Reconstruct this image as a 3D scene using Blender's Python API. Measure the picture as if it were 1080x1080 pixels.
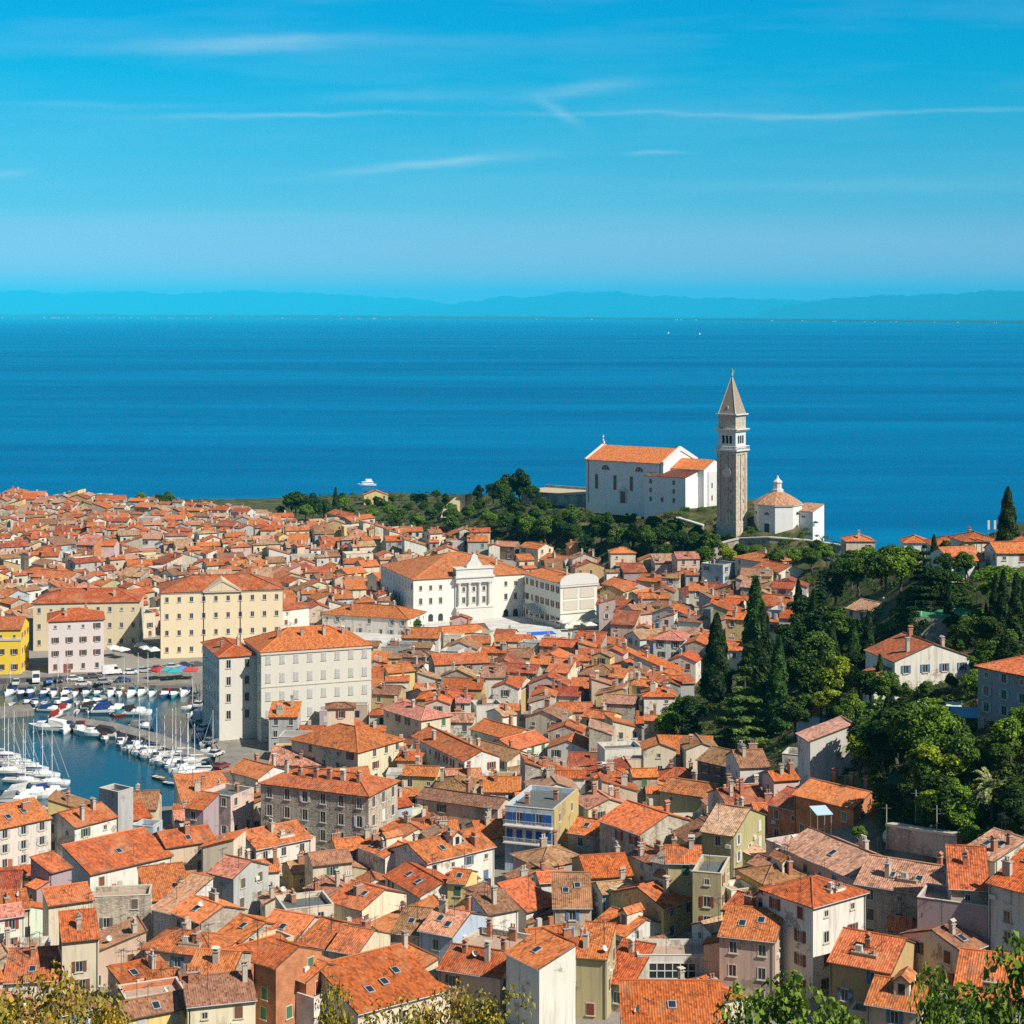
import bpy, math, random
import numpy as np
from mathutils import Vector, Matrix
for o in list(bpy.data.objects): bpy.data.objects.remove(o)
SC = bpy.context.scene
COL = SC.collection
PI = math.pi
# ------------------------------------------------------------------ camera, sky, sun, exposure
CH, FPX, HY = 100.0, 1917.0, 331.0          # eye height above the sea, focal length and horizon row in photo pixels
cd = bpy.data.cameras.new("camera"); cam = bpy.data.objects.new("camera", cd); COL.objects.link(cam)
cam.location = (0, 0, CH); cam.rotation_euler = (PI/2, 0, 0)
cd.sensor_width = 36.0; cd.lens = FPX/1080*36.0; cd.shift_y = -(540-HY)/1080
cd.clip_start = 1.0; cd.clip_end = 400000
SC.camera = cam
SUN_A, SUN_E = math.radians(36), math.radians(44)
SUN = Vector((math.cos(SUN_A)*math.cos(SUN_E), -math.sin(SUN_A)*math.cos(SUN_E), math.sin(SUN_E)))
sl = bpy.data.lights.new("sun", 'SUN'); sl.energy = 4.9; sl.angle = math.radians(0.5); sl.color = (1.0, 0.93, 0.82)
sun = bpy.data.objects.new("sun", sl); COL.objects.link(sun); sun.rotation_euler = SUN.to_track_quat('Z', 'Y').to_euler()
sun.location = (60, -40, 200)
W = bpy.data.worlds.new("World"); SC.world = W; W.use_nodes = True
SC.view_settings.view_transform = 'Standard'; SC.view_settings.look = 'None'
SC.view_settings.exposure = 0.45; SC.view_settings.gamma = 1.0; SC.view_settings.use_curve_mapping = False
SC.cycles.max_bounces = 5; SC.cycles.diffuse_bounces = 2; SC.cycles.glossy_bounces = 3; SC.cycles.transparent_max_bounces = 8
SC.cycles.volume_bounces = 2; SC.cycles.caustics_reflective = False; SC.cycles.caustics_refractive = False
SC.cycles.use_denoising = False

class NT:
    """small helper to wire node trees"""
    def __init__(s, tree): s.t = tree; s.n = tree.nodes; s.l = tree.links
    def add(s, typ, props=None, **ins):
        n = s.n.new(typ)
        for k, v in (props or {}).items(): setattr(n, k, v)
        for k, v in ins.items():
            key = int(k[1:]) if k[0] == 'i' and k[1:].isdigit() else k.replace('_', ' ')
            s.set(n, key, v)
        return n
    def set(s, n, key, v):
        sock = n.inputs[key]
        if hasattr(v, 'is_output') or isinstance(v, bpy.types.NodeSocket): s.l.new(v, sock)
        elif isinstance(v, bpy.types.Node): s.l.new(v.outputs[0], sock)
        else: sock.default_value = v
    def math(s, op, a, b=0.0, c=None, clamp=False):
        n = s.n.new('ShaderNodeMath'); n.operation = op; n.use_clamp = clamp
        s.set(n, 0, a); s.set(n, 1, b)
        if c is not None: s.set(n, 2, c)
        return n.outputs[0]
    def mix(s, f, a, b, mode='MIX'):
        n = s.n.new('ShaderNodeMix'); n.data_type = 'RGBA'; n.blend_type = mode
        s.set(n, 0, f); s.set(n, 6, a); s.set(n, 7, b)
        return n.outputs[2]
    def ramp(s, f, stops, interp='LINEAR'):
        n = s.n.new('ShaderNodeValToRGB'); n.color_ramp.interpolation = interp
        e = n.color_ramp.elements
        while len(e) < len(stops): e.new(0.5)
        for i, (p, c) in enumerate(stops):
            e[i].position = p; e[i].color = (c[0], c[1], c[2], 1) if not isinstance(c, (int, float)) else (c, c, c, 1)
        s.set(n, 0, f); return n.outputs[0]
    def noise(s, vec, scale, detail=3.0, rough=0.55, dim='3D'):
        n = s.n.new('ShaderNodeTexNoise'); n.noise_dimensions = dim
        if vec is not None: s.set(n, 'Vector', vec)
        s.set(n, 'Scale', scale); s.set(n, 'Detail', detail); s.set(n, 'Roughness', rough)
        return n.outputs[0]
    def mapping(s, vec, scale=(1, 1, 1), loc=(0, 0, 0), rot=(0, 0, 0)):
        n = s.n.new('ShaderNodeMapping'); s.set(n, 'Vector', vec)
        n.inputs['Scale'].default_value = scale; n.inputs['Location'].default_value = loc; n.inputs['Rotation'].default_value = rot
        return n.outputs[0]

def lin(r, g, b):
    f = lambda c: (c/255/12.92) if c/255 <= 0.04045 else ((c/255+0.055)/1.055)**2.4
    return (f(r), f(g), f(b), 1.0)

# ---- world: physical sky graded to the deep cyan of the photograph, thin cirrus streaks on it
def build_world():
    k = NT(W.node_tree); k.n.clear()
    out = k.add('ShaderNodeOutputWorld'); bg = k.add('ShaderNodeBackground')
    sky = k.add('ShaderNodeTexSky', dict(sky_type='NISHITA', sun_disc=False, sun_elevation=SUN_E, sun_rotation=math.atan2(SUN.x, SUN.y), altitude=100.0, air_density=1.0, dust_density=0.6, ozone_density=2.0))
    tc = k.add('ShaderNodeTexCoord'); g = tc.outputs['Generated']
    sep = k.add('ShaderNodeSeparateXYZ', i0=g); z = sep.outputs[2]
    tint = k.ramp(z, SKY_TINT)
    col = k.mix(1.0, sky.outputs[0], tint, 'MULTIPLY')
    # cirrus: azimuth and elevation tangents of the view direction
    yy = k.math('MAXIMUM', sep.outputs[1], 0.05)
    az = k.math('DIVIDE', sep.outputs[0], yy); el = k.math('DIVIDE', z, yy)
    comb = k.add('ShaderNodeCombineXYZ', i0=az, i1=el)
    warp = k.noise(k.mapping(comb.outputs[0], (9, 30, 1)), 1.0, 4)
    fine = k.noise(k.mapping(comb.outputs[0], (14, 160, 1), rot=(0, 0, 0.02)), 1.0, 6, 0.65)
    total = None
    for (cx, cy, rx, ry, tilt, amp) in CIRRUS:
        a0 = (cx-540)/FPX; e0 = (HY-cy)/FPX
        dx = k.math('SUBTRACT', az, a0); dy = k.math('SUBTRACT', el, e0)
        dy = k.math('ADD', dy, k.math('MULTIPLY', dx, -tilt))
        dy = k.math('ADD', dy, k.math('MULTIPLY', k.math('SUBTRACT', warp, 0.5), 0.014))
        q = k.math('ADD', k.math('POWER', k.math('DIVIDE', dx, rx/FPX), 2), k.math('POWER', k.math('DIVIDE', dy, ry*.75/FPX), 2))
        m = k.math('MULTIPLY', k.math('EXPONENT', k.math('MULTIPLY', q, -1.0)), amp*.7)
        total = m if total is None else k.math('ADD', total, m)
    streak = k.math('MULTIPLY', total, k.math('MULTIPLY', fine, 1.7))
    veil = k.math('MULTIPLY', k.math('SUBTRACT', k.noise(k.mapping(comb.outputs[0], (3, 26, 1)), 1.0, 5, 0.6), 0.45, clamp=True), 0.5)
    fac = k.math('ADD', streak, veil, clamp=True)
    col = k.mix(fac, col, CLOUD_COL)
    k.set(bg, 'Color', col); k.set(bg, 'Strength', SKY_STRENGTH); k.l.new(bg.outputs[0], out.inputs[0])
SKY_STRENGTH = 0.073
SKY_TINT = [(0.0, (1.45, 1.03, 1.45)), (0.021, (1.25, 1.0, 1.40)), (0.058, (0.34, 0.85, 1.19)), (0.094, (0.15, 0.85, 1.15)), (0.13, (0.01, 0.86, 1.18)), (0.17, (0.0, 0.86, 1.24)), (0.4, (0.5, 0.66, 0.8)), (1.0, (0.72, 0.68, 0.72))]
CIRRUS = [(270, 48, 130, 10, 0.02, .55), (300, 121, 120, 3.5, 0.0, .45), (850, 120, 300, 3.2, 0.0, .45), (455, 173, 95, 7, 0.09, .75), (690, 162, 28, 3, 0.0, .5),
          (610, 95, 60, 9, 0.1, .4), (590, 118, 22, 8, -0.6, .4), (930, 195, 220, 10, 0.0, .25), (250, 235, 330, 22, 0.0, .25), (10, 182, 22, 5, 0.1, .4), (760, 255, 260, 16, 0.0, .2), (90, 110, 120, 4, 0, .2), (430, 100, 90, 8, 0.05, .25)]
CLOUD_COL = (5.5, 7.6, 8.6, 1)
build_world()

# ------------------------------------------------------------------ object helpers
def obj(name, me, parent=None, mats=None, loc=(0, 0, 0), rz=0.0, color=None):
    o = bpy.data.objects.new(name, me); COL.objects.link(o)
    if mats and not me.materials:
        for m in mats: me.materials.append(m)
    if parent is not None: o.parent = parent
    o.location = loc
    if rz: o.rotation_euler = (0, 0, rz)
    if color is not None: o.color = color
    return o
def thing(name, loc, rz=0.0):
    o = bpy.data.objects.new(name, None); COL.objects.link(o); o.location = loc; o.rotation_euler = (0, 0, rz); o.empty_display_size = 0.5
    return o
def tag(o, label=None, cat=None, group=None, kind=None):
    if label: o['label'] = label
    if cat: o['category'] = cat
    if group: o['group'] = group
    if kind: o['kind'] = kind
    return o

class MB:
    """collects faces, builds one mesh"""
    def __init__(s): s.v = []; s.f = []; s.m = []; s.uv = []; s.smooth = []
    def face(s, pts, mat=0, uv=None, smooth=False):
        b = len(s.v); s.v.extend([tuple(p) for p in pts]); s.f.append(tuple(range(b, b+len(pts)))); s.m.append(mat); s.smooth.append(smooth)
        s.uv.extend(uv if uv else [(0, 0)]*len(pts))
    def box(s, x0, y0, z0, x1, y1, z1, mat=0, bottom=False, top=True):
        p = [(x0, y0, z0), (x1, y0, z0), (x1, y1, z0), (x0, y1, z0), (x0, y0, z1), (x1, y0, z1), (x1, y1, z1), (x0, y1, z1)]
        fs = [(0, 1, 5, 4), (1, 2, 6, 5), (2, 3, 7, 6), (3, 0, 4, 7)]
        if top: fs.append((4, 5, 6, 7))
        if bottom: fs.append((3, 2, 1, 0))
        for q in fs: s.face([p[i] for i in q], mat)
    def prism(s, poly, z0, z1, mat=0, bottom=False, top=True):
        n = len(poly)
        for i in range(n):
            a, b = poly[i], poly[(i+1) % n]
            s.face([(a[0], a[1], z0), (b[0], b[1], z0), (b[0], b[1], z1), (a[0], a[1], z1)], mat)
        if top: s.face([(a[0], a[1], z1) for a in poly], mat)
        if bottom: s.face([(a[0], a[1], z0) for a in reversed(poly)], mat)
    def tube(s, a, b, r0, r1=None, n=6, mat=0, smooth=True, cap=True):
        a = Vector(a); b = Vector(b); r1 = r0 if r1 is None else r1
        d = (b-a).normalized(); u = d.orthogonal().normalized(); w = d.cross(u)
        A = [a+(u*math.cos(2*PI*i/n)+w*math.sin(2*PI*i/n))*r0 for i in range(n)]
        B = [b+(u*math.cos(2*PI*i/n)+w*math.sin(2*PI*i/n))*r1 for i in range(n)]
        for i in range(n):
            j = (i+1) % n; s.face([A[i], A[j], B[j], B[i]], mat, None, smooth)
        if cap: s.face(B, mat); s.face(A[::-1], mat)
    def lathe(s, prof, n=12, mat=0, cx=0, cy=0, smooth=True, rot=0.0):
        for (r0, z0), (r1, z1) in zip(prof[:-1], prof[1:]):
            for i in range(n):
                a0 = 2*PI*i/n+rot; a1 = 2*PI*(i+1)/n+rot
                q = [(cx+r0*math.cos(a0), cy+r0*math.sin(a0), z0), (cx+r0*math.cos(a1), cy+r0*math.sin(a1), z0), (cx+r1*math.cos(a1), cy+r1*math.sin(a1), z1), (cx+r1*math.cos(a0), cy+r1*math.sin(a0), z1)]
                if r0 < 1e-4: q = [q[0], q[2], q[3]]
                elif r1 < 1e-4: q = [q[0], q[1], q[2]]
                s.face(q, mat, None, smooth)
    def mesh(s, name, mats):
        me = bpy.data.meshes.new(name); me.from_pydata(s.v, [], s.f)
        for m in mats: me.materials.append(m)
        me.polygons.foreach_set('material_index', s.m)
        me.polygons.foreach_set('use_smooth', s.smooth)
        uvl = me.uv_layers.new(name='UVMap'); uvl.data.foreach_set('uv', [c for p in s.uv for c in p])
        me.update(); return me
    def obj(s, name, mats, parent=None, loc=(0, 0, 0), rz=0.0, color=None):
        return obj(name, s.mesh(name, mats), parent, None, loc, rz, color)

# ------------------------------------------------------------------ materials
def mat(name, rough=0.8, spec=0.3):
    m = bpy.data.materials.new(name); m.use_nodes = True; k = NT(m.node_tree)
    b = k.n['Principled BSDF']; b.inputs['Roughness'].default_value = rough; b.inputs['Specular IOR Level'].default_value = spec
    return m, k, b
def flat(name, c, rough=0.7, metal=0.0, spec=0.4, var=0.12):
    m, k, b = mat(name, rough, spec); b.inputs['Metallic'].default_value = metal
    tc = k.add('ShaderNodeTexCoord')
    n = k.noise(tc.outputs['Object'], 1.7, 4)
    k.set(b, 'Base Color', k.mix(n, tuple(x*(1-var) for x in c[:3])+(1,), tuple(min(1, x*(1+var)) for x in c[:3])+(1,)))
    return m
def bump(k, b, h, strength, dist):
    n = k.add('ShaderNodeBump', Strength=strength, Distance=dist, Height=h); k.set(b, 'Normal', n.outputs[0])

def plaster_mat(name, source='OBJECT'):
    m, k, b = mat(name, 0.9, 0.15)
    tc = k.add('ShaderNodeTexCoord'); P = tc.outputs['Object']
    if source == 'OBJECT':
        oi = k.add('ShaderNodeObjectInfo'); base = oi.outputs['Color']
        off = k.add('ShaderNodeVectorMath', dict(operation='MULTIPLY_ADD'), i0=oi.outputs['Random'], i1=(91, 37, 53), i2=P); P = off.outputs[0]
    else:
        at = k.add('ShaderNodeAttribute', dict(attribute_name='Col')); base = at.outputs['Color']
    big = k.noise(P, 0.28, 4, 0.6); fine = k.noise(P, 2.3, 5, 0.65)
    streak = k.noise(k.mapping(P, (1.6, 1.6, 0.12)), 1.0, 4, 0.6)
    c = k.mix(k.math('MULTIPLY', k.math('SUBTRACT', big, 0.35), 1.0, clamp=True), base, (0.34, 0.30, 0.24, 1))
    c = k.mix(0.35, base, c)
    st = k.ramp(streak, [(0.50, 0.0), (0.72, 0.45)])
    c = k.mix(st, c, (0.20, 0.18, 0.15, 1))
    # peeled patches where the stone under the render shows
    pm = k.math('ADD', k.math('MULTIPLY', big, 0.7), k.math('MULTIPLY', fine, 0.3))
    pk = k.ramp(pm, [(0.575, 0.0), (0.60, 0.75)])
    c = k.mix(pk, c, k.mix(fine, (0.20, 0.16, 0.12, 1), (0.36, 0.30, 0.22, 1)))
    c = k.mix(0.25, c, k.mix(fine, k.mix(1.0, c, (0.7, 0.7, 0.7, 1), 'MULTIPLY'), c))
    k.set(b, 'Base Color', c); bump(k, b, fine, 0.35, 0.03)
    return m
def stone_mat(name):
    m, k, b = mat(name, 0.92, 0.15)
    tc = k.add('ShaderNodeTexCoord'); oi = k.add('ShaderNodeObjectInfo')
    P = k.add('ShaderNodeVectorMath', dict(operation='MULTIPLY_ADD'), i0=oi.outputs['Random'], i1=(31, 77, 13), i2=tc.outputs['Object']).outputs[0]
    v = k.add('ShaderNodeTexVoronoi', dict(feature='F1'), Vector=k.mapping(P, (2.4, 2.4, 4.2)), Scale=1.0)
    big = k.noise(P, 0.25, 5, 0.6); fine = k.noise(P, 3.0, 4, 0.6)
    cell = k.ramp(k.add('ShaderNodeSeparateColor', i0=v.outputs['Color']).outputs[0], [(0, 0.62), (1, 1.25)])
    c = k.mix(1.0, oi.outputs['Color'], cell, 'MULTIPLY')
    joint = k.ramp(v.outputs['Distance'], [(0.38, 0.0), (0.6, 0.55)])
    c = k.mix(joint, c, (0.30, 0.26, 0.21, 1))
    pl = k.ramp(big, [(0.50, 0.0), (0.56, 0.8)])
    c = k.mix(pl, c, k.mix(fine, (0.42, 0.38, 0.30, 1), (0.55, 0.50, 0.41, 1)))
    st = k.ramp(k.noise(k.mapping(P, (1.3, 1.3, 0.1)), 1.0, 4), [(0.52, 0.0), (0.72, 0.55)])
    c = k.mix(st, c, (0.10, 0.09, 0.08, 1))
    k.set(b, 'Base Color', c); bump(k, b, k.math('MULTIPLY', v.outputs['Distance'], -1.0), 0.6, 0.06)
    return m
def brick_mat(name):
    m, k, b = mat(name, 0.9, 0.15)
    tc = k.add('ShaderNodeTexCoord'); oi = k.add('ShaderNodeObjectInfo')
    sp = k.add('ShaderNodeSeparateXYZ', i0=tc.outputs['Object'])
    P = k.add('ShaderNodeCombineXYZ', i0=k.math('ADD', sp.outputs[0], sp.outputs[1]), i1=sp.outputs[2])
    bt = k.add('ShaderNodeTexBrick', Vector=P.outputs[0], Scale=1.0, Mortar_Size=0.012, Brick_Width=0.26, Row_Height=0.085, Color1=(0.75, 0.75, 0.75, 1), Color2=(1.2, 1.1, 1.05, 1), Mortar=(1.1, 1.25, 1.3, 1))
    big = k.noise(tc.outputs['Object'], 0.5, 5)
    c = k.mix(1.0, oi.outputs['Color'], bt.outputs[0], 'MULTIPLY')
    c = k.mix(1.0, c, k.ramp(big, [(0.3, 0.7), (0.7, 1.2)]), 'MULTIPLY')
    k.set(b, 'Base Color', c); bump(k, b, k.noise(tc.outputs['Object'], 6, 3), 0.3, 0.03)
    return m
def tile_mat(name, source='OBJECT', ribs=True):
    m, k, b = mat(name, 0.85, 0.18)
    tc = k.add('ShaderNodeTexCoord'); U = tc.outputs['UV']
    oi = k.add('ShaderNodeObjectInfo')
    if source == 'OBJECT':
        base = oi.outputs['Color']; rnd = oi.outputs['Random']
    else:
        at = k.add('ShaderNodeAttribute', dict(attribute_name='Col')); base = at.outputs['Color']; rnd = k.math('MULTIPLY', at.outputs['Alpha'], 9.0)
    P = k.add('ShaderNodeVectorMath', dict(operation='MULTIPLY_ADD'), i0=rnd, i1=(311, 173, 57), i2=U).outputs[0]
    sp = k.add('ShaderNodeSeparateXYZ', i0=U)
    iu = k.math('FLOOR', k.math('DIVIDE', sp.outputs[0], 0.30)); iv = k.math('FLOOR', k.math('DIVIDE', sp.outputs[1], 0.42))
    cell = k.add('ShaderNodeTexWhiteNoise', dict(noise_dimensions='3D'), Vector=k.add('ShaderNodeCombineXYZ', i0=iu, i1=iv, i2=rnd).outputs[0])
    cv = cell.outputs['Value']
    c = k.mix(1.0, base, k.ramp(cv, [(0.0, (0.55, 0.50, 0.48)), (0.25, (0.86, 0.84, 0.82)), (0.75, (1.08, 1.08, 1.06)), (1.0, (1.25, 1.4, 1.5))]), 'MULTIPLY')
    big = k.noise(P, 0.33, 5, 0.65)
    # pale weathering and dark lichen in patches
    pale = k.ramp(k.math('ADD', big, k.math('MULTIPLY', k.math('SUBTRACT', k.math('FRACT', k.math('MULTIPLY', rnd, 7.31)), .5), .16)), [(0.52, 0.0), (0.70, 0.65)]); c = k.mix(pale, c, (0.50, 0.24, 0.12, 1))
    n2 = k.noise(k.mapping(P, (1.0, 0.5, 1.0)), 0.8, 5, 0.7)
    dark = k.ramp(k.math('ADD', n2, k.math('MULTIPLY', k.math('SUBTRACT', k.math('FRACT', k.math('MULTIPLY', rnd, 13.7)), .5), .14)), [(0.52, 0.0), (0.70, 0.7)]); c = k.mix(dark, c, (0.12, 0.07, 0.045, 1))
    k.set(b, 'Base Color', c)
    fr = k.math('FRACT', k.math('DIVIDE', sp.outputs[1], 0.42))
    h = k.math('MULTIPLY', fr, -0.05)
    if ribs:
        h = k.math('ADD', h, k.math('MULTIPLY', k.math('SINE', k.math('MULTIPLY', sp.outputs[0], 2*PI/0.30)), 0.05))
    bump(k, b, h, 0.7, 1.0)
    return m
M = {}
M['plaster'] = plaster_mat('plaster'); M['plaster_far'] = plaster_mat('plaster_far', 'ATTR')
M['stone'] = stone_mat('rubble_stone'); M['brick'] = brick_mat('brick')
M['tile'] = tile_mat('roof_tile', ribs=False); M['tile_flat'] = tile_mat('roof_tile_flat', ribs=True); M['tile_far'] = tile_mat('roof_tile_far', 'ATTR')
M['eave'] = flat('eave_wood', (0.13, 0.09, 0.06)); M['trim'] = flat('stone_trim', (0.56, 0.50, 0.41)); M['white'] = flat('white_paint', (0.60, 0.585, 0.53))
M['glass'] = flat('window_glass', (0.025, 0.032, 0.04), 0.12, 0.0, 0.6, 0.3); M['dark'] = flat('dark_metal', (0.05, 0.05, 0.055), 0.5, 0.3)
M['steel'] = flat('galvanised_steel', (0.45, 0.46, 0.47), 0.4, 0.6); M['concrete'] = flat('concrete', (0.36, 0.34, 0.31), 0.9, 0, 0.2, 0.3)
M['grit'] = flat('roof_gravel', (0.12, 0.13, 0.125), 0.95, 0, 0.2, 0.35); M['terrace'] = flat('terrace_tiles', (0.42, 0.30, 0.22), 0.85, 0, 0.2, 0.3)
M['bark'] = flat('bark', (0.10, 0.075, 0.055), 0.95, 0, 0.1, 0.4); M['rubber'] = flat('rubber', (0.02, 0.02, 0.02), 0.8)
M['zinc'] = flat('zinc_sheet', (0.40, 0.43, 0.44), 0.55, 0.2, 0.4, 0.2); M['copper'] = flat('green_copper', (0.16, 0.40, 0.33), 0.7, 0, 0.3, 0.25)
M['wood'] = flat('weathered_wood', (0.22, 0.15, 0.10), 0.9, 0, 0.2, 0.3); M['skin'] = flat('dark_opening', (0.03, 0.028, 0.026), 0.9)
def objcol_mat(name, rough, spec, metal=0.0):
    m, k, b = mat(name, rough, spec); oi = k.add('ShaderNodeObjectInfo'); tc = k.add('ShaderNodeTexCoord')
    n = k.noise(tc.outputs['Object'], 2.5, 4)
    k.set(b, 'Base Color', k.mix(1.0, oi.outputs['Color'], k.ramp(n, [(0.3, 0.78), (0.7, 1.12)]), 'MULTIPLY')); b.inputs['Metallic'].default_value = metal
    return m
M['paint'] = objcol_mat('painted_wood', 0.7, 0.3); M['gloss'] = objcol_mat('gloss_paint', 0.25, 0.5); M['cloth'] = objcol_mat('canvas', 0.9, 0.1)

# ------------------------------------------------------------------ terrain
def ground_pt(px, py, z):
    s = (CH-z)/(py-HY); return ((px-540)*s, s*FPX, z)
CTRL = [(60, 710, 1.6), (200, 700, 1.6), (0, 700, 1.6), (380, 660, 2), (520, 662, 2), (600, 680, 3), (300, 780, 1.7), (-100, 790, 1.5), (-150, 690, 1.6),
        (50, 600, 3), (150, 565, 3), (0, 545, 3), (250, 565, 3), (0, 524, 2.5), (-80, 560, 3), (300, 575, 4), (400, 600, 5), (450, 565, 9), (340, 548, 5), (480, 545, 13), (397, 521, 4), (450, 528, 5), (330, 537, 3), (480, 528, 11),
        (617, 530, 31), (700, 543, 30), (773, 551, 29.6), (825, 564, 27), (560, 532, 26), (520, 533, 22), (870, 570, 27), (600, 592, 12), (700, 606, 13), (800, 630, 15), (640, 560, 20), (760, 580, 20),
        (900, 660, 27), (950, 610, 37), (1000, 605, 43), (1060, 600, 45), (1050, 660, 38), (975, 724, 32.5), (1030, 716, 33), (985, 740, 30.5), (1060, 757, 37), (900, 735, 26), (850, 770, 17), (800, 710, 12), (800, 785, 11.5),
        (700, 755, 8), (700, 690, 8), (600, 750, 5), (500, 750, 3), (1150, 650, 46), (1200, 800, 40), (100, 1045, 5), (300, 1045, 6), (500, 1045, 8), (700, 1040, 10.5), (885, 1035, 13.5), (1050, 1060, 18),
        (1000, 905, 24), (900, 890, 21), (800, 855, 14), (700, 850, 10), (600, 870, 7), (500, 880, 5), (400, 900, 4), (300, 900, 3), (200, 900, 2.5), (100, 900, 2), (0, 900, 1.9), (-150, 900, 1.8),
        (1060, 880, 28), (1150, 900, 31)]
CW = [ground_pt(*c) for c in CTRL]
CW += [(-60, 215, 10), (0, 215, 13), (60, 215, 18), (-70, 150, 27), (0, 150, 30), (70, 150, 36), (-60, 75, 58), (0, 75, 60), (60, 75, 64), (0, 20, 90), (60, 20, 90), (-60, 20, 88), (-150, 150, 24), (150, 150, 46), (150, 75, 72), (-150, 75, 56), (-260, 300, 2), (180, 250, 38)]
_A = np.array(CW, float); _X = _A[:, :2]/100.0
def _phi(r2): return 0.5*r2*np.log(r2+1e-9)
def _fit():
    n = len(_X); d2 = ((_X[:, None]-_X[None])**2).sum(-1); K = _phi(d2)+np.eye(n)*0.004
    Pm = np.c_[np.ones(n), _X]; Mx = np.zeros((n+3, n+3)); Mx[:n, :n] = K; Mx[:n, n:] = Pm; Mx[n:, :n] = Pm.T
    return np.linalg.solve(Mx, np.r_[_A[:, 2], 0, 0, 0])
_Wt = _fit()
def Tn(x, y):
    q = np.stack([np.asarray(x, float), np.asarray(y, float)], -1)/100.0; n = len(_X)
    d2 = ((q[..., None, :]-_X)**2).sum(-1)
    return np.maximum(_phi(d2) @ _Wt[:n] + _Wt[n] + q @ _Wt[n+1:], 1.4)
_tc = {}
def T(x, y):
    key = (round(x*2), round(y*2))
    if key not in _tc: _tc[key] = float(Tn(x, y))
    return _tc[key]
COAST = [(-600, 990), (-330, 990), (-275, 985), (-200, 968), (-130, 972), (-60, 985), (-15, 950), (5, 870), (15, 790), (40, 730), (70, 705), (95, 690), (102, 645), (106, 600), (108, 560), (112, 510), (122, 465), (150, 430), (260, 395), (420, 320), (420, -80), (-600, -80)]
def in_poly(x, y, poly):
    c = False; n = len(poly); j = n-1
    for i in range(n):
        xi, yi = poly[i]; xj, yj = poly[j]
        if (yi > y) != (yj > y) and x < (xj-xi)*(y-yi)/(yj-yi)+xi: c = not c
        j = i
    return c
def poly_dist(x, y, poly, closed=True):
    best = 1e9; n = len(poly)
    for i in range(n if closed else n-1):
        ax, ay = poly[i]; bx, by = poly[(i+1) % n]; dx, dy = bx-ax, by-ay
        t = max(0, min(1, ((x-ax)*dx+(y-ay)*dy)/(dx*dx+dy*dy+1e-9)))
        best = min(best, (x-ax-t*dx)**2+(y-ay-t*dy)**2)
    return math.sqrt(best)
BASIN = [ground_pt(px, py, 1.5)[:2] for px, py in [(-190, 724), (0, 722), (203, 723), (206, 757), (228, 795), (222, 838), (185, 850), (0, 864), (-190, 875)]]
BASIN[0] = (-460, BASIN[0][1]); BASIN[-1] = (-460, BASIN[-1][1])
def ray_ground(px, py, h=0.0, y0=40.0, y1=1200.0):
    """world x, y, ground z where the sight line through a photo pixel passes h above the terrain"""
    dx = (px-540)/FPX; dz = (HY-py)/FPX; y = y0; step = 6.0
    def gap(y): return CH+dz*y-T(dx*y, y)-h
    prev = y
    while y < y1:
        if gap(y) <= 0: break
        prev = y; y += step
    a, b = prev, y
    for _ in range(14):
        c = (a+b)/2
        if gap(c) <= 0: b = c
        else: a = c
    return (dx*b, b, T(dx*b, b))
def to_px(x, y, z): return (540+x/y*FPX, HY+(CH-z)/y*FPX)
# ------------------------------------------------------------------ the setting: ground, sea, quay, far coast, mountains, haze
GREEN = [[(300, 520), (400, 513), (470, 513), (620, 520), (880, 545), (905, 590), (842, 632), (760, 598), (640, 592), (560, 578), (470, 570), (390, 562), (300, 556), (300, 530)],
         [(842, 625), (900, 575), (1160, 555), (1160, 870), (945, 885), (928, 850), (880, 800), (835, 770), (828, 800), (700, 788), (690, 750), (735, 700), (735, 655), (800, 640)]]
TOWN = [(-45, 531), (100, 536), (272, 554), (330, 566), (470, 574), (560, 582), (640, 598), (760, 606), (835, 640), (838, 690), (800, 700), (730, 722), (690, 780), (740, 815), (835, 850), (885, 872), (945, 905), (1130, 945), (1130, 1115), (-45, 1115), (-45, 885), (60, 880), (200, 862), (262, 815), (285, 778), (300, 700), (300, 672), (-45, 672)]
def is_green(x, y, z):
    if y < 205: return True
    px, py = to_px(x, y, z)
    if px < 300 and 650 < py < 900: return False
    return any(in_poly(px, py, g) for g in GREEN) or not in_poly(px, py, TOWN)
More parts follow.
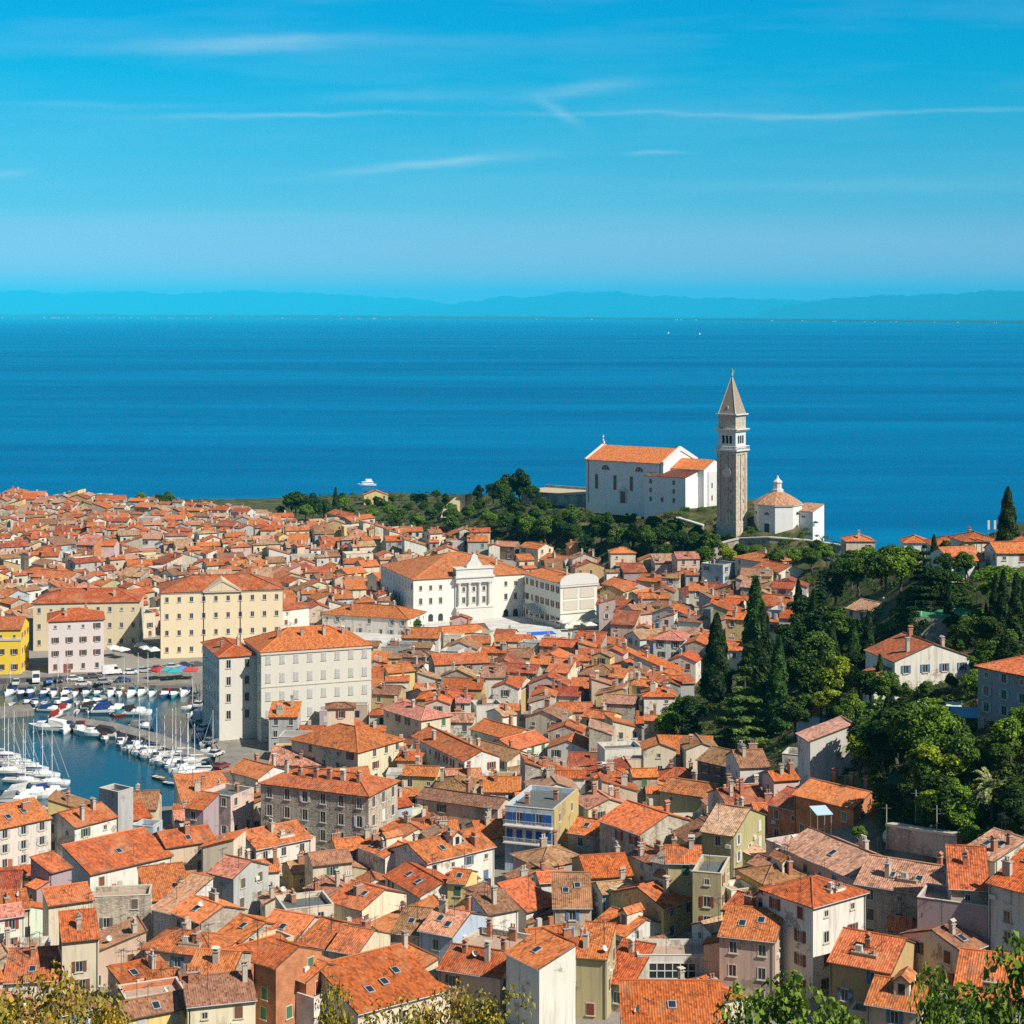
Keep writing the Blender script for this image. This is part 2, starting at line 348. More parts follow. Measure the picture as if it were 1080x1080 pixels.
def build_ground():
    xs = np.arange(-560, 421, 5.0); ys = np.arange(-60, 1011, 5.0)
    X, Y = np.meshgrid(xs, ys); Z = np.zeros_like(X)
    for i in range(len(ys)): Z[i] = Tn(X[i], Y[i])
    near = Y < 50
    Z[near] = np.minimum(Z[near], 97.5)
    col = np.zeros(X.shape+(4,), np.float32)
    for i in range(X.shape[0]):
        for j in range(X.shape[1]):
            x, y = X[i, j], Y[i, j]
            if in_poly(x, y, COAST):
                d = poly_dist(x, y, COAST); t = min(1, d/9.0); zz = -4+(Z[i, j]+4)*t*t*(3-2*t)
            else: zz = -4.0; d = 0
            if in_poly(x, y, BASIN) or (y < 560 and x < -40 and poly_dist(x, y, BASIN) < 7): zz = -4.0
            g = is_green(x, y, max(Z[i, j], 1.4)) or (d < 16 and Z[i, j] > 8)
            Z[i, j] = zz; col[i, j] = (1, 0, 0, 1) if g else (0, 0, 0, 1)
    nx, ny = len(xs), len(ys)
    v = np.stack([X, Y, Z], -1).reshape(-1, 3)
    idx = np.arange(nx*ny).reshape(ny, nx)
    f = np.stack([idx[:-1, :-1], idx[:-1, 1:], idx[1:, 1:], idx[1:, :-1]], -1).reshape(-1, 4)
    me = bpy.data.meshes.new('ground'); me.from_pydata(v.tolist(), [], f.tolist())
    ca = me.color_attributes.new('Col', 'FLOAT_COLOR', 'POINT'); ca.data.foreach_set('color', col.reshape(-1))
    me.polygons.foreach_set('use_smooth', [True]*len(f))
    m, k, b = mat('ground_cover', 0.95, 0.1)
    at = k.add('ShaderNodeAttribute', dict(attribute_name='Col')); tc = k.add('ShaderNodeTexCoord'); P = tc.outputs['Object']
    n1 = k.noise(P, 0.25, 6, 0.65); n2 = k.noise(P, 1.6, 4, 0.6)
    grass = k.mix(k.ramp(n1, [(0.4, 0.0), (0.62, 1.0)]), (0.035, 0.06, 0.015, 1), (0.15, 0.12, 0.06, 1))
    grass = k.mix(k.ramp(n2, [(0.4, 0.0), (0.7, 0.5)]), grass, (0.02, 0.035, 0.012, 1))
    pave = k.mix(n2, (0.20, 0.18, 0.155, 1), (0.34, 0.31, 0.27, 1))
    sep = k.add('ShaderNodeSeparateColor', i0=at.outputs['Color'])
    k.set(b, 'Base Color', k.mix(k.math('ADD', sep.outputs[0], 0.0, clamp=True), pave, grass)); bump(k, b, n2, 0.6, 0.3)
    me.materials.append(m)
    tag(obj('ground', me), kind='structure')
build_ground()

def sea_mat(name, deep, light, rough, wscale, wstr, spec):
    m, k, b = mat(name, rough, spec)
    tc = k.add('ShaderNodeTexCoord'); P = tc.outputs['Object']
    s1 = k.noise(k.mapping(P, (1/2600, 1/420, 1), rot=(0, 0, 0.05)), 1.0, 5, 0.62)
    s2 = k.noise(k.mapping(P, (1/420, 1/70, 1), rot=(0, 0, -0.04)), 1.0, 4, 0.6)
    s3 = k.noise(k.mapping(P, (1/26, 1/11, 1)), 1.0, 5, 0.7)
    f = k.math('ADD', k.math('MULTIPLY', s1, 0.56), k.math('ADD', k.math('MULTIPLY', s2, 0.27), k.math('MULTIPLY', s3, 0.17)))
    k.set(b, 'Base Color', k.ramp(f, [(0.30, deep), (0.70, light)]))
    w1 = k.noise(k.mapping(P, (wscale, wscale*1.8, 1), rot=(0, 0, 0.3)), 1.0, 6, 0.7)
    bump(k, b, w1, wstr, 1.0)
    return m
def build_sea():
    mb = MB(); xs = [-84000, -20000, -4000, -800, 0, 800, 4000, 20000, 84000]; ys = [-1500, 0, 300, 700, 1500, 4000, 12000, 40000, 104000]
    for i in range(8):
        for j in range(8):
            mb.face([(xs[i], ys[j], 0), (xs[i+1], ys[j], 0), (xs[i+1], ys[j+1], 0), (xs[i], ys[j+1], 0)])
    sm = sea_mat('sea_water', SEA_DEEP, SEA_LIGHT, 0.4, 1/5.0, 0.5, 0.02)
    tag(mb.obj('sea', [sm]), kind='structure')
    mb = MB(); mb.face([(x, y, 0.006) for x, y in BASIN])
    hm = sea_mat('harbour_water_surface', (0.006, 0.038, 0.055, 1), (0.009, 0.070, 0.092, 1), 0.05, 1/1.6, 0.06, 0.5)
    tag(mb.obj('harbour_water', [hm]), kind='structure')
SEA_DEEP = (0.0, 0.058, 0.17, 1); SEA_LIGHT = (0.0, 0.195, 0.38, 1)
build_sea()

def offset_poly(poly, d):
    n = len(poly); area = sum(poly[i][0]*poly[(i+1) % n][1]-poly[(i+1) % n][0]*poly[i][1] for i in range(n)); sg = 1 if area > 0 else -1
    out = []
    for i in range(n):
        a = Vector(poly[i-1]); b = Vector(poly[i]); c = Vector(poly[(i+1) % n])
        e1 = (b-a).normalized(); e2 = (c-b).normalized()
        n1 = Vector((e1.y, -e1.x))*sg; n2 = Vector((e2.y, -e2.x))*sg; h = (n1+n2).normalized()
        out.append(tuple(b+h*d/max(0.5, h.dot(n1))))
    return out
def paving_mat(name, c0, c1, cell):
    m, k, b = mat(name, 0.9, 0.15); tc = k.add('ShaderNodeTexCoord'); P = tc.outputs['Object']
    br = k.add('ShaderNodeTexBrick', Vector=P, Scale=1.0/cell, Mortar_Size=0.015, Color1=c0, Color2=c1, Mortar=tuple(x*.6 for x in c0[:3])+(1,))
    n = k.noise(P, 0.3, 5)
    k.set(b, 'Base Color', k.mix(1.0, br.outputs[0], k.ramp(n, [(0.3, 0.75), (0.7, 1.15)]), 'MULTIPLY')); return m
def build_quay():
    pm = paving_mat('quay_stone', (0.22, 0.20, 0.17, 1), (0.30, 0.275, 0.235, 1), 1.4)
    inner = BASIN; mid = offset_poly(BASIN, 1.0); outer = offset_poly(BASIN, 16.0); n = len(inner)
    mb = MB()
    for i in range(n-1):
        a, b, c, d = inner[i], inner[i+1], mid[i+1], mid[i]; e, f = outer[i+1], outer[i]
        mb.face([(a[0], a[1], -3.5), (b[0], b[1], -3.5), (b[0], b[1], 1.55), (a[0], a[1], 1.55)][::-1])
        mb.face([(a[0], a[1], 1.55), (b[0], b[1], 1.55), (c[0], c[1], 1.55), (d[0], d[1], 1.55)])
        mb.face([(d[0], d[1], 1.75), (c[0], c[1], 1.75), (e[0], e[1], 1.78), (f[0], f[1], 1.78)])
        mb.face([(d[0], d[1], 1.55), (c[0], c[1], 1.55), (c[0], c[1], 1.75), (d[0], d[1], 1.75)])
    tag(mb.obj('quay', [pm]), kind='structure')
    # piers and the road along the quay
    def strip(name, pts, w, z0, z1, m):
        mb = MB(); P = [Vector(ground_pt(px, py, z1)[:2]) for px, py in pts]
        for a, b in zip(P[:-1], P[1:]):
            t = (b-a).normalized(); q = Vector((-t.y, t.x))*w/2
            mb.prism([tuple(a-q), tuple(b-q), tuple(b+q), tuple(a+q)][::1], z0, z1)
        return mb.obj(name, [m])
    tag(strip('pier', [(-40, 752), (34, 746)], 8.0, -3, 1.3, pm), 'broad pale stone pier with a blunt end below the yellow gabled house', 'pier')
    tag(strip('pier', [(63, 757), (112, 764), (160, 776), (209, 797)], 5.0, -3, 1.25, pm), 'long bent stone pier crossing the harbour in front of the hotel', 'pier')
    asp = flat('asphalt', (0.075, 0.075, 0.078), 0.9, 0, 0.2, 0.2)
    tag(strip('harbour_road', [(-30, 719), (60, 716), (140, 708), (214, 699)], 6.5, 1.2, 1.79, asp), kind='structure')
    sq = MB(); pts = [(300, 690), (300, 655), (420, 640), (600, 655), (668, 672), (668, 690), (480, 700)]
    sq.face([ground_pt(px, py, 2.0)[:2]+(3.0,) for px, py in pts])
    tag(sq.obj('square_paving', [paving_mat('square_stone', (0.55, 0.53, 0.49, 1), (0.62, 0.60, 0.55, 1), 1.2)]), kind='structure')
build_quay()

def build_far():
    rng = random.Random(5)
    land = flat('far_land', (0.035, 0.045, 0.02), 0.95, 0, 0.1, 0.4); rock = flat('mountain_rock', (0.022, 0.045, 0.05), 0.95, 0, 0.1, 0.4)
    pts = [(-260, 46000, 95), (0, 43000, 90), (150, 41000, 85), (300, 38000, 76), (420, 35000, 64), (540, 32000, 52), (680, 30000, 34), (810, 25000, 30), (950, 21500, 26), (1080, 19200, 24), (1300, 17000, 22)]
    mb = MB(); prev = None
    for (a, b) in zip(pts[:-1], pts[1:]):
        for i in range(24):
            t = i/24; px = a[0]+(b[0]-a[0])*t; Y = a[1]+(b[1]-a[1])*t; h = (a[2]+(b[2]-a[2])*t)*rng.uniform(0.75, 1.15); x = (px-540)/FPX*Y
            cur = [(x, Y, 0), (x, Y+250, h*0.8), (x*1.01, Y+2500, h), (x*1.1, Y*1.1+3000, 0)]
            if prev:
                for q in range(3): mb.face([prev[q], cur[q], cur[q+1], prev[q+1]])
            prev = cur
    tag(mb.obj('far_shore', [land]), kind='structure')
    wb = MB()
    for i in range(70):
        px = rng.choice([rng.uniform(-20, 240), rng.uniform(120, 420), rng.uniform(560, 1080)])
        for a, b in zip(pts[:-1], pts[1:]):
            if a[0] <= px <= b[0]: Y = a[1]+(b[1]-a[1])*(px-a[0])/(b[0]-a[0])
        x = (px-540)/FPX*Y; q = Y/FPX; w = rng.uniform(0.5, 1.6)*q; h = rng.uniform(0.5, 1.1)*q
        wb.box(x, Y-30, -1, x+w, Y-10, h)
        if rng.random() < 0.4: wb.box(x+w, Y-28, -1, x+w*1.6, Y-12, h*0.6)
    tag(wb.obj('far_shore_town', [M['white']]), 'pale specks of buildings strung along the far shore', 'town', kind='stuff')
    def ridge(prof, Y0, Y1, depth, seed):
        mb = MB(); prev = None; n = 420
        for i in range(n+1):
            t = i/n; px = prof[0][0]+(prof[-1][0]-prof[0][0])*t; Y = Y0+(Y1-Y0)*t
            for a, b in zip(prof[:-1], prof[1:]):
                if a[0] <= px <= b[0]:
                    u = (px-a[0])/(b[0]-a[0]+1e-9); u = u*u*(3-2*u); py = a[1]+(b[1]-a[1])*u
            py += (.6*math.sin(px*.11+seed)+.45*math.sin(px*.27+seed*2)+.3*math.sin(px*.61+seed*5))*min(1, (331-py)/12)
            h = (331-py)/FPX*Y+100; x = (px-540)/FPX
            cur = [(x*(Y-depth), Y-depth, -3), (x*(Y-depth*.5), Y-depth*.5, h*.4), (x*Y, Y, h), (x*(Y+depth), Y+depth, -3)]
            if prev:
                for q in range(3): mb.face([prev[q], cur[q], cur[q+1], prev[q+1]], 0, None, True)
            prev = cur
        o = tag(mb.obj('mountains', [rock]), kind='structure'); import bmesh; b_ = bmesh.new(); b_.from_mesh(o.data); bmesh.ops.remove_doubles(b_, verts=b_.verts, dist=.01); b_.to_mesh(o.data); b_.free()
    ridge([(-160, 312), (-40, 308), (20, 306), (60, 309), (130, 307), (190, 310), (250, 306.5), (330, 309), (400, 313), (450, 316), (480, 321), (510, 326), (540, 330)], 88000, 88000, 4000, 1)
    ridge([(400, 329), (470, 322), (500, 317), (530, 312.5), (552, 314), (575, 311), (600, 308), (640, 307.5), (690, 312), (740, 314), (800, 315), (850, 317), (900, 320), (960, 329)], 74000, 70000, 4000, 2)
    ridge([(800, 330), (830, 322), (860, 317), (900, 313), (940, 311.5), (1000, 310), (1040, 307), (1090, 306), (1140, 309), (1240, 312)], 56000, 50000, 4000, 3)
build_far()

def build_haze():
    mb = MB(); mb.box(-86000, -1800, -5.5, 86000, 106000, HAZE_TOP, 0, True)
    m = bpy.data.materials.new('haze_air'); m.use_nodes = True; k = NT(m.node_tree); k.n.clear()
    out = k.add('ShaderNodeOutputMaterial'); pv = k.add('ShaderNodeVolumePrincipled', Color=HAZE_COL, Density=HAZE_D, Anisotropy=-0.3)
    k.l.new(pv.outputs[0], out.inputs['Volume']); m.cycles.homogeneous_volume = True
    tag(mb.obj('haze', [m]), 'thin blue sea haze lying over the bay and the far mountains', 'haze', kind='stuff')
HAZE_TOP = 1450; HAZE_COL = (0.03, 0.66, 0.90, 1); HAZE_D = 3.0e-5
if not globals().get('NOHAZE'): build_haze()
# ------------------------------------------------------------------ houses
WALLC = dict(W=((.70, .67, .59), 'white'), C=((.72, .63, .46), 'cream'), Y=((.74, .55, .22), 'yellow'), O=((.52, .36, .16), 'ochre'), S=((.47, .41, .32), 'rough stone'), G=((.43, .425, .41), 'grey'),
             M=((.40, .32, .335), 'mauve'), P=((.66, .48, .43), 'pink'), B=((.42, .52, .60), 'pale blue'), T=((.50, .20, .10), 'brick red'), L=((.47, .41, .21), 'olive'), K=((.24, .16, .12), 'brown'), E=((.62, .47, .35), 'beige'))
ROOFC = dict(o=((.54, .158, .052), 'orange'), d=((.46, .112, .033), 'deep orange'), r=((.36, .085, .042), 'red'), b=((.30, .15, .08), 'brown weathered'), p=((.46, .265, .16), 'pale weathered'), k=((.52, .22, .14), 'pinkish'),
             g=((.2, .2, .2), 'grey'), t=((.42, .3, .22), 'terrace'))
def clean_plaster():
    m, k, b = mat('limewash', 0.9, 0.15); oi = k.add('ShaderNodeObjectInfo'); tc = k.add('ShaderNodeTexCoord'); P = tc.outputs['Object']
    n = k.noise(P, .35, 5, .6); st = k.noise(k.mapping(P, (1.2, 1.2, .1)), 1, 4)
    c = k.mix(k.ramp(n, [(.45, 0.0), (.75, .3)]), oi.outputs['Color'], (.55, .52, .46, 1)); c = k.mix(k.ramp(st, [(.55, 0.0), (.75, .25)]), c, (.4, .37, .33, 1)); k.set(b, 'Base Color', c); bump(k, b, n, .2, .05); return m
M['plaster_church'] = clean_plaster()
SHUT = [((.06, .16, .08), 'green'), ((.16, .07, .04), 'brown'), ((.10, .18, .30), 'blue'), ((.45, .45, .43), 'grey'), ((.62, .62, .60), 'white'), ((.22, .05, .03), 'dark red'), ((.12, .10, .08), 'dark')]
RK = dict(g='gabled', G='gabled', h='hipped', s='lean-to', b='lean-to', l='lean-to', r='lean-to', f='flat')

def corr(mb, A, B, C, D, p=0.3, ribs=True, amp=0.05, ph=0.0, mat=0):
    """one roof slope: eave A-B, top edge D-C; rounded tile columns run up the slope"""
    A, B, C, D = map(Vector, (A, B, C, D)); W = (B-A).length; e = (B-A)/W; n = e.cross(D-A); n.normalize(); up = n.cross(e)
    V = (D-A).dot(up); ud = (D-A).dot(e); uc = (C-A).dot(e)
    def vt(u):
        if u < ud: return V*u/ud if ud > 1e-6 else V
        if u > uc: return V*max(0, W-u)/(W-uc) if W-uc > 1e-6 else V
        return V
    if ribs: N = max(4, int(round(W/p)))*4; us = [W*i/N for i in range(N+1)]
    else:
        us = sorted(set([0, W]+[u for u in (ud, uc) if 0.01 < u < W-0.01]+[W*i/6 for i in range(1, 6)]))
    nv = 3 if ribs else 2
    def pt(u, t):
        v = vt(u)*t
        o = (amp*(0.5+0.5*math.cos(2*PI*u/W*max(4, int(round(W/p))))) if ribs else 0)+0.05*math.sin(u*0.8+ph)*math.sin(v*0.9+ph*2)-(.02*ph*math.sin(PI*u/W)*math.sin(PI*.5*v/V) if W > 5 else 0)
        return A+e*u+up*v+n*o, (u, v)
    for i in range(len(us)-1):
        for j in range(nv):
            q = [pt(us[i], j/nv), pt(us[i+1], j/nv), pt(us[i+1], (j+1)/nv), pt(us[i], (j+1)/nv)]
            if vt(us[i])*1 < 1e-4: q = [q[0], q[1], q[2]] if j < nv else q
            elif vt(us[i+1]) < 1e-4: q = [q[0], q[1], q[3]]
            mb.face([x[0] for x in q], mat, [x[1] for x in q], ribs)
    # slab under the tiles
    a, b, c, d = [x-n*0.14 for x in (A, B, C, D)]
    mb.face([a, d, c, b], 1); mb.face([A-n*.01, B-n*.01, b, a][::-1], 1); mb.face([B-n*.01, C-n*.01, c, b][::-1], 1); mb.face([D-n*.01, A-n*.01, a, d][::-1], 1)
def roof_geo(kind, w, d, h, t, oh=0.4, vo=0.2):
    """slopes, ridge lines, height function for a w x d plan with eaves at h"""
    if kind == 'g':
        r = d/2*t; x = w/2+vo; y = d/2+oh; ze = h-oh*t
        S = [[(-x, -y, ze), (x, -y, ze), (x, 0, h+r), (-x, 0, h+r)], [(x, y, ze), (-x, y, ze), (-x, 0, h+r), (x, 0, h+r)]]
        return S, [((-x, 0, h+r), (x, 0, h+r))], (lambda px, py: h+r-abs(py)*t)
    if kind == 'h' and w >= d:
        r = d/2*t; k = max((w-d)/2, 0.4); x = w/2+oh; y = d/2+oh; ze = h-oh*t; tx = r/(w/2-k)
        ze2 = ze; S = [[(-x, -y, ze), (x, -y, ze), (k, 0, h+r), (-k, 0, h+r)], [(x, y, ze), (-x, y, ze), (-k, 0, h+r), (k, 0, h+r)],
             [(x, -y, ze2), (x, y, ze2), (k, 0, h+r), (k, 0, h+r)], [(-x, y, ze2), (-x, -y, ze2), (-k, 0, h+r), (-k, 0, h+r)]]
        R = [((-k, 0, h+r), (k, 0, h+r))]+[((sx*x, sy*y, ze), (sx*k, 0, h+r)) for sx in (-1, 1) for sy in (-1, 1)]
        return S, R, (lambda px, py: h+min(d/2-abs(py), (w/2-abs(px))*(d/2)/(w/2-k))*t)
    if kind == 's':
        t = t*0.8; x = w/2+vo; y = d/2+oh; S = [[(-x, -y, h-oh*t), (x, -y, h-oh*t), (x, d/2+.12, h+(d+.12)*t), (-x, d/2+.12, h+(d+.12)*t)]]
        return S, [((-x, d/2+.1, h+(d+.12)*t), (x, d/2+.1, h+(d+.12)*t))], (lambda px, py: h+(py+d/2)*t)
    if kind in 'Gh': ang, k2, w2, d2 = PI/2, kind.lower(), d, w
    elif kind == 'b': ang, k2, w2, d2 = PI, 's', w, d
    elif kind == 'l': ang, k2, w2, d2 = -PI/2, 's', d, w
    else: ang, k2, w2, d2 = PI/2, 's', d, w
    S, R, zf = roof_geo(k2, w2, d2, h, t, oh, vo); ca, sa = round(math.cos(ang)), round(math.sin(ang))
    rot = lambda p: (ca*p[0]-sa*p[1], sa*p[0]+ca*p[1], p[2])
    return [[rot(p) for p in s] for s in S], [(rot(a), rot(b)) for a, b in R], (lambda px, py: zf(ca*px+sa*py, -sa*px+ca*py))
def wall_mesh(kind, w, d, h, zf, zb=-3.0):
    mb = MB(); c = [(-w/2, -d/2), (w/2, -d/2), (w/2, d/2), (-w/2, d/2)]
    for i in range(4):
        a, b = c[i], c[(i+1) % 4]; mid = ((a[0]+b[0])/2, (a[1]+b[1])/2)
        top = [b, mid, a] if zf else [b, a]
        zz = (lambda p: zf(*p)-0.1) if zf else (lambda p: h)
        mb.face([(a[0], a[1], zb), (b[0], b[1], zb)]+[(p[0], p[1], zz(p)) for p in top], 0)
    if not zf:
        mb.box(-w/2-.06, -d/2-.06, h, w/2+.06, -d/2+.25, h+.08, 1); mb.box(-w/2-.06, d/2-.25, h, w/2+.06, d/2+.06, h+.08, 1)
        mb.box(-w/2-.06, -d/2+.25, h, -w/2+.25, d/2-.25, h+.08, 1); mb.box(w/2-.25, -d/2+.25, h, w/2+.06, d/2-.25, h+.08, 1)
        mb.face([(-w/2+.25, -d/2+.25, h), (w/2-.25, -d/2+.25, h), (w/2-.25, -d/2+.25, h-.8), (-w/2+.25, -d/2+.25, h-.8)], 0)
        mb.face([(-w/2+.25, d/2-.25, h-.8), (w/2-.25, d/2-.25, h-.8), (w/2-.25, d/2-.25, h), (-w/2+.25, d/2-.25, h)], 0)
        mb.face([(-w/2+.25, -d/2+.25, h-.8), (-w/2+.25, d/2-.25, h-.8), (-w/2+.25, d/2-.25, h), (-w/2+.25, -d/2+.25, h)], 0)
        mb.face([(w/2-.25, -d/2+.25, h), (w/2-.25, d/2-.25, h), (w/2-.25, d/2-.25, h-.8), (w/2-.25, -d/2+.25, h-.8)], 0)
    return mb
# ---- shared small meshes
LIB = {}
def lib():
    def win(w, h, arch=False, sash=True):
        mb = MB(); t = .10; f = .05
        for (x0, z0, x1, z1) in ((-w/2-t, -h/2-.02, -w/2, h/2+t), (w/2, -h/2-.02, w/2+t, h/2+t), (-w/2, h/2, w/2, h/2+t)): mb.box(x0, -f, z0, x1, .02, z1, 0, True)
        mb.box(-w/2-t-.08, -.16, -h/2-.16, w/2+t+.08, .02, -h/2-.022, 0, True)
        if sash:
            for (x0, z0, x1, z1) in ((-w/2, -h/2, -w/2+.05, h/2), (w/2-.05, -h/2, w/2, h/2), (-.025, -h/2, .025, h/2), (-w/2+.05, h/2-.05, w/2-.05, h/2), (-w/2+.05, -h/2, w/2-.05, -h/2+.05)):
                mb.box(x0, -.03, z0, x1, .02, z1, 1, True)
        return mb
    def pane(w, h): mb = MB(); mb.box(-w/2, -.012, -h/2, w/2, .02, h/2, 0, True); return mb
    def shutter(w, h):
        mb = MB(); mb.box(-w/2, -.09, -h/2, w/2, -.035, h/2, 0, True)
        for i in range(int(h/.16)): z = -h/2+.08+i*.16; mb.face([(-w/2+.06, -.115, z), (w/2-.06, -.115, z), (w/2-.06, -.09, z+.1), (-w/2+.06, -.09, z+.1)], 0)
        return mb
    for key, w, h in (('std', .95, 1.45), ('small', .7, .8), ('tall', 1.05, 1.9), ('door', 1.2, 2.3)):
        LIB['window_'+key] = win(w, h).mesh('window_'+key, [M['trim'], M['white']]); LIB['pane_'+key] = pane(w, h).mesh('pane_'+key, [M['glass']])
        LIB['shutter_'+key] = shutter(w/2, h).mesh('shutter_'+key, [M['paint']]); LIB['dim_'+key] = (w, h)
        for mode in ('open', 'shut', 'none'):
            mb = win(w, h); p = pane(w, h); 
            for f, m_ in zip(p.f, p.m): mb.face([p.v[i] for i in f], 2)
            if mode != 'none':
                s = shutter(w/2, h); off = (w/2+w/4+.02) if mode == 'open' else w/4
                for sx in (-1, 1):
                    for f in s.f: mb.face([(s.v[i][0]+sx*off, s.v[i][1], s.v[i][2]) for i in f], 3)
            LIB['full_%s_%s' % (key, mode)] = mb.mesh('window_full', [M['trim'], M['white'], M['glass'], M['paint']])
    def chim(w, d, h, style):
        mb = MB(); mb.box(-w/2, -d/2, -1.2, w/2, d/2, h, 0)
        mb.box(-w/2-.1, -d/2-.1, h, w/2+.1, d/2+.1, h+.12, 1, True)
        if style == 0:
            for sx in (-1, 1): mb.box(sx*w*.28-.09, -d/2+.05, h+.12, sx*w*.28+.09, d/2-.05, h+.45, 0)
            for sy in (-1, 1): mb.face([(-w/2-.12, sy*(d/2+.12), h+.45), (w/2+.12, sy*(d/2+.12), h+.45), (w/2+.12, 0, h+.75), (-w/2-.12, 0, h+.75)][::sy], 2)
            for sx in (-1, 1): mb.face([(sx*(w/2+.1), -d/2-.1, h+.45), (sx*(w/2+.1), d/2+.1, h+.45), (sx*(w/2+.1), 0, h+.74)], 2)
        elif style == 1:
            n = max(1, int(w/.42))
            for i in range(n): mb.lathe([(.15, h+.12), (.12, h+.6), (.17, h+.62), (.17, h+.72), (.0, h+.78)], 8, 2, (i-(n-1)/2)*.42, 0)
        else:
            for sx in (-1, 1):
                for sy in (-1, 1): mb.box(sx*(w/2-.1)-.06, sy*(d/2-.1)-.06, h+.12, sx*(w/2-.1)+.06, sy*(d/2-.1)+.06, h+.42, 0)
            mb.box(-w/2-.12, -d/2-.12, h+.42, w/2+.12, d/2+.12, h+.52, 2, True)
        return mb
    LIB['chimneys'] = []
    for w, d, h, st in ((.75, .6, 1.3, 0), (1.1, .6, 1.6, 1), (.6, .6, 2.0, 2), (1.5, .65, 1.2, 1), (.6, .6, 1.0, 0)):
        LIB['chimneys'].append(chim(w, d, h, st).mesh('chimney', [M['plaster'], M['concrete'], M['tile_flat']]))
    mb = MB(); mb.box(-.5, -.65, 0, .5, .65, .14, 0); mb.face([(-.4, -.55, .145), (.4, -.55, .145), (.4, .55, .145), (-.4, .55, .145)], 1); LIB['skylight'] = mb.mesh('skylight', [M['zinc'], M['glass']])
    LIB['antennas'] = []
    for hh, el in ((2.6, 5), (3.4, 7), (2.0, 4)):
        mb = MB(); mb.tube((0, 0, -.6), (0, 0, hh), .035, .03, 5); mb.tube((-.9, 0, hh-.2), (.9, 0, hh-.2), .025, None, 4)
        for i in range(el): x = -.85+1.7*i/(el-1); mb.tube((x, -.45+.03*i, hh-.2), (x, .45-.03*i, hh-.2), .018, None, 4)
        if el > 4: mb.tube((0, -.5, hh-.9), (0, .5, hh-.9), .022, None, 4); mb.tube((-.0, -.4, hh-1.2), (0, -.4, hh-.6), .018, None, 4); mb.tube((0, .4, hh-1.2), (0, .4, hh-.6), .018, None, 4)
        LIB['antennas'].append(mb.mesh('antenna', [M['dark']]))
    mb = MB(); mb.lathe([(0, 0), (.2, .03), (.34, .1), (.42, .18)], 14, 0); mb.tube((0, -.1, -.5), (0, 0, 0), .03, None, 5, 1); mb.tube((.3, 0, .1), (0, 0, .5), .015, None, 4, 1); mb.tube((0, 0, .45), (0, 0, .58), .05, None, 6, 1)
    LIB['dish'] = mb.mesh('satellite_dish', [M['white'], M['dark']])
    mb = MB(); mb.box(-.42, -.3, -.28, .42, 0, .28, 0, True); mb.lathe([(.22, 0), (.2, .02), (0, .02)], 12, 1); LIB['ac'] = mb.mesh('air_conditioner', [M['white'], M['dark']])
lib()
ITEMS = []      # everything that needs an individual label: (object, description, px, py)
def note(o, desc, cat, group, z=0.0):
    tag(o, None, cat, group); l = o.location; ITEMS.append([o, desc, *to_px(l.x, l.y, l.z+z)])
ANCH = []       # short names of easily found things, with their place in the photo
def anchor(text, px, py, o=None): ANCH.append((text, px, py, o))

def put_window(root, face, u, z, key, mode, sc, near):
    """face: (origin x, y, rotation)"""
    ox, oy, rz = face; x = ox+math.cos(rz)*u; y = oy+math.sin(rz)*u
    if not near:
        return obj('window', LIB['full_%s_%s' % (key, mode)], root, None, (x, y, z), rz, sc)
    wo = obj('window', LIB['window_'+key], root, None, (x, y, z), rz)
    obj('pane', LIB['pane_'+key], wo)
    w, h = LIB['dim_'+key]
    if mode != 'none':
        off = (w/2+w/4+.02) if mode == 'open' else w/4
        for sx in (-1, 1): obj('shutter', LIB['shutter_'+key], wo, None, (sx*off, 0, 0), 0, sc)
    return wo
def faces_of(w, d): return [(0, -d/2, 0.0, w, -w/2), (w/2, 0, PI/2, d, 0), (0, d/2, PI, w, 0), (-w/2, 0, -PI/2, d, 0)]
def seen(face_rz, rz, x, y, thr=0.03):
    a = face_rz+rz-PI/2; n = Vector((math.cos(a), math.sin(a))); return n.dot(Vector((-x, -y)).normalized()) > thr
def slope_frame(S, u, v):
    A, B, C, D = map(Vector, S); e = (B-A).normalized(); n = e.cross(D-A).normalized(); up = n.cross(e)
    p = A+e*u+up*v+n*0.05
    m = Matrix((e, up, n)).transposed().to_4x4(); m.translation = p; return m
NEARH = 0.165
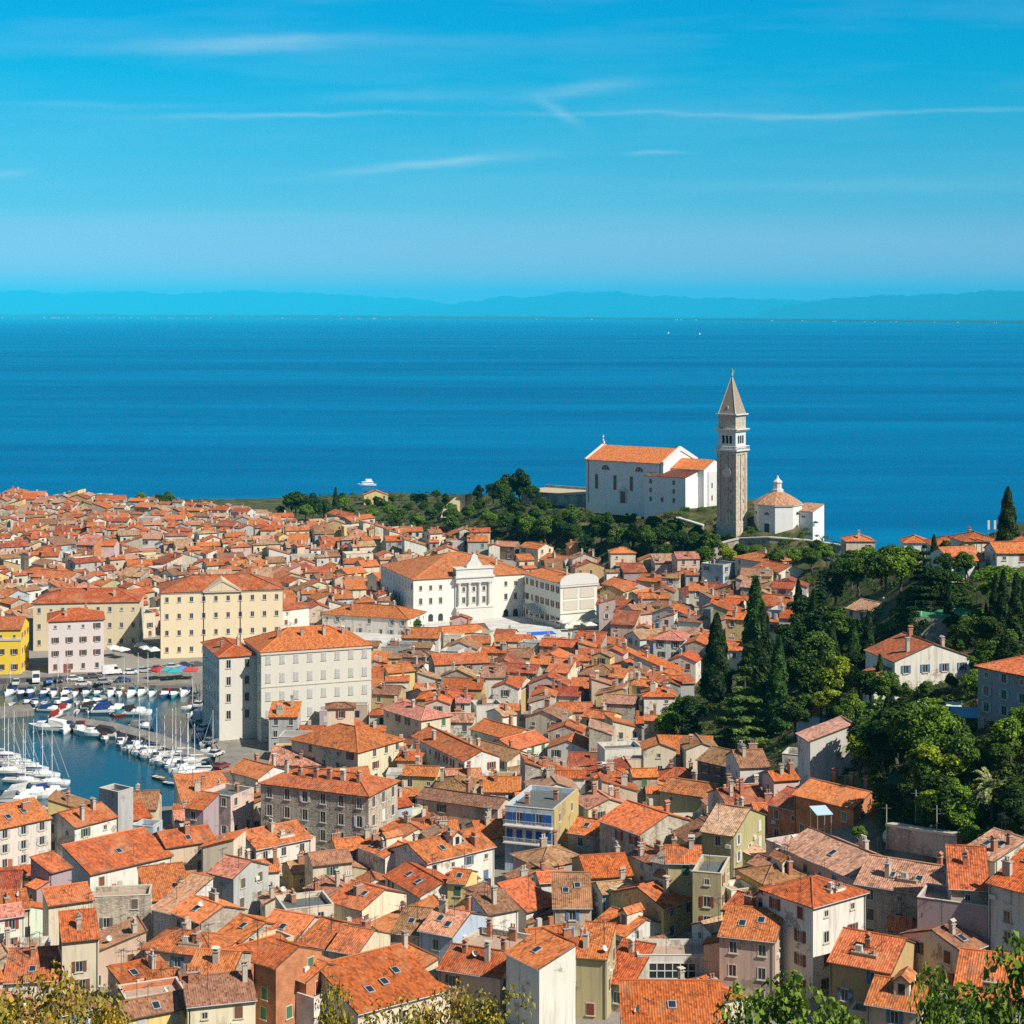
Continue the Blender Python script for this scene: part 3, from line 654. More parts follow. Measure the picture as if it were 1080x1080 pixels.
def house(x, y, zg, rz, w, d, h, kind, rc, wc, opts='', seed=0, name='house', cat='house', desc=None, group='houses of the old town', floors=None, shut=None, near=None, pitch=None, winkey=None, skipblank=0.3, wmode=None, clean=False):
    rng = random.Random(seed*7919+13); s = y/FPX; near = (s < NEARH) if near is None else near
    root = thing(name, (x, y, zg), rz)
    t = pitch or rng.uniform(.34, .42)
    if rc == 'o' and not clean and 'K' not in opts and rng.random() < .2: rc = rng.choice('bpkdd')
    wcol, wname = WALLC[wc]; j = rng.uniform(.9, 1.08); wcol = tuple(min(.8, c*j*rng.uniform(.97, 1.03)) for c in wcol)+(1,)
    rcol, rname = ROOFC[rc]; j = rng.uniform(.85, 1.14); rcol = (rcol[0]*j, rcol[1]*j*rng.uniform(.9, 1.12), rcol[2]*j*rng.uniform(.85, 1.2), 1)
    wm = M['stone'] if wc == 'S' else M['brick'] if wc == 'T' else M['plaster_church'] if clean else M['plaster']
    feats = []
    if kind == 'f': S, R, zf = [], [], None
    else: S, R, zf = roof_geo(kind, w, d, h, t, vo=.2 if w > 5 else .1)
    wall_mesh(kind, w, d, h, zf).obj('wall', [wm, M['trim']], root, color=wcol)
    if kind == 'f':
        mb = MB(); mb.face([(-w/2+.25, -d/2+.25, h-.75), (w/2-.25, -d/2+.25, h-.75), (w/2-.25, d/2-.25, h-.75), (-w/2+.25, d/2-.25, h-.75)])
        roof = mb.obj('roof', [M['grit'] if rc == 'g' else M['terrace']], root)
        zr = lambda px, py: h-.75
    else:
        mb = MB()
        for q in S: corr(mb, *q, ribs=near, ph=rng.uniform(0, 6))
        for a, b in R: mb.tube(Vector(a)+Vector((0, 0, .03)), Vector(b)+Vector((0, 0, .03)), .13, None, 6, 0)
        roof = mb.obj('roof', [M['tile' if near else 'tile_flat'], M['eave']], root, color=rcol); zr = zf
    # chimneys
    nc = int(opts[opts.index('c')+1]) if 'c' in opts else rng.choice([0, 1, 1, 2, 2, 3]) if s > .2 else rng.choice([1, 1, 2, 2, 3, 3])
    if w*d < 22 and 'c' not in opts: nc = rng.choice([0, 0, 1])
    pots = rng.random() < .5
    for i in range(nc):
        cx = rng.uniform(-w*.42, w*.42) if 'c' not in opts else (-w*.4+w*.8*(i+.5)/nc+rng.uniform(-.4, .4)); cy = rng.choice([-1, 1])*d*rng.uniform(.08, .36)
        if nc >= 4: cy = -d*.2
        cc = (.42, .17, .09, 1) if 'R' in opts or (rng.random() < .5) else (.5, .44, .35, 1)
        obj('chimney', LIB['chimneys'][rng.randrange(5)], roof, None, (cx, cy, zr(cx, cy)), rng.choice([0, PI/2]), cc)
    feats.append(['no chimney', 'one chimney', 'two chimneys', 'three chimneys', 'four chimneys', 'five chimneys', 'six chimneys', 'seven chimneys'][nc])
    # skylights
    nk = int(opts[opts.index('k')+1]) if 'k' in opts else (rng.choice([0, 0, 0, 1, 2]) if near and S else 0)
    if S and nk:
        q = S[0]; Wd = (Vector(q[1])-Vector(q[0])).length; Vd = (Vector(q[3])-Vector(q[0])).length
        if kind != 'h':
            for i in range(nk):
                k = obj('skylight', LIB['skylight'], roof); k.matrix_local = slope_frame(q, Wd*(.2+.6*(i+.5)/nk), Vd*rng.uniform(.35, .65))
            feats.append('skylight' if nk == 1 else 'skylights')
    for i in range(int(opts[opts.index('a')+1]) if 'a' in opts else rng.choice([1, 1, 2, 3] if near else [0, 0, 1])):
        ax, ay = rng.uniform(-w*.4, w*.4), rng.uniform(-d*.3, d*.3)
        obj('antenna', LIB['antennas'][rng.randrange(3)], root, None, (ax, ay, zr(ax, ay)), rng.uniform(0, 3))
    if 'd' in opts or (near and rng.random() < .18):
        ax, ay = rng.uniform(-w*.4, w*.4), -d*rng.uniform(.1, .4)
        k = obj('satellite_dish', LIB['dish'], root, None, (ax, ay, zr(ax, ay)+.6)); k.rotation_euler = (1.0, 0, rng.uniform(-1.5, 1.5)); feats.append('satellite dish')
    # windows
    fl = floors or max(1, int(round(h/2.8))); fh = h/fl
    sc, sname = (SHUT[rng.randrange(len(SHUT))] if shut is None else SHUT[shut]); sc = sc+(1,); mode0 = rng.choice(['open', 'open', 'shut', 'none'])
    if shut is not None: mode0 = 'open'
    nw = 0
    if 'B' not in opts:
        for fi, (ox, oy, frz, L, _) in enumerate(faces_of(w, d)):
            if str(fi) in opts.split('n')[-1] and 'n' in opts: continue
            if not seen(frz, rz, x, y): continue
            blank = fi != 0 and rng.random() < .45 and 'w' not in opts
            n = max(1, int(L/(3.3 if near else 3.2)))
            if blank: n = 1 if rng.random() < .6 else 0
            if L < 2.2: continue
            for fl_i in range(max(0, fl-4), fl):
                for i in range(n):
                    if rng.random() < skipblank and 'w' not in opts: continue
                    u = -L/2+L*(i+.5)/n+(rng.uniform(-.25, .25) if 'w' not in opts else 0)
                    key = winkey or ('small' if (fl_i == fl-1 and rng.random() < .3) or blank else 'std')
                    mode = wmode or (mode0 if rng.random() < .7 else rng.choice(['open', 'shut', 'none']))
                    if key == 'small': mode = 'none'
                    hw = LIB['dim_'+key][1]
                    z = fl_i*fh+fh*.52
                    if z+hw/2 > h-.25: z = h-.3-hw/2
                    put_window(root, (ox, oy, frz), u, z, key, mode, sc, near); nw += 1
            if near and rng.random() < .35 and L > 4:
                u = rng.uniform(-.4, .4)*L; px_, py_ = ox+math.cos(frz)*u, oy+math.sin(frz)*u
                obj('air_conditioner', LIB['ac'], root, None, (px_, py_, h-rng.uniform(1.2, 3)), frz)
    else: feats.append('blank walls')
    # small lean-to annexes, roof terraces and dormers
    for _a in range(0 if s > .21 or 'B' in opts or clean else rng.choice([0, 1, 1, 2] if near else [0, 1])):
        side = rng.choice([1, -1, 2]) if near else rng.choice([1, -1]); aw, ad, ah = rng.uniform(2.2, 4.0), rng.uniform(2.6, min(4.6, d)), h*rng.uniform(.35, .8)
        axp, ayp, arz = (side*(w/2+.02), rng.uniform(-.25, .25)*d, side*PI/2) if side != 2 else (rng.uniform(-.25, .25)*w, d/2+.02, PI)
        if side == 2: aw, ad = ad, aw
        k2 = rng.choice('ssf'); acol = tuple(min(.8, v*rng.uniform(.85, 1.1)) for v in (wcol[:3] if rng.random() < .5 else WALLC[rng.choice('WCES')][0]))+(1,)
        L_, D_ = (ad, aw); cxp, cyp = axp+math.sin(arz)*D_/2, ayp-math.cos(arz)*D_/2
        if k2 == 'f': S2, zf2 = [], None
        else: S2, _r, zf2 = roof_geo('s', L_, D_, ah, .36, .2, .1)
        an = wall_mesh(k2, L_, D_, ah, zf2).obj('annex', [wm, M['trim']], root, (cxp, cyp, 0), arz, acol)
        mb = MB()
        if k2 == 'f': mb.face([(-L_/2+.25, -D_/2+.25, ah-.7), (L_/2-.25, -D_/2+.25, ah-.7), (L_/2-.25, D_/2-.25, ah-.7), (-L_/2+.25, D_/2-.25, ah-.7)], 1)
        for q in S2: corr(mb, *q, ribs=near, ph=1.0)
        mb.obj('annex_roof', [M['tile' if near else 'tile_flat'], M['terrace'] if k2 == 'f' else M['eave']], an, color=rcol)
        if near and rng.random() < .6: put_window(root, (cxp+math.sin(arz)*D_/2, cyp-math.cos(arz)*D_/2, arz), 0, ah-1.4, 'small', 'none', sc, near)
    if near and kind in 'gh' and w > 6 and d > 6 and 'k' not in opts and rng.random() < .45:
        if rng.random() < .5: dormer(root, dict(h=h, d=d, w=w), rng.uniform(-.25, .25)*w, -d*.28, rng.uniform(1.3, 1.9))
        else:
            u0 = rng.uniform(-.3, .1)*w; tw, td = rng.uniform(2.2, 3.4), d*.30; zz = h+d*.12*t; m = MB(); m.box(u0, -d*.38, h-.5, u0+tw, -d*.38+td, zz+.35, 0); m.box(u0-.05, -d*.38-.05, zz+.35, u0+tw+.05, -d*.38+td+.05, zz+.45, 1, True)
            for i in range(int(tw/.35)+1): m.tube((u0+i*.35, -d*.38, zz+.45), (u0+i*.35, -d*.38, zz+1.35), .022, None, 4, 2)
            for xx in (u0, u0+tw): m.tube((xx, -d*.38, zz+1.35), (xx, -d*.38+td, zz+1.35), .03, None, 4, 2)
            m.tube((u0, -d*.38, zz+1.35), (u0+tw, -d*.38, zz+1.35), .03, None, 4, 2); m.obj('roof_terrace', [M['plaster'], M['terrace'], M['dark']], roof, color=wcol)
            m = MB(); m.box(u0+.4, -d*.38+.4, zz+.45, u0+1.2, -d*.38+1.0, zz+1.15, 0, True); m.lathe([(.2, zz+.45), (.28, zz+.9), (0, zz+.92)], 8, 1, u0+tw-.5, -d*.38+.5); m.obj('terrace_furniture', [M['white'], M['terrace']], roof)
    # gutters and downpipes
    if near and S:
        for q in S[:2] if kind != 's' else S:
            mb = MB(); mb.tube(Vector(q[0])+Vector((0, 0, -.06)), Vector(q[1])+Vector((0, 0, -.06)), .07, None, 6); mb.obj('gutter', [M['zinc'] if rng.random() < .5 else M['eave']], root)
        if rng.random() < .8:
            mb = MB(); sx = rng.choice([-1, 1]); mb.tube((sx*(w/2-.25), -d/2-.09, -2), (sx*(w/2-.25), -d/2-.09, h-.15), .05, None, 5); mb.obj('downpipe', [M['dark'] if rng.random() < .6 else M['zinc']], root)
    st = ['', 'single-storey', 'two-storey', 'three-storey', 'four-storey', 'five-storey', 'six-storey'][min(6, fl)]
    note(root, desc or [wname, st, rname, RK[kind], feats, sname if nw and mode0 != 'none' else None, w*d], cat, group, h)
    return root
# ------------------------------------------------------------------ houses read off the photograph: front eave corner to front eave corner, depth, eave height, roof, colours
TILES = dict(A=(0, 860), B=(270, 860), C=(540, 860), D=(810, 860), E=(0, 680), F=(270, 680), G=(540, 680), H=(810, 680), I=(0, 500), J=(270, 480), K=(540, 440), L=(810, 480))
HAND = """
A 380 245 725 165 9 7 s d W c0k1n3|the white house under a broad deep orange slope
E -20 777 215 727 12 10 g o W k2wc2|the white house by the harbour's near edge
E 315 768 492 722 9 9 g o W c2
E 498 622 562 604 5 12 f g G a0B|the grey stair tower over the harbour
A 208 240 302 214 5 9 s o M c0|the mauve tower house
A 0 402 128 385 8 6 g d C c0
A 205 377 392 350 4 9 s o C c0B|the yellow strip-roofed house
A 262 528 418 512 6 10 s d C c1
A 385 345 632 335 5 8 f t S a0c0
A 640 390 735 412 9 7 s p W c0B
A 725 402 865 455 8 8 g o S c1|the stone house with two tall grey stacks
A 882 236 992 262 8 9 g o G c1
A 915 495 1030 535 9 6 g o S c0
A 598 556 905 590 8 6 h o E c2
A 795 657 978 668 8 8 g o S c1n3|the plain grey-cream gable house with one brown window
A 530 775 782 738 5 6 f t T c0a0
A 530 852 802 800 5 5 g o Y c0
A 792 802 1078 772 5 6 s b C w
A 15 702 242 690 7 5 s o W c1
A -10 432 105 415 5 8 g o W c1
A 80 580 205 572 6 7 f t W c0a1
E 432 760 640 722 5 6 s o W c2
E 560 762 645 768 4 8 f g B c0
A 700 132 908 100 8 8 g o E c1
A 850 132 985 140 6 9 l o C c0k1
E 780 684 860 694 5 11 s o M c0
E 850 622 978 642 7 10 f g P c1
E 965 530 1100 565 8 8 g o W c2
B 0 140 232 92 10 6 g o W wc1
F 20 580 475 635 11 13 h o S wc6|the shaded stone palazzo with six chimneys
F 150 396 435 452 14 10 h o C k3c0n3|the big hip-roofed house with a lookout turret
F 300 266 414 262 4 15 h o C c0a0
F 55 505 300 505 7 6 s o C c1
F 660 382 880 515 8 7 g o W c2|the long white house with a stepped end
F 538 268 700 318 8 8 h o C c1
F 755 82 985 72 9 9 g o S c0|the peeling stone house above the narrow street
F 905 352 1075 398 8 6 g o C c1
F 850 432 1060 490 8 5 g b C c2
F 775 322 915 326 6 6 g o W c1
F 680 642 1020 690 6 6 g b E c1
B 720 197 1005 127 10 6 g o W c3n3|the white house with paired chimneys and a dish
B 430 126 550 176 8 6 g o W c2n0|the white round-gabled house
B 240 207 405 190 6 6 g b C c0
B 545 250 700 342 8 5 g d W a2c0
B 808 277 875 283 6 6 g o Y c0|the small yellow house
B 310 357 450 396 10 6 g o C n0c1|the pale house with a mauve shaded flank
B 690 480 830 506 10 7 g k B c2|the pale blue house under a pinkish roof
B 570 490 690 502 6 6 s b S c0
B 0 492 170 522 10 6 g o E k1c0
B 182 527 300 556 10 6 g o C c0
B 305 560 430 582 9 6 g o C c1
B 45 547 160 512 4 7 f g Y c0B
B 430 832 792 736 10 4 s d C k3c0|the big deep orange roof behind the olive trees
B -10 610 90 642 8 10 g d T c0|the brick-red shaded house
B 90 650 220 700 7 8 g o T c1
B 770 642 1030 682 9 6 g o E c2d
G -30 678 175 697 14 11 f g B c2B|the blue-shuttered house with a flat grey roof
G 237 787 350 803 8 6 g o S c1
G 370 737 540 797 12 9 g o S c1n1|the dark stone house with a lit gable
C 640 388 780 342 10 5 g o Y c1|the house with a little gabled dormer
C 455 305 628 375 7 6 G o S c0n0
C 175 386 335 386 8 5 s b E c0|the pale parapet house
C 60 402 182 372 7 4 s o W c0
C 338 455 480 507 8 4 g o W c0
C 270 592 400 602 7 8 s o L d|the olive-grey house with a white dish
C 370 692 510 716 8 4 s o S c1
C 115 642 268 602 7 8 l o W c0B|the blind white gable
C 530 590 872 590 6 6 f t W c0B|the white house with a long glazed balcony
C 470 925 905 932 9 5 s d T k1c0|the nearest ribbed red roof
C 875 502 1110 528 6 9 s o E c0|the tall beige house with two small windows
C 890 396 1085 441 8 10 g o S c1
C 762 236 882 246 8 11 f g L c0w|the olive house with dark windows
C 652 196 800 200 7 10 g o L c2
C 592 192 742 220 4 6 s g W c0B
G 800 782 935 802 13 10 g p L c2
G 392 442 550 434 6 8 f g W c0B|the blank white box house
G 555 440 692 440 6 8 G o C c0
G 782 482 962 522 9 6 g b K c1|the dark loggia house
G 962 515 1085 510 9 7 g b W c2
G 625 612 830 642 8 5 g o L c1
G 150 432 322 442 8 5 G o W c0
G 10 442 155 402 8 5 g o W c0
G 425 357 547 350 6 6 r o C c0
G 325 377 420 380 8 8 r p S c0
G 310 132 465 130 5 5 s o Y c0
G 95 57 230 65 8 6 G o C c1
D 190 382 437 312 9 12 h d W wc0|the white four-storey house
D 370 282 745 342 12 8 g p S c2w|the long weathered roof
D 60 132 380 272 10 7 g o E k1c1
D 630 347 1012 396 6 10 f t M c0B|the long mauve wall
D 765 302 937 312 9 10 s o E c1
D 930 287 1090 322 10 10 s o W c2
D 500 477 600 487 5 4 g o B c0|the small bright blue house
D 258 608 520 657 11 8 g o O c1|the ochre house at the bottom edge
D 415 788 642 826 9 5 g o E c0
D 780 762 1095 802 9 5 s o W c1
D 820 577 942 532 9 5 g b C c1
D 680 520 830 545 8 4 g o E c0
H 110 628 360 687 9 7 g o T c3Rn3|the brick house with three brick chimneys
H 178 405 362 396 6 9 l p W c0Ba0|the blank white house under the trees
H 60 460 176 470 5 5 f g W c0
H 120 290 217 296 5 5 s o B c0a0|the little grey-blue house among the cypresses
H 0 667 142 702 5 6 s r T c0
H 885 87 1110 132 14 10 h o M wc2|the mauve palazzo on the hill
L 535 868 868 850 12 7 G o W c3n3|the white gabled villa
L 330 642 552 692 9 5 g p C c2|the villa with a pale brown roof
L 775 446 922 440 11 6 g o W c0|the villa with big glass doors
L 965 412 1110 410 9 5 g o W c0
L 690 378 832 380 9 4 h o W c0
L 830 362 972 358 9 4 h o C c1
L 575 368 682 370 9 4 h o W c0
L 330 362 452 362 9 4 h o E c1
L 1030 372 1150 370 9 4 h o E c0
L -40 560 120 565 7 7 h b O c1|the ochre house with white windows
L -60 470 20 500 9 6 g o W c0
K 735 752 975 747 14 5 h r W c1|the white house under a broad red hip roof
K 380 700 470 735 9 9 g o G c0
K 470 735 560 705 8 9 g o Y c0
K 550 760 640 740 7 6 g o B c0
K 540 935 735 920 8 6 g p W c1
K 115 600 208 612 8 6 g o G c1
K 30 545 110 555 8 5 g o C c1
K 600 540 700 540 8 4 h b C c0
K 940 590 1080 612 10 6 h o E c1|the long orange house below the chapel
K 890 625 960 610 8 6 f g B c1
J 385 500 468 492 8 8 g o Y c0|the small yellow house left of the town hall
J 280 668 640 690 14 6 h o W c2|the wide hip-roofed house in front of the town hall
J 795 755 985 740 8 6 g o C c2|the orange-roofed house before the town hall's left wing
J 750 822 885 832 8 5 g b E c0
J 890 792 990 790 7 6 g o Y c0
J 300 243 410 268 8 6 g o B c1
J 395 275 502 262 6 7 g o P c1|the pink house below the shore trees
J 245 290 365 280 8 6 g o W c1
J 700 325 770 340 7 5 G o W c0
J 830 340 920 335 7 5 G o C c0
J 1000 380 1090 385 7 5 g o K c0
I 322 297 396 300 8 10 s k T c0|the dark red tower house
I 396 300 482 300 9 9 g o P B|the peach blank-walled house
I 540 395 702 388 10 5 g o W c1
I 835 382 988 380 9 5 g o C c1
I 405 110 528 108 9 7 g d G c0|the lone grey house on the far skyline
I 128 430 300 442 10 6 g o S c0
I 840 330 935 335 8 5 g o W c0
I 700 265 800 268 8 5 g o W c0
I -20 505 45 520 8 8 g o B c0
J 455 168 555 166 7 5 G o Y c0|the yellow gabled house on the far shore
F 490 110 560 118 6 6 g o E c0
F 560 118 670 108 7 7 g o Y c0
F 490 175 600 190 7 6 f t W c1
F 930 258 1040 252 6 6 f g W c1
F 1040 300 1100 290 6 7 g o W c1
"""
PLACED = []     # footprints: (centre x, centre y, half w, half d, cos, sin)
def footprint(cx, cy, w, d, rz): return (cx, cy, w/2, d/2, math.cos(rz), math.sin(rz), math.hypot(w, d)/2)
def overlap(a, b, gap=0.0):
    if math.hypot(a[0]-b[0], a[1]-b[1]) > a[6]+b[6]+gap: return False
    for (p, q) in ((a, b), (b, a)):
        for ax, ay, he in ((p[4], p[5], p[2]), (-p[5], p[4], p[3])):
            dist = abs((q[0]-p[0])*ax+(q[1]-p[1])*ay); r = q[2]*abs(q[4]*ax+q[5]*ay)+q[3]*abs(-q[5]*ax+q[4]*ay)
            if dist > he+r+gap: break
        else: continue
        return False
    return True
SPECS = []      # (distance, dict)
def parse_hand():
    for li, line in enumerate(HAND.strip().splitlines()):
        body, _, anch = line.partition('|'); q = body.split(); ox, oy = TILES[q[0]]
        x1, y1, x2, y2 = [float(v)/4 for v in q[1:5]]; x1 += ox; x2 += ox; y1 += oy; y2 += oy; d, h = float(q[5]), float(q[6])
        px, py, g = ray_ground(x1, y1, h, 140); zE = g+h
        s2 = (CH-zE)/(y2-HY); qx, qy = (x2-540)*s2, s2*FPX
        w = math.hypot(qx-px, qy-py)
        if abs(y2-y1) < abs(x2-x1)*0.02+0.6: rz = math.atan2(qy-py, qx-px)*0.6
        else: rz = math.atan2(qy-py, qx-px)
        lim = math.radians(62); rz = max(-lim, min(lim, rz)); wx = abs(x2-x1)*px_scale(py); w = min(w, abs(x2-x1)*(py/FPX)/max(.45, math.cos(rz))*1.05)
        w = max(3.0, w)
        cx = px+math.cos(rz)*w/2-math.sin(rz)*d/2; cy = py+math.sin(rz)*w/2+math.cos(rz)*d/2
        g = min(T(cx, cy), g); 
        SPECS.append(dict(x=cx, y=cy, zg=zE-h, rz=rz, w=w, d=d, h=h, kind=q[7], rc=q[8], wc=q[9], opts=('K' if anch else '')+(q[10].replace('-', '') if len(q) > 10 else ''), seed=li+1, anch=anch, pxy=((x1+x2)/2, (y1+y2)/2), hand=True))
        PLACED.append(footprint(cx, cy, w, d, rz))
def px_scale(y): return y/FPX
parse_hand()
# landmark footprints are reserved before the gaps between houses are filled
RESERVED = []
# ------------------------------------------------------------------ landmarks
WALLC['V'] = ((.74, .60, .38), 'pale yellow'); WALLC['R'] = ((.68, .58, .53), 'pinkish white'); WALLC['X'] = ((.86, .56, .03), 'bright yellow'); WALLC['H'] = ((.66, .625, .54), 'off-white')
def spot(x1, y1, x2, d, h, rz, w=None):
    px, py, g = ray_ground(x1, y1, h, 140); s = py/FPX
    if w is None:
        # width so that the right eave corner lands on column x2
        w = 1.0
        for _ in range(140):
            qx, qy = px+math.cos(rz)*w, py+math.sin(rz)*w
            if to_px(qx, qy, 0)[0] >= x2: break
            w += 0.6
    cx = px+math.cos(rz)*w/2-math.sin(rz)*d/2; cy = py+math.sin(rz)*w/2+math.cos(rz)*d/2
    PLACED.append(footprint(cx, cy, w+.6, d+.6, rz)); return dict(x=cx, y=cy, zg=g, rz=rz, w=w, d=d, h=h)
def landmarks():
    OUT = dict(group=None, skipblank=0.0, near=False, clean=True)
    S = spot(169.5, 624.5, 297, 18, 19, .2)
    r = house(**S, kind='h', rc='d', wc='V', opts='wc2k0a0', seed=901, name='courthouse', cat='palace', desc='tall pale yellow palace with a triangular pediment facing the harbour square', floors=4, winkey='std', pitch=.36, wmode='none', **OUT)
    mb = MB(); w, d, h = S['w'], S['d'], S['h']; pw = 5.2
    mb.face([(-pw, -d/2-.35, h-.2), (pw, -d/2-.35, h-.2), (0, -d/2-.35, h+2.6)], 0); mb.box(-pw-.2, -d/2-.5, h-.5, pw+.2, -d/2-.02, h-.19, 1, True)
    for sx in (-1, 1):
        mb.face([(sx*(pw+.4), -d/2-.55, h-.1), (0, -d/2-.55, h+3.0), (0, -d/2-.55, h+2.6), (sx*(pw+.1), -d/2-.55, h-.3)], 1)
        mb.face([(sx*(pw+.4), -d/2-.6, h-.05), (0, -d/2-.6, h+3.02), (0, 0, h+3.02), (sx*(pw+.4), 0, h-.05)], 2)
    pass
    p = mb.obj('pediment', [M['plaster'], M['trim'], M['tile_flat']], r, color=(.74, .60, .38, 1)); p.data.materials.append(M['glass'])
    for sx in (-1, 1):
        m2 = MB(); m2.box(sx*pw-.12, -d/2-.1, 0, sx*pw+.12, -d/2-.002, h-.5, 0); m2.obj('downpipe', [M['dark']], r)
    m3 = MB(); m3.box(-w/2-.15, -d/2-.18, h-.6, w/2+.15, -d/2-.004, h-.2, 0, True); m3.box(-w/2-.15, -d/2-.18, h-.6, -w/2-.004, d/2, h-.2, 0, True); m3.obj('cornice', [M['trim']], r)
    anchor('the pale yellow palace', 232, 655, r)
    S = spot(35, 636, 146, 16, 14, .12)
    r = house(**S, kind='h', rc='d', wc='V', opts='wc3k1', seed=902, name='palazzo', cat='palace', desc='broad cream palace under a red hipped roof behind the pinkish corner house', floors=3, wmode='none', **OUT); anchor('the broad cream palace', 100, 632, r)
    S = spot(51, 655, 107.5, 13, 14.5, .25)
    r = house(**S, kind='h', rc='d', wc='R', opts='wc2k0', seed=903, name='palazzo', cat='palace', desc='pinkish white corner house with brown shutters facing the boats', floors=4, shut=1, **OUT); anchor('the pinkish corner house', 78, 680, r)
    dm = MB(); dm.box(-.9, -.1, 0, .9, .05, 2.6, 0, True); obj('door', dm.mesh('door', [M['paint']]), r, None, (-2.4, -6.55, 0), 0, (.25, .07, .04, 1))
    S = spot(-34, 664, 20.5, 12, 12.5, .08)
    r = house(**S, kind='g', rc='o', wc='X', opts='wc1k0', seed=904, name='palazzo', cat='palace', desc='bright yellow house with white cornice cut by the picture edge', floors=3, **OUT); anchor('the bright yellow house', 8, 690, r)
    m3 = MB(); w, d, h = S['w'], S['d'], S['h']; m3.box(-w/2-.15, -d/2-.2, h-3.2, w/2+.15, -d/2-.004, h-2.6, 0, True); m3.obj('cornice', [M['trim']], r)
    S = spot(275.5, 687, 391, 17, 21, .36)
    r = house(**S, kind='h', rc='o', wc='H', opts='wc4k0', seed=905, name='hotel', cat='hotel', desc='big off-white hotel of five storeys with rows of pale shutters', floors=5, shut=3, winkey='tall', pitch=.42, wmode='shut', **OUT); anchor('the big off-white hotel', 330, 730, r)
    w, d, h = S['w'], S['d'], S['h']; m3 = MB()
    m3.box(-w/2-.2, -d/2-.25, h-.9, w/2+.2, -d/2-.004, h-.25, 0, True); m3.box(-w/2-.25, -d/2-.25, h-.9, -w/2-.004, d/2, h-.25, 0, True)
    for zz in (h*.2, h*.6): m3.box(-w/2-.1, -d/2-.12, zz, w/2+.1, -d/2-.003, zz+.25, 0, True); m3.box(-w/2-.12, -d/2-.12, zz, -w/2-.003, d/2, zz+.25, 0, True)
    m3.obj('cornice', [M['trim']], r)
    S2 = dict(S); c, s_ = math.cos(.36), math.sin(.36); lx, ly = -w/2-4.36, 6.5
    S2.update(x=S['x']+c*lx-s_*ly, y=S['y']+s_*lx+c*ly, w=8.6, d=20, h=19.5)
    PLACED.append(footprint(S2['x'], S2['y'], 8.6, 20, .36))
    r = house(**S2, kind='h', rc='d', wc='H', opts='wc2k0', seed=906, name='hotel', cat='hotel', desc='narrow shaded hotel wing left of the big off-white hotel', floors=5, winkey='tall', shut=3, wmode='none', **OUT)
    # town hall
    S = spot(436, 611, 560, 36, 14.8, .36); w, d, h = S['w'], S['d'], S['h']
    r = house(**S, kind='h', rc='o', wc='W', opts='wc3k4n0', seed=907, name='town_hall', cat='town hall', desc='white town hall with four tall columns and a carved crest above its centre', floors=3, winkey='tall', pitch=.3, **OUT); anchor('the white town hall', 500, 625, r)
    for sx in (-1, 1):
        for i in range(3):
            u = sx*(w/2-2.4-i*3.3)
            for z, key in ((h*.52, 'tall'), (h*.80, 'std')): put_window(r, (0, -d/2, 0), u, z, key, 'none', (.5, .5, .5, 1), False)
            ab = MB(); ab.box(-.8, -.06, -1.6, .8, .02, .6, 0, True); n = 10
            ab.face([(.8*math.cos(PI*k/n), -.06, .6+.8*math.sin(PI*k/n)) for k in range(n+1)], 0); obj('arched_door', ab.mesh('arched_door', [M['glass']]), r, None, (u, -d/2, 2.2))
    pw = 6.2; y0 = -d/2-1.6; m = MB()
    m.box(-pw, y0, 0, pw, -d/2+.01, 5.0, 0, False); m.box(-pw-.2, y0-.2, 5.0, pw+.2, -d/2+.01, 5.4, 0, True)
    m.box(-pw, -d/2-.5, 5.4, pw, -d/2+2, h+2.6, 0)
    m.box(-pw-.1, y0, 13.0, pw+.1, -d/2+.3, 14.6, 0, True); m.box(-pw-.4, y0-.4, 14.6, pw+.4, -d/2+2, 15.1, 0, True)
    m.box(-pw, y0+.3, 15.1, pw, -d/2+2.2, 17.3, 0); m.box(-pw-.3, y0, 17.3, pw+.3, -d/2+2.4, 17.7, 0, True)
    m.obj('portico', [M['white']], r)
    for k in range(4):
        cx = -pw+1.1+k*(2*pw-2.2)/3; mc = MB(); mc.box(-.65, -.65, 5.4, .65, .65, 5.8, 0); mc.lathe([(.55, 5.8), (.58, 8), (.48, 12.3), (.7, 12.7), (.7, 13.0)], 12, 0); obj('column', mc.mesh('column', [M['white']]), r, None, (cx, y0+.7, 0))
        if k < 3:
            for z, key in ((7.4, 'tall'), (10.8, 'std')): put_window(r, (0, -d/2-.5, 0), cx+1.65, z, key, 'none', (.5, .5, .5, 1), False)
    m = MB(); m.box(-2.6, y0+.5, 17.7, 2.6, y0+1.5, 18.6, 0)
    for pts in ([(-2.6, 18.6), (2.6, 18.6), (1.4, 20.0), (.9, 21.4), (0, 22.3), (-.9, 21.4), (-1.4, 20.0)],):
        m.face([(x, y0+.5, z) for x, z in pts], 0); m.face([(x, y0+1.4, z) for x, z in reversed(pts)], 0)
        for a, b in zip(pts, pts[1:]+pts[:1]): m.face([(a[0], y0+.5, a[1]), (a[0], y0+1.4, a[1]), (b[0], y0+1.4, b[1]), (b[0], y0+.5, b[1])], 0)
    m.obj('crest', [M['white']], r)
    S = spot(591, 615, 628, 24, 14.2, .47); w, d, h = S['w'], S['d'], S['h']
    r = house(**S, kind='G', rc='o', wc='W', opts='wc1k0n0', seed=908, name='palazzo', cat='palace', desc='white palace with a blind panelled front under a curved gable', floors=3, winkey='tall', pitch=.2, **OUT); anchor('the white palace with the curved gable', 609, 630, r)
    m = MB(); n = 14; pts = [(-w/2-.3, h-.8), (w/2+.3, h-.8)]+[((w/2+.3)*math.cos(PI*k/n), h+.4+2.3*math.sin(PI*k/n)) for k in range(n+1)]
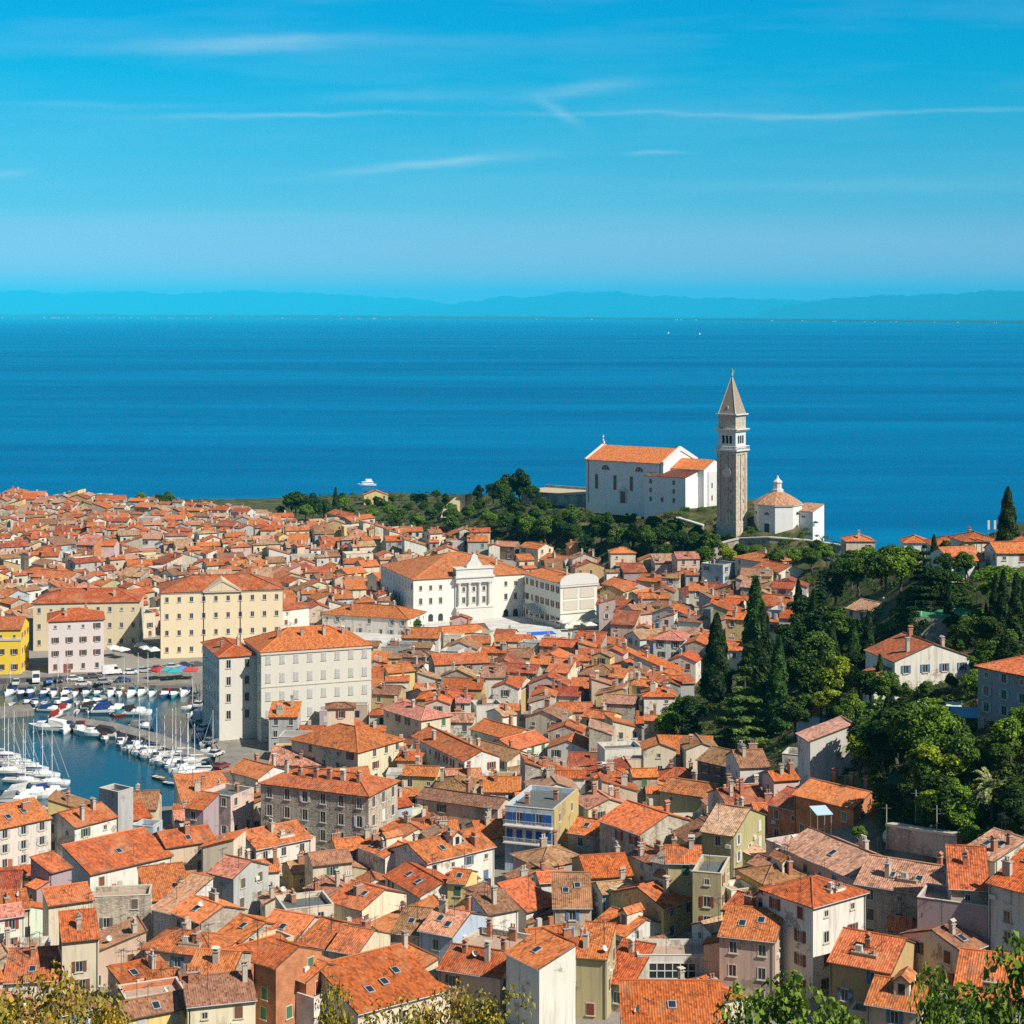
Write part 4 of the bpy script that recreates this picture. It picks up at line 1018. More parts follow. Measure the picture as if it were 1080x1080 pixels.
    m.face([(x, -d/2-.5, z) for x, z in pts], 0); m.face([(x, -d/2+.2, z) for x, z in reversed(pts)], 0)
    for a, b in zip(pts, pts[1:]+pts[:1]): m.face([(a[0], -d/2-.5, a[1]), (a[0], -d/2+.2, a[1]), (b[0], -d/2+.2, b[1]), (b[0], -d/2-.5, b[1])], 0)
    m.obj('curved_gable', [M['white']], r)
    m = MB()
    for x0, x1, z0, z1 in ((-w/2+1, -.4, 5.6, 8.6), (.4, w/2-1, 5.6, 8.6), (-w/2+1, -.4, 9.2, 12.3), (.4, w/2-1, 9.2, 12.3)): m.box(x0, -d/2-.14, z0, x1, -d/2-.003, z1, 1, True)
    m.box(-w/2-.2, -d/2-.3, 4.6, w/2+.2, -d/2-.003, 5.1, 0, True); m.box(-w/2-.2, -d/2-.4, h-1.4, w/2+.2, -d/2-.003, h-.9, 0, True)
    m.obj('wall_panel', [M['white'], M['trim']], r)
landmarks()

# ---- hill church, bell tower, baptistery
CA = math.radians(-37)
def church():
    zb = 30.0; s = (CH-zb)/(529-HY); x, y = (618-540)*s, s*FPX
    W_, D_, H_ = 34.0, 23.0, 16.0; c, sn = math.cos(CA), math.sin(CA)
    cx, cy = x+c*W_/2-sn*D_/2, y+sn*W_/2+c*D_/2
    root = thing('church', (cx, cy, zb), CA); note(root, 'large white hilltop church with orange roofs and tall narrow windows', 'church', None, 10); anchor('the hilltop church', 690, 500, root)
    PLACED.append(footprint(cx, cy, W_+20, D_+6, CA))
    wm = [M['plaster_church'], M['trim']]; wc = (.76, .75, .72, 1); rc = (.66, .20, .06, 1)
    S, R, zf = roof_geo('g', W_, D_, H_, .40, .5, .1); wall_mesh('g', W_, D_, H_, zf, -4).obj('nave_wall', wm, root, color=wc)
    mb = MB()
    for q in S: corr(mb, *q, ribs=False)
    mb.obj('nave_roof', [M['tile_flat'], M['eave']], root, color=rc)
    m = MB()                                                   # white parapets on both gables
    for sx, up in ((1, .9), (-1, .5)):
        xa, xb = sorted((sx*(W_/2-.5), sx*(W_/2+.35)))
        for sy in (-1, 1):
            y0, z0, z1 = sy*(D_/2+.5), zf(0, D_/2)-.8, zf(0, 0)
            q = [(y0, z0), (y0, z0+up+.4), (0, z1+up), (0, z1-.8)]
            for xx, fl in ((xa, 1), (xb, -1)): m.face([(xx, a, b) for a, b in (q if fl*sy > 0 else q[::-1])], 0)
            m.face([(xa, q[1][0], q[1][1]), (xb, q[1][0], q[1][1]), (xb, 0, q[2][1]), (xa, 0, q[2][1])], 0)
            m.face([(xa, q[0][0], q[0][1]), (xb, q[0][0], q[0][1]), (xb, q[1][0], q[1][1]), (xa, q[1][0], q[1][1])], 0)
    m.obj('gable_parapet', [M['white']], root)
    m = MB(); zt = zf(0, 0); m.box(-W_/2-.3, -.4, zt, -W_/2+.5, .4, zt+1.4, 0); m.tube((-W_/2, 0, zt+1.4), (-W_/2, 0, zt+3.8), .12, None, 6); m.tube((-W_/2, -.7, zt+3.1), (-W_/2, .7, zt+3.1), .1, None, 6); m.lathe([(0, zt+1.3), (.4, zt+1.7), (0, zt+2.1)], 8, 0, -W_/2, 0); m.obj('gable_cross', [M['white']], root)
    # chancel and sacristy
    def block(name, x0, x1, y0, y1, h, kind, pitch, rcol):
        w, d = x1-x0, y1-y0; S, R, zf = roof_geo(kind, w, d, h, pitch, .3, .1); p = wall_mesh(kind, w, d, h, zf, -5).obj(name+'_wall', wm, root, ((x0+x1)/2, (y0+y1)/2, 0), 0, wc)
        mb = MB()
        for q in S: corr(mb, *q, ribs=False)
        mb.obj(name+'_roof', [M['tile_flat'], M['eave']], root, ((x0+x1)/2, (y0+y1)/2, 0), 0, rcol); return p
    block('chancel', W_/2+.02, W_/2+14, -6.5, 8.5, 14.0, 'g', .42, rc)
    block('sacristy', W_/2-5.5, W_/2+11.5, -D_/2-3, -D_/2-.02, 11.6, 's', .2, (.2, .06, .035, 1)) if False else None
    block('sacristy', W_/2+.03, W_/2+11.5, -D_/2-3.5, -6.52, 11.6, 's', .24, (.17, .05, .03, 1))
    block('sacristy_annex', W_/2-6.0, W_/2+.0, -D_/2-3.5, -D_/2-.02, 11.6, 's', .24, (.17, .05, .03, 1))
    m = MB(); m.box(W_/2+14, -4, 0, W_/2+14.4, 6, 13, 0); m.obj('apse_wall', [M['white']], root)
    # windows
    yf = -D_/2
    for k, u in enumerate((-12.2, -4.0, 3.2, 10.2)):
        m = MB(); m.box(-.6, -.06, -2.6, .6, .03, 2.6, 0, True); m.box(-.8, -.03, -2.8, .8, .02, 2.8, 1, True); obj('tall_window', m.mesh('tall_window', [M['glass'], M['trim']]), root, None, (u, yf, 7.8))
    def lunette(u, yy, z, r0=1.7, frz=0.0, off=(0, 0)):
        m = MB(); n = 12; m.face([(r0*math.cos(PI*k/n), -.06, r0*math.sin(PI*k/n)) for k in range(n+1)], 0)
        for a in (-.6, .6): m.box(a-.09, -.12, 0, a+.09, -.05, r0*.85, 1, True)
        m.box(-r0-.1, -.1, -.15, r0+.1, .02, 0, 1, True); obj('lunette_window', m.mesh('lunette_window', [M['glass'], M['trim']]), root, None, (u, yy, z), frz)
    lunette(-8.2, yf, 12.4); lunette(6.6, yf, 12.4); lunette(W_/2+7.2, -6.5, 12.0, 1.4)
    m = MB(); m.box(-1.1, -.05, 0, 1.1, .02, 4.2, 0, True); m.box(-1.5, -.25, -.1, -1.1, .02, 4.4, 1, True); m.box(1.1, -.25, -.1, 1.5, .02, 4.4, 1, True); m.box(-1.9, -.5, 4.4, 1.9, .02, 4.8, 1, True); m.face([(-1.9, -.4, 4.8), (1.9, -.4, 4.8), (0, -.4, 6.0)], 1)
    obj('door', m.mesh('door', [M['glass'], M['white']]), root, None, (-.4, yf, .5))
    for k in range(3):
        for z in (3.2, 6.4, 9.6):
            if k == 1 and z > 4: continue
            m = MB(); m.box(-.45, -.05, -.75, .45, .02, .75, 0, True); m.box(-.6, -.03, -.9, .6, .015, .9, 1, True); obj('window', m.mesh('small_window', [M['glass'], M['trim']]), root, None, (W_/2-3.2+k*4.9, -D_/2-3.5, z))
    for z in (3.5, 8.0): m = MB(); m.box(-.4, -.05, -.9, .4, .02, .9, 0, True); obj('window', m.mesh('small_window', [M['glass']]), root, None, (W_/2+14.4, -1.5, z), PI/2)
    for u in (-W_/2+1.2, W_/2-1.4): m = MB(); m.box(u-.1, yf-.12, 0, u+.1, yf-.003, H_-.4); m.obj('downpipe', [M['dark']], root)
def tower_stone():
    m, k, b = mat('tower_brick', 0.9, 0.15); tc = k.add('ShaderNodeTexCoord'); P = tc.outputs['Object']
    br = k.add('ShaderNodeTexBrick', Vector=k.mapping(P, (1, 1, 1), rot=(PI/2, 0, 0)), Scale=1.6, Mortar_Size=0.02, Color1=(.40, .33, .25, 1), Color2=(.53, .46, .36, 1), Mortar=(.45, .40, .32, 1))
    n = k.noise(P, 0.9, 5); k.set(b, 'Base Color', k.mix(1.0, br.outputs[0], k.ramp(n, [(.3, .7), (.7, 1.2)]), 'MULTIPLY')); bump(k, b, n, .4, .05); return m
def bell_tower():
    M['tower'] = tower_stone(); M['spire'] = flat('spire_tiles', (.30, .24, .18), .9, 0, .2, .35)
    zb = 29.6; s = .318; x, y = (772-540)*s, s*FPX; a = 6.9; A = a/2
    root = thing('bell_tower', (x, y, zb), CA); note(root, 'tall brick bell tower with white belfry, pointed spire and winged figure', 'bell tower', None, 25); anchor('the bell tower', 773, 480, root); PLACED.append(footprint(x, y, 9, 9, CA))
    m = MB(); hs = 24.6; m.box(-A, -A, -4, A, A, hs, 0); m.box(-A-.35, -A-.35, -4, A+.35, A+.35, 1.2, 0, True)
    for rz in range(4):                                           # corner and middle pilaster strips
        c, s_ = round(math.cos(rz*PI/2)), round(math.sin(rz*PI/2))
        R = lambda p: (c*p[0]-s_*p[1], s_*p[0]+c*p[1], p[2])
        for u0, u1 in ((-A-.25, -A+1.0), (-.5, .5), (A-1.0, A-.002)):
            for q in ([(u0, -A-.25, 1.2), (u1, -A-.25, 1.2), (u1, -A-.25, hs-1.2), (u0, -A-.25, hs-1.2)], [(u1, -A-.25, 1.2), (u1, -A, 1.2), (u1, -A, hs-1.2), (u1, -A-.25, hs-1.2)], [(u0, -A, 1.2), (u0, -A-.25, 1.2), (u0, -A-.25, hs-1.2), (u0, -A, hs-1.2)]): m.face([R(p) for p in q], 0)
        q = [(-A-.25, -A-.26, hs-1.2), (A+.25, -A-.26, hs-1.2), (A+.25, -A-.26, hs), (-A-.25, -A-.26, hs)]; m.face([R(p) for p in q], 0)
    m.obj('shaft', [M['tower']], root)
    for rz in (0, 1):
        for i in range(5):
            w = MB(); w.box(-.16, -.03, -.55, .16, .02, .55, 0, True); c, s_ = round(math.cos(rz*PI/2)), round(math.sin(rz*PI/2)); p = (1.6, -A-.01); obj('slit_window', w.mesh('slit_window', [M['glass']]), root, None, (c*p[0]-s_*p[1], s_*p[0]+c*p[1], 4+i*3.6), rz*PI/2)
    cl = MB(); cl.lathe([(1.75, -.12), (1.75, .06), (0, .06)], 24, 0); cl.lathe([(1.75, .06), (1.75, .12), (1.5, .12), (1.5, .06)], 24, 1)
    for k in range(12): an = k*PI/6; cl.box(1.3*math.cos(an)-.07, 1.3*math.sin(an)-.07, .06, 1.3*math.cos(an)+.07, 1.3*math.sin(an)+.07, .08, 1)
    clock = cl.obj('clock', [M['white'], M['tower']], root, (0, -A-.3, 17.3)); clock.rotation_euler = (PI/2, 0, 0)
    hd = MB(); hd.tube((0, 0, .1), (-.5, .75, .1), .07, .04, 5); hd.tube((0, 0, .1), (.95, .45, .1), .06, .03, 5); hd.obj('clock_hands', [M['dark']], clock)
    # belfry
    z0 = hs; m = MB(); m.box(-A-.9, -A-.9, z0, A+.9, A+.9, z0+.5, 0, True); m.obj('balcony_floor', [M['white']], root)
    m = MB(); E = A+.75
    for rz in range(4):
        c, s_ = round(math.cos(rz*PI/2)), round(math.sin(rz*PI/2))
        for i in range(9): u = -E+.1+i*(2*E-.2)/8; m.tube((c*u+s_*E, s_*u-c*E, z0+.5), (c*u+s_*E, s_*u-c*E, z0+1.5), .1, None, 6)
        u0, v0, u1, v1 = c*(-E)+s_*E, s_*(-E)-c*E, c*E+s_*E, s_*E-c*E; m.tube((u0, v0, z0+1.55), (u1, v1, z0+1.55), .14, None, 6)
    m.obj('balustrade', [M['white']], root)
    m = MB(); B = A-.1; zb0, zb1 = z0+.5, z0+6.6
    for rz in range(4):
        c, s_ = round(math.cos(rz*PI/2)), round(math.sin(rz*PI/2)); R = lambda x, yy, z: (c*x-s_*yy, s_*x+c*yy, z)
        def panel(x0, x1, za, zc): m.face([R(x0, -B, za), R(x1, -B, za), R(x1, -B, zc), R(x0, -B, zc)], 0); 
        panel(-B, -2.1, zb0, zb1); panel(2.1, B, zb0, zb1); panel(-2.1, 2.1, zb0, zb0+2.0); panel(-2.1, 2.1, zb1-1.2, zb1)
        for k in range(3):
            xc = -1.4+k*1.4; n = 8; ztop = zb1-1.2; zs = ztop-.75
            arc = [(xc+.55*math.cos(PI*i/n), zs+.55*math.sin(PI*i/n)) for i in range(n+1)]
            for (ax, az), (bx, bz) in zip(arc[:-1], arc[1:]): m.face([R(bx, -B, bz), R(ax, -B, az), R(ax, -B, ztop), R(bx, -B, ztop)], 0)
            for sx in (-1, 1): xa, xb = sorted((xc+sx*.55, xc+sx*.7)); m.face([R(xa, -B, zb0+2.0), R(xb, -B, zb0+2.0), R(xb, -B, ztop), R(xa, -B, ztop)], 0)
            for sx in (-1, 1): m.face([R(xc+sx*.55, -B, zb0+2), R(xc+sx*.55, -B+.6, zb0+2), R(xc+sx*.55, -B+.6, zs), R(xc+sx*.55, -B, zs)], 0)
    m.obj('belfry', [M['white']], root)
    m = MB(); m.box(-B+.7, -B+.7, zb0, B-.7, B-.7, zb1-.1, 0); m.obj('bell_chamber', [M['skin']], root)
    m = MB(); m.lathe([(1.0, zb0+2.2), (.75, zb0+2.6), (.55, zb0+3.3), (0, zb0+3.6)], 10, 0, 0, -B+.35); m.obj('bell', [M['copper']], root) if False else None
    m = MB(); z = zb1; m.box(-A-.5, -A-.5, z, A+.5, A+.5, z+.45, 0, True); m.box(-A-.9, -A-.9, z+.45, A+.9, A+.9, z+.8, 0, True); m.box(-A-.6, -A-.6, z+5.4, A+.6, A+.6, z+5.8, 0, True); m.obj('cornice', [M['white']], root)
    m = MB(); m.box(-A+.1, -A+.1, z+.8, A-.1, A-.1, z+5.4, 0); m.obj('attic', [M['tower']], root)
    zs = z+5.8; m = MB(); r0 = A+.1
    m.lathe([(r0*1.32, zs), (.22, zs+12.2)], 4, 0, 0, 0, False, PI/4); m.obj('spire', [M['spire']], root)
    m = MB()
    for k in range(4): an = PI/4+k*PI/2; m.tube((r0*1.30*math.cos(an), r0*1.30*math.sin(an), zs+.05), (.2*math.cos(an), .2*math.sin(an), zs+12.2), .16, .1, 5)
    for k in range(4):
        an = k*PI/2; c, s_ = math.cos(an), math.sin(an); m.box(c*r0*.78-.25, s_*r0*.78-.25, zs+1.6, c*r0*.78+.25, s_*r0*.78+.25, zs+2.6, 0)
    m.obj('spire_rib', [M['trim']], root)
    m = MB(); zt = zs+12.1; m.lathe([(0, zt), (.35, zt+.3), (0, zt+.7)], 8); m.lathe([(.5, zt+.6), (.28, zt+1.7), (.36, zt+2.3), (.12, zt+2.6), (.2, zt+2.85), (0, zt+3.1)], 8)
    for sx in (-1, 1):
        q = [(sx*.25, .1, zt+2.3), (sx*.9, .35, zt+2.9), (sx*.75, .35, zt+1.6), (sx*.3, .1, zt+1.3)]; m.face(q, 0); m.face([(a, b+.1, c) for a, b, c in q[::-1]], 0)
    m.tube((.25, 0, zt+2.2), (.8, -.3, zt+3.4), .09, .05, 5); m.obj('winged_figure', [M['copper']], root)
def baptistery():
    zb = 27.0; s = (CH-zb)/(563-HY); x, y = (823-540)*s, s*FPX+6; R0 = 8.0; H_ = 9.6
    root = thing('baptistery', (x, y, zb), CA); note(root, 'white eight-sided chapel with a rounded tile roof and a lantern', 'chapel', None, 6); anchor('the eight-sided chapel', 822, 545, root); PLACED.append(footprint(x, y, 22, 20, CA))
    poly = [(R0*math.cos(PI/8+k*PI/4), R0*math.sin(PI/8+k*PI/4)) for k in range(8)]
    m = MB(); m.prism(poly, -3, H_, 0, False, False); m.obj('wall', [M['plaster_church']], root, color=(.68, .665, .62, 1))
    m = MB(); m.lathe([(R0+.1, H_-.5), (R0+.5, H_-.3), (R0+.5, H_)], 8, 0, 0, 0, False, PI/8); m.obj('cornice', [M['white']], root)
    m = MB(); prof = [(R0+.6, H_), (R0*.8, H_+1.5), (R0*.52, H_+2.8), (1.7, H_+4.0)]
    for (r0, z0), (r1, z1) in zip(prof[:-1], prof[1:]):
        for k in range(8):
            a0, a1 = PI/8+k*PI/4, PI/8+(k+1)*PI/4; L0, L1 = r0*.765, r1*.765; v0 = math.hypot(r0-R0, z0-H_); v1 = v0+math.hypot(r1-r0, z1-z0)
            m.face([(r0*math.cos(a0), r0*math.sin(a0), z0), (r0*math.cos(a1), r0*math.sin(a1), z0), (r1*math.cos(a1), r1*math.sin(a1), z1), (r1*math.cos(a0), r1*math.sin(a0), z1)], 0, [(0, v0), (L0, v0), ((L0+L1)/2, v1), ((L0-L1)/2, v1)])
    m.obj('roof', [M['tile_flat']], root, color=(.52, .28, .17, 1))
    m = MB(); z = H_+3.8; m.lathe([(1.9, z), (1.9, z+.9), (1.3, z+1.0), (1.3, z+3.0), (1.6, z+3.1), (1.6, z+3.4), (.8, z+4.1), (.3, z+4.8), (.35, z+5.1), (0, z+5.5)], 8, 0, 0, 0, False, PI/8); m.obj('lantern', [M['white']], root)
    for k in range(8):
        an = k*PI/4; ap = R0*math.cos(PI/8)
        if k % 2 == 0 or k == 5:
            w = MB(); n = 10; w.face([(1.0*math.cos(PI*i/n), -.05, 1.0*math.sin(PI*i/n)) for i in range(n+1)], 0); w.box(-1.1, -.1, -.14, 1.1, .01, 0, 1, True); obj('lunette_window', w.mesh('lunette_window', [M['glass'], M['trim']]), root, None, (ap*math.cos(an), ap*math.sin(an), 6.2), an+PI/2)
    w = MB(); w.box(-.9, -.05, 0, .9, .02, 3.4, 0, True); w.box(-1.2, -.12, 3.4, 1.2, .02, 3.8, 1, True); an = 1.5*PI; obj('door', w.mesh('door', [M['dark'], M['white']]), root, None, (R0*math.cos(PI/8)*math.cos(an), R0*math.cos(PI/8)*math.sin(an), 0), an+PI/2)
    S, Rr, zf = roof_geo('s', 7, 8, 7.4, .3, .2, .1); an = wall_mesh('s', 7, 8, 7.4, zf).obj('annex', [M['plaster_church'], M['trim']], root, (9.0, 5.2, 0), 0, (.68, .665, .62, 1))
    mb = MB()
    for q in S: corr(mb, *q, ribs=False)
    mb.obj('annex_roof', [M['tile_flat'], M['eave']], root, (9.0, 5.2, 0), 0, (.52, .28, .17, 1))
    w = MB(); n = 10; w.face([(.7*math.cos(PI*i/n), -.05, .7*math.sin(PI*i/n)) for i in range(n+1)], 0); obj('lunette_window', w.mesh('lunette_window', [M['glass']]), root, None, (9.0, 1.2, 5.2))
church(); bell_tower(); baptistery()

# ---- walls, terraces, court and canopies on the hills
def wall_line(pts, name, label, cat, th, depth, m, cap=None, dz=1.0):
    """pts: photo pixel and height of the ground line; a wall that stands dz above it and reaches depth below"""
    P = [Vector(ground_pt(px, py, z)) if z is not None else Vector(ray_ground(px, py, 0, 140)) for px, py, z in pts]; mb = MB()
    for a, b in zip(P[:-1], P[1:]):
        t = Vector((b.x-a.x, b.y-a.y, 0)).normalized(); q = Vector((-t.y, t.x, 0))*th/2
        lo = [a-q, b-q, b+q, a+q]
        bot = [Vector((p.x, p.y, min(p.z, 200)-depth)) for p in lo]; top = [Vector((p.x, p.y, p.z+dz)) for p in lo]
        for i in range(4): j = (i+1) % 4; mb.face([bot[i], bot[j], top[j], top[i]], 0)
        mb.face(top, 1)
        if cap: 
            c0 = [p+Vector((0, 0, .003)) for p in top]; ex = q*.5
            c1 = [c0[0]-ex, c0[1]-ex, c0[2]+ex, c0[3]+ex]; c2 = [p+Vector((0, 0, .35)) for p in c1]
            for i in range(4): j = (i+1) % 4; mb.face([c1[i], c1[j], c2[j], c2[i]], 1)
            mb.face(c2, 1)
    o = mb.obj(name, [m, cap or m], color=(.36, .32, .26, 1)); tag(o, label, cat); return o
wall_line([(619, 531, None), (650, 534, None), (682, 540, None), (716, 549, None), (742, 557, None)], 'retaining_wall', 'long white-topped wall sweeping down in front of the hilltop church', 'wall', 1.2, 6, M['stone'], M['white'], 0.8)
wall_line([(529, 532, 24), (557, 531, 25), (578, 537, 23), (600, 546, 20)], 'retaining_wall', 'grey curving wall in the trees left below the church', 'wall', 1.0, 4, M['stone'], M['concrete'], 1.5)
wall_line([(752, 577, 23), (780, 570, 25), (812, 569, 26), (850, 572, 25.5), (892, 578, 24.5)], 'retaining_wall', 'grey stone wall holding up the lawn below the eight-sided chapel', 'wall', 1.2, 6, M['stone'], M['trim'], 0.6)
wall_line([(938, 893, None), (972, 898, None), (1012, 905, None)], 'retaining_wall', 'dark rubble wall with pale coping below the palm garden', 'wall', 1.0, 6, M['stone'], M['trim'], 3.0)
wall_line([(885, 604, None), (930, 596, None), (965, 592, None)], 'garden_wall', 'low garden wall climbing among the trees right of the chapel', 'wall', .6, 3, M['stone'], None, 1.2)
def terrace():
    x, y, g = ray_ground(588, 531, 0, 300); mb = MB(); root = thing('lookout_terrace', (x, y, g), CA); tag(root, 'raised lookout terrace with tan paving left of the hilltop church', 'terrace')
    mb.box(-14, -5, -5, 12, 12, 4.2, 0, False, False); mb.obj('wall', [M['stone']], root, color=(.34, .31, .26, 1)); mb = MB(); mb.box(-14.2, -5.2, 4.2, 12.2, 12.2, 4.6, 0); mb.obj('paving', [flat('tan_paving', (.46, .38, .26), .9, 0, .1, .2)], root)
    mb = MB(); mb.box(-14.2, 11.6, 4.6, 12.2, 12.2, 5.6, 0); mb.obj('parapet', [M['stone']], root, color=(.4, .36, .29, 1))
terrace()
def ramp_path():
    P = [Vector(ground_pt(px, py, z)) for px, py, z in [(470, 546, 12.5), (474, 534, 16), (484, 525, 19), (494, 521, 21)]]; mb = MB()
    for a, b in zip(P[:-1], P[1:]):
        t = Vector((b.x-a.x, b.y-a.y, 0)).normalized(); q = Vector((-t.y, t.x, 0))*2.2; mb.face([a-q, b-q, b+q, a+q]); 
        for s_ in (-1, 1): mb.face([a+q*s_, b+q*s_, b+q*s_-Vector((0, 0, 8)), a+q*s_-Vector((0, 0, 8))])
    tag(mb.obj('path', [flat('tan_path', (.44, .37, .25), .9, 0, .1, .2)]), kind='structure')
ramp_path()
def court():
    x, y, g = ray_ground(1030, 650, 0, 200); z = g+.5; root = thing('tennis_court', (x, y, z), -.25); tag(root, 'small green tennis court with a tall wire fence among the hill trees', 'tennis court'); anchor('the green tennis court', 1020, 645, root); PLACED.append(footprint(x, y, 26, 16, -.25))
    mb = MB(); mb.box(-12.2, -7.2, -5, 12.2, 7.2, -.12, 0); mb.obj('retaining_wall', [M['stone']], root, color=(.30, .28, .24, 1)); mb = MB(); mb.box(-12, -7, -.12, 12, 7, 0, 0); mb.obj('playing_surface', [flat('court_green', (.06, .26, .11), .8, 0, .2, .1)], root)
    mb = MB(); w = .07
    for a in ((-11, -5.5, 11, -5.4), (-11, 5.4, 11, 5.5), (-11, -5.4, -10.9, 5.4), (10.9, -5.4, 11, 5.4), (-6, -.05, 6, .05)): mb.box(a[0], a[1], .003, a[2], a[3], .008, 0)
    mb.obj('court_line', [M['white']], root)
    for i in range(9):
        for yy in (-7, 7): mb = MB(); mb.tube((0, 0, -.5), (0, 0, 3.4), .06, None, 6); obj('fence_post', mb.mesh('fence_post', [M['dark']]), root, None, (-12+3*i, yy, 0))
    for yy in (-7, 7):
        mb = MB()
        for zz in (.3, 1.3, 2.3, 3.35): mb.tube((-12, yy, zz), (12, yy, zz), .03, None, 4)
        mb.obj('fence_rail', [M['dark']], root)
    mb = MB(); mb.tube((0, -6, 0), (0, -6, 1.1), .06); mb.tube((0, 6, 0), (0, 6, 1.1), .06); mb.box(-.02, -5.95, .15, .02, 5.95, 1.0, 1, True); mb.obj('net', [M['dark'], M['white']], root)
court()
def canopy(px, py, w, d, h, rz, m, label, slope=.6, posts=True):
    x, y, g = ray_ground(px, py, h, 140); root = thing('canopy', (x, y, g), rz); tag(root, label, 'canopy')
    mb = MB(); mb.face([(-w/2, -d/2, h), (w/2, -d/2, h), (w/2, d/2, h+slope), (-w/2, d/2, h+slope)]); mb.face([(-w/2, -d/2, h-.1), (-w/2, d/2, h+slope-.1), (w/2, d/2, h+slope-.1), (w/2, -d/2, h-.1)])
    for a, b in (((-w/2, -d/2, 0), (w/2, -d/2, 0)), ((w/2, -d/2, 0), (w/2, d/2, slope)), ((w/2, d/2, slope), (-w/2, d/2, slope)), ((-w/2, d/2, slope), (-w/2, -d/2, 0))): mb.face([(a[0], a[1], h+a[2]-.1), (b[0], b[1], h+b[2]-.1), (b[0], b[1], h+b[2]), (a[0], a[1], h+a[2])])
    mb.obj('sheet', [m], root)
    for sx in (-1, 1):
        for sy in (-1, 1): p = MB(); p.tube((0, 0, -.6), (0, 0, h-.12+(slope if sy > 0 else 0)), .07, None, 6); obj('post', p.mesh('post', [M['steel']]), root, None, (sx*(w/2-.2), sy*(d/2-.2), 0))
sheet = flat('green_sheet', (.50, .62, .54), .6, 0, .3, .1); blue = flat('blue_tarp', (.10, .30, .42), .7, 0, .2, .2); tarp = flat('bright_blue_tarp', (.03, .12, .52), .7, 0, .2, .15); cream = flat('cream_canvas', (.66, .60, .46), .85, 0, .1, .1)
canopy(992, 747, 7, 5, 3.2, -.1, sheet, 'pale green corrugated canopy above the hillside terrace')
canopy(1018, 753, 6, 5, 2.8, -.2, blue, 'dark blue tarpaulin canopy beside the mauve hill palazzo')
canopy(571, 668, 8, 4, 4.0, .3, tarp, 'bright blue tarpaulin below the cafe awnings', .2)
canopy(572, 645, 10, 8, 3.8, .42, cream, 'large cream awning leaning on the white palace by the town hall', 2.2)
canopy(866, 856, 2.6, 3.2, 5.2, .2, flat('pale_tarp', (.42, .58, .66), .7, 0, .2, .1), 'pale blue roof awning behind the white house gable left of the brick house', .5)
# ------------------------------------------------------------------ build the hand-placed houses, fill the gaps, far roofs as one mass
def blue_house(r, S):
    w, d, h = S['w'], S['d'], S['h']; m = MB(); m.box(w/2+.003, -d/2, -2, w/2+.16, d/2, h+.1, 0, True); m.obj('side_wall', [M['plaster']], r, color=(.52, .40, .17, 1))
    for k in range(2):
        z = h-1.9-2.9*k; n = 5
        for i in range(n):
            u = -w/2+w*(i+.5)/n; put_window(r, (0, -d/2, 0), u, z, 'tall', 'shut' if i % 2 == 0 or k else 'open', (.02, .09, .30, 1), True)
        m = MB(); m.box(-w/2, -d/2-1.1, z-1.25, w/2, -d/2-.01, z-1.1, 0, True)
        for i in range(int(w/.25)): m.tube((-w/2+.1+i*.25, -d/2-1.05, z-1.1), (-w/2+.1+i*.25, -d/2-1.05, z-.2), .02, None, 4)
        m.tube((-w/2, -d/2-1.05, z-.2), (w/2, -d/2-1.05, z-.2), .035, None, 4); m.obj('balcony', [M['white']], r)
    for u in (-2, 1.5): put_window(r, (w/2+.16, 0, PI/2), u*2, h-2, 'std', 'none', (.3, .3, .3, 1), True)
def balcony_house(r, S):
    w, d, h = S['w'], S['d'], S['h']; m = MB(); x0, x1 = -w*.36, w*.22; z0, z1 = h-3.0, h-1.0
    m.box(x0, -d/2-.02, z0, x1, -d/2+.02, z1, 0, True); n = 6
    for i in range(n+1): x = x0+(x1-x0)*i/n; m.box(x-.06, -d/2-.1, z0, x+.06, -d/2-.025, z1, 1, True)
    for z in (z0, (z0+z1)/2, z1): m.box(x0-.08, -d/2-.12, z-.05, x1+.08, -d/2-.03, z+.05, 1, True)
    m.obj('window', [M['glass'], M['white']], r)
    m = MB(); m.box(x0-.6, -d/2-1.3, z0-.55, x1+.3, -d/2-.01, z0-.4, 0, True); m.box(x0-.6, -d/2-1.3, z0-.4, x1+.3, -d/2-1.22, z0+.35, 1, True); m.obj('balcony', [M['concrete'], M['dark']], r)
    m = MB()
    for i in range(4): m.box(x0+i*1.1, -d/2-1.15, z0-.4, x0+i*1.1+.5, -d/2-.9, z0-.1, 0, True)
    m.obj('flower_box', [M['terrace']], r)
def dormer(r, S, u, v, w=1.8):
    t = .38; h = S['h']; zr = h+(S['d']/2-abs(v))*t-.4; m = MB(); a = w/2; z1 = zr+2.0
    m.face([(u-a, v, zr-.6), (u+a, v, zr-.6), (u+a, v, z1), (u, v, z1+.7), (u-a, v, z1)], 0); m.face([(u-a, v+3.2, zr), (u-a, v, zr-.6), (u-a, v, z1), (u-a, v+3.2, z1)], 0); m.face([(u+a, v, zr-.6), (u+a, v+3.2, zr), (u+a, v+3.2, z1), (u+a, v, z1)], 0)
    m.box(u-.4, v-.05, zr+.5, u+.4, v-.003, zr+1.7, 1, True); d = m.obj('dormer', [M['plaster'], M['glass']], r, color=(.7, .64, .5, 1)); m = MB()
    corr(m, (u-a-.2, v+3.4, z1-.06), (u-a-.2, v-.25, z1-.06), (u, v-.25, z1+.75), (u, v+3.4, z1+.75)); corr(m, (u+a+.2, v-.25, z1-.06), (u+a+.2, v+3.4, z1-.06), (u, v+3.4, z1+.75), (u, v-.25, z1+.75)); m.obj('dormer_roof', [M['tile'], M['eave']], d, color=(.56, .19, .075, 1))
HB = []
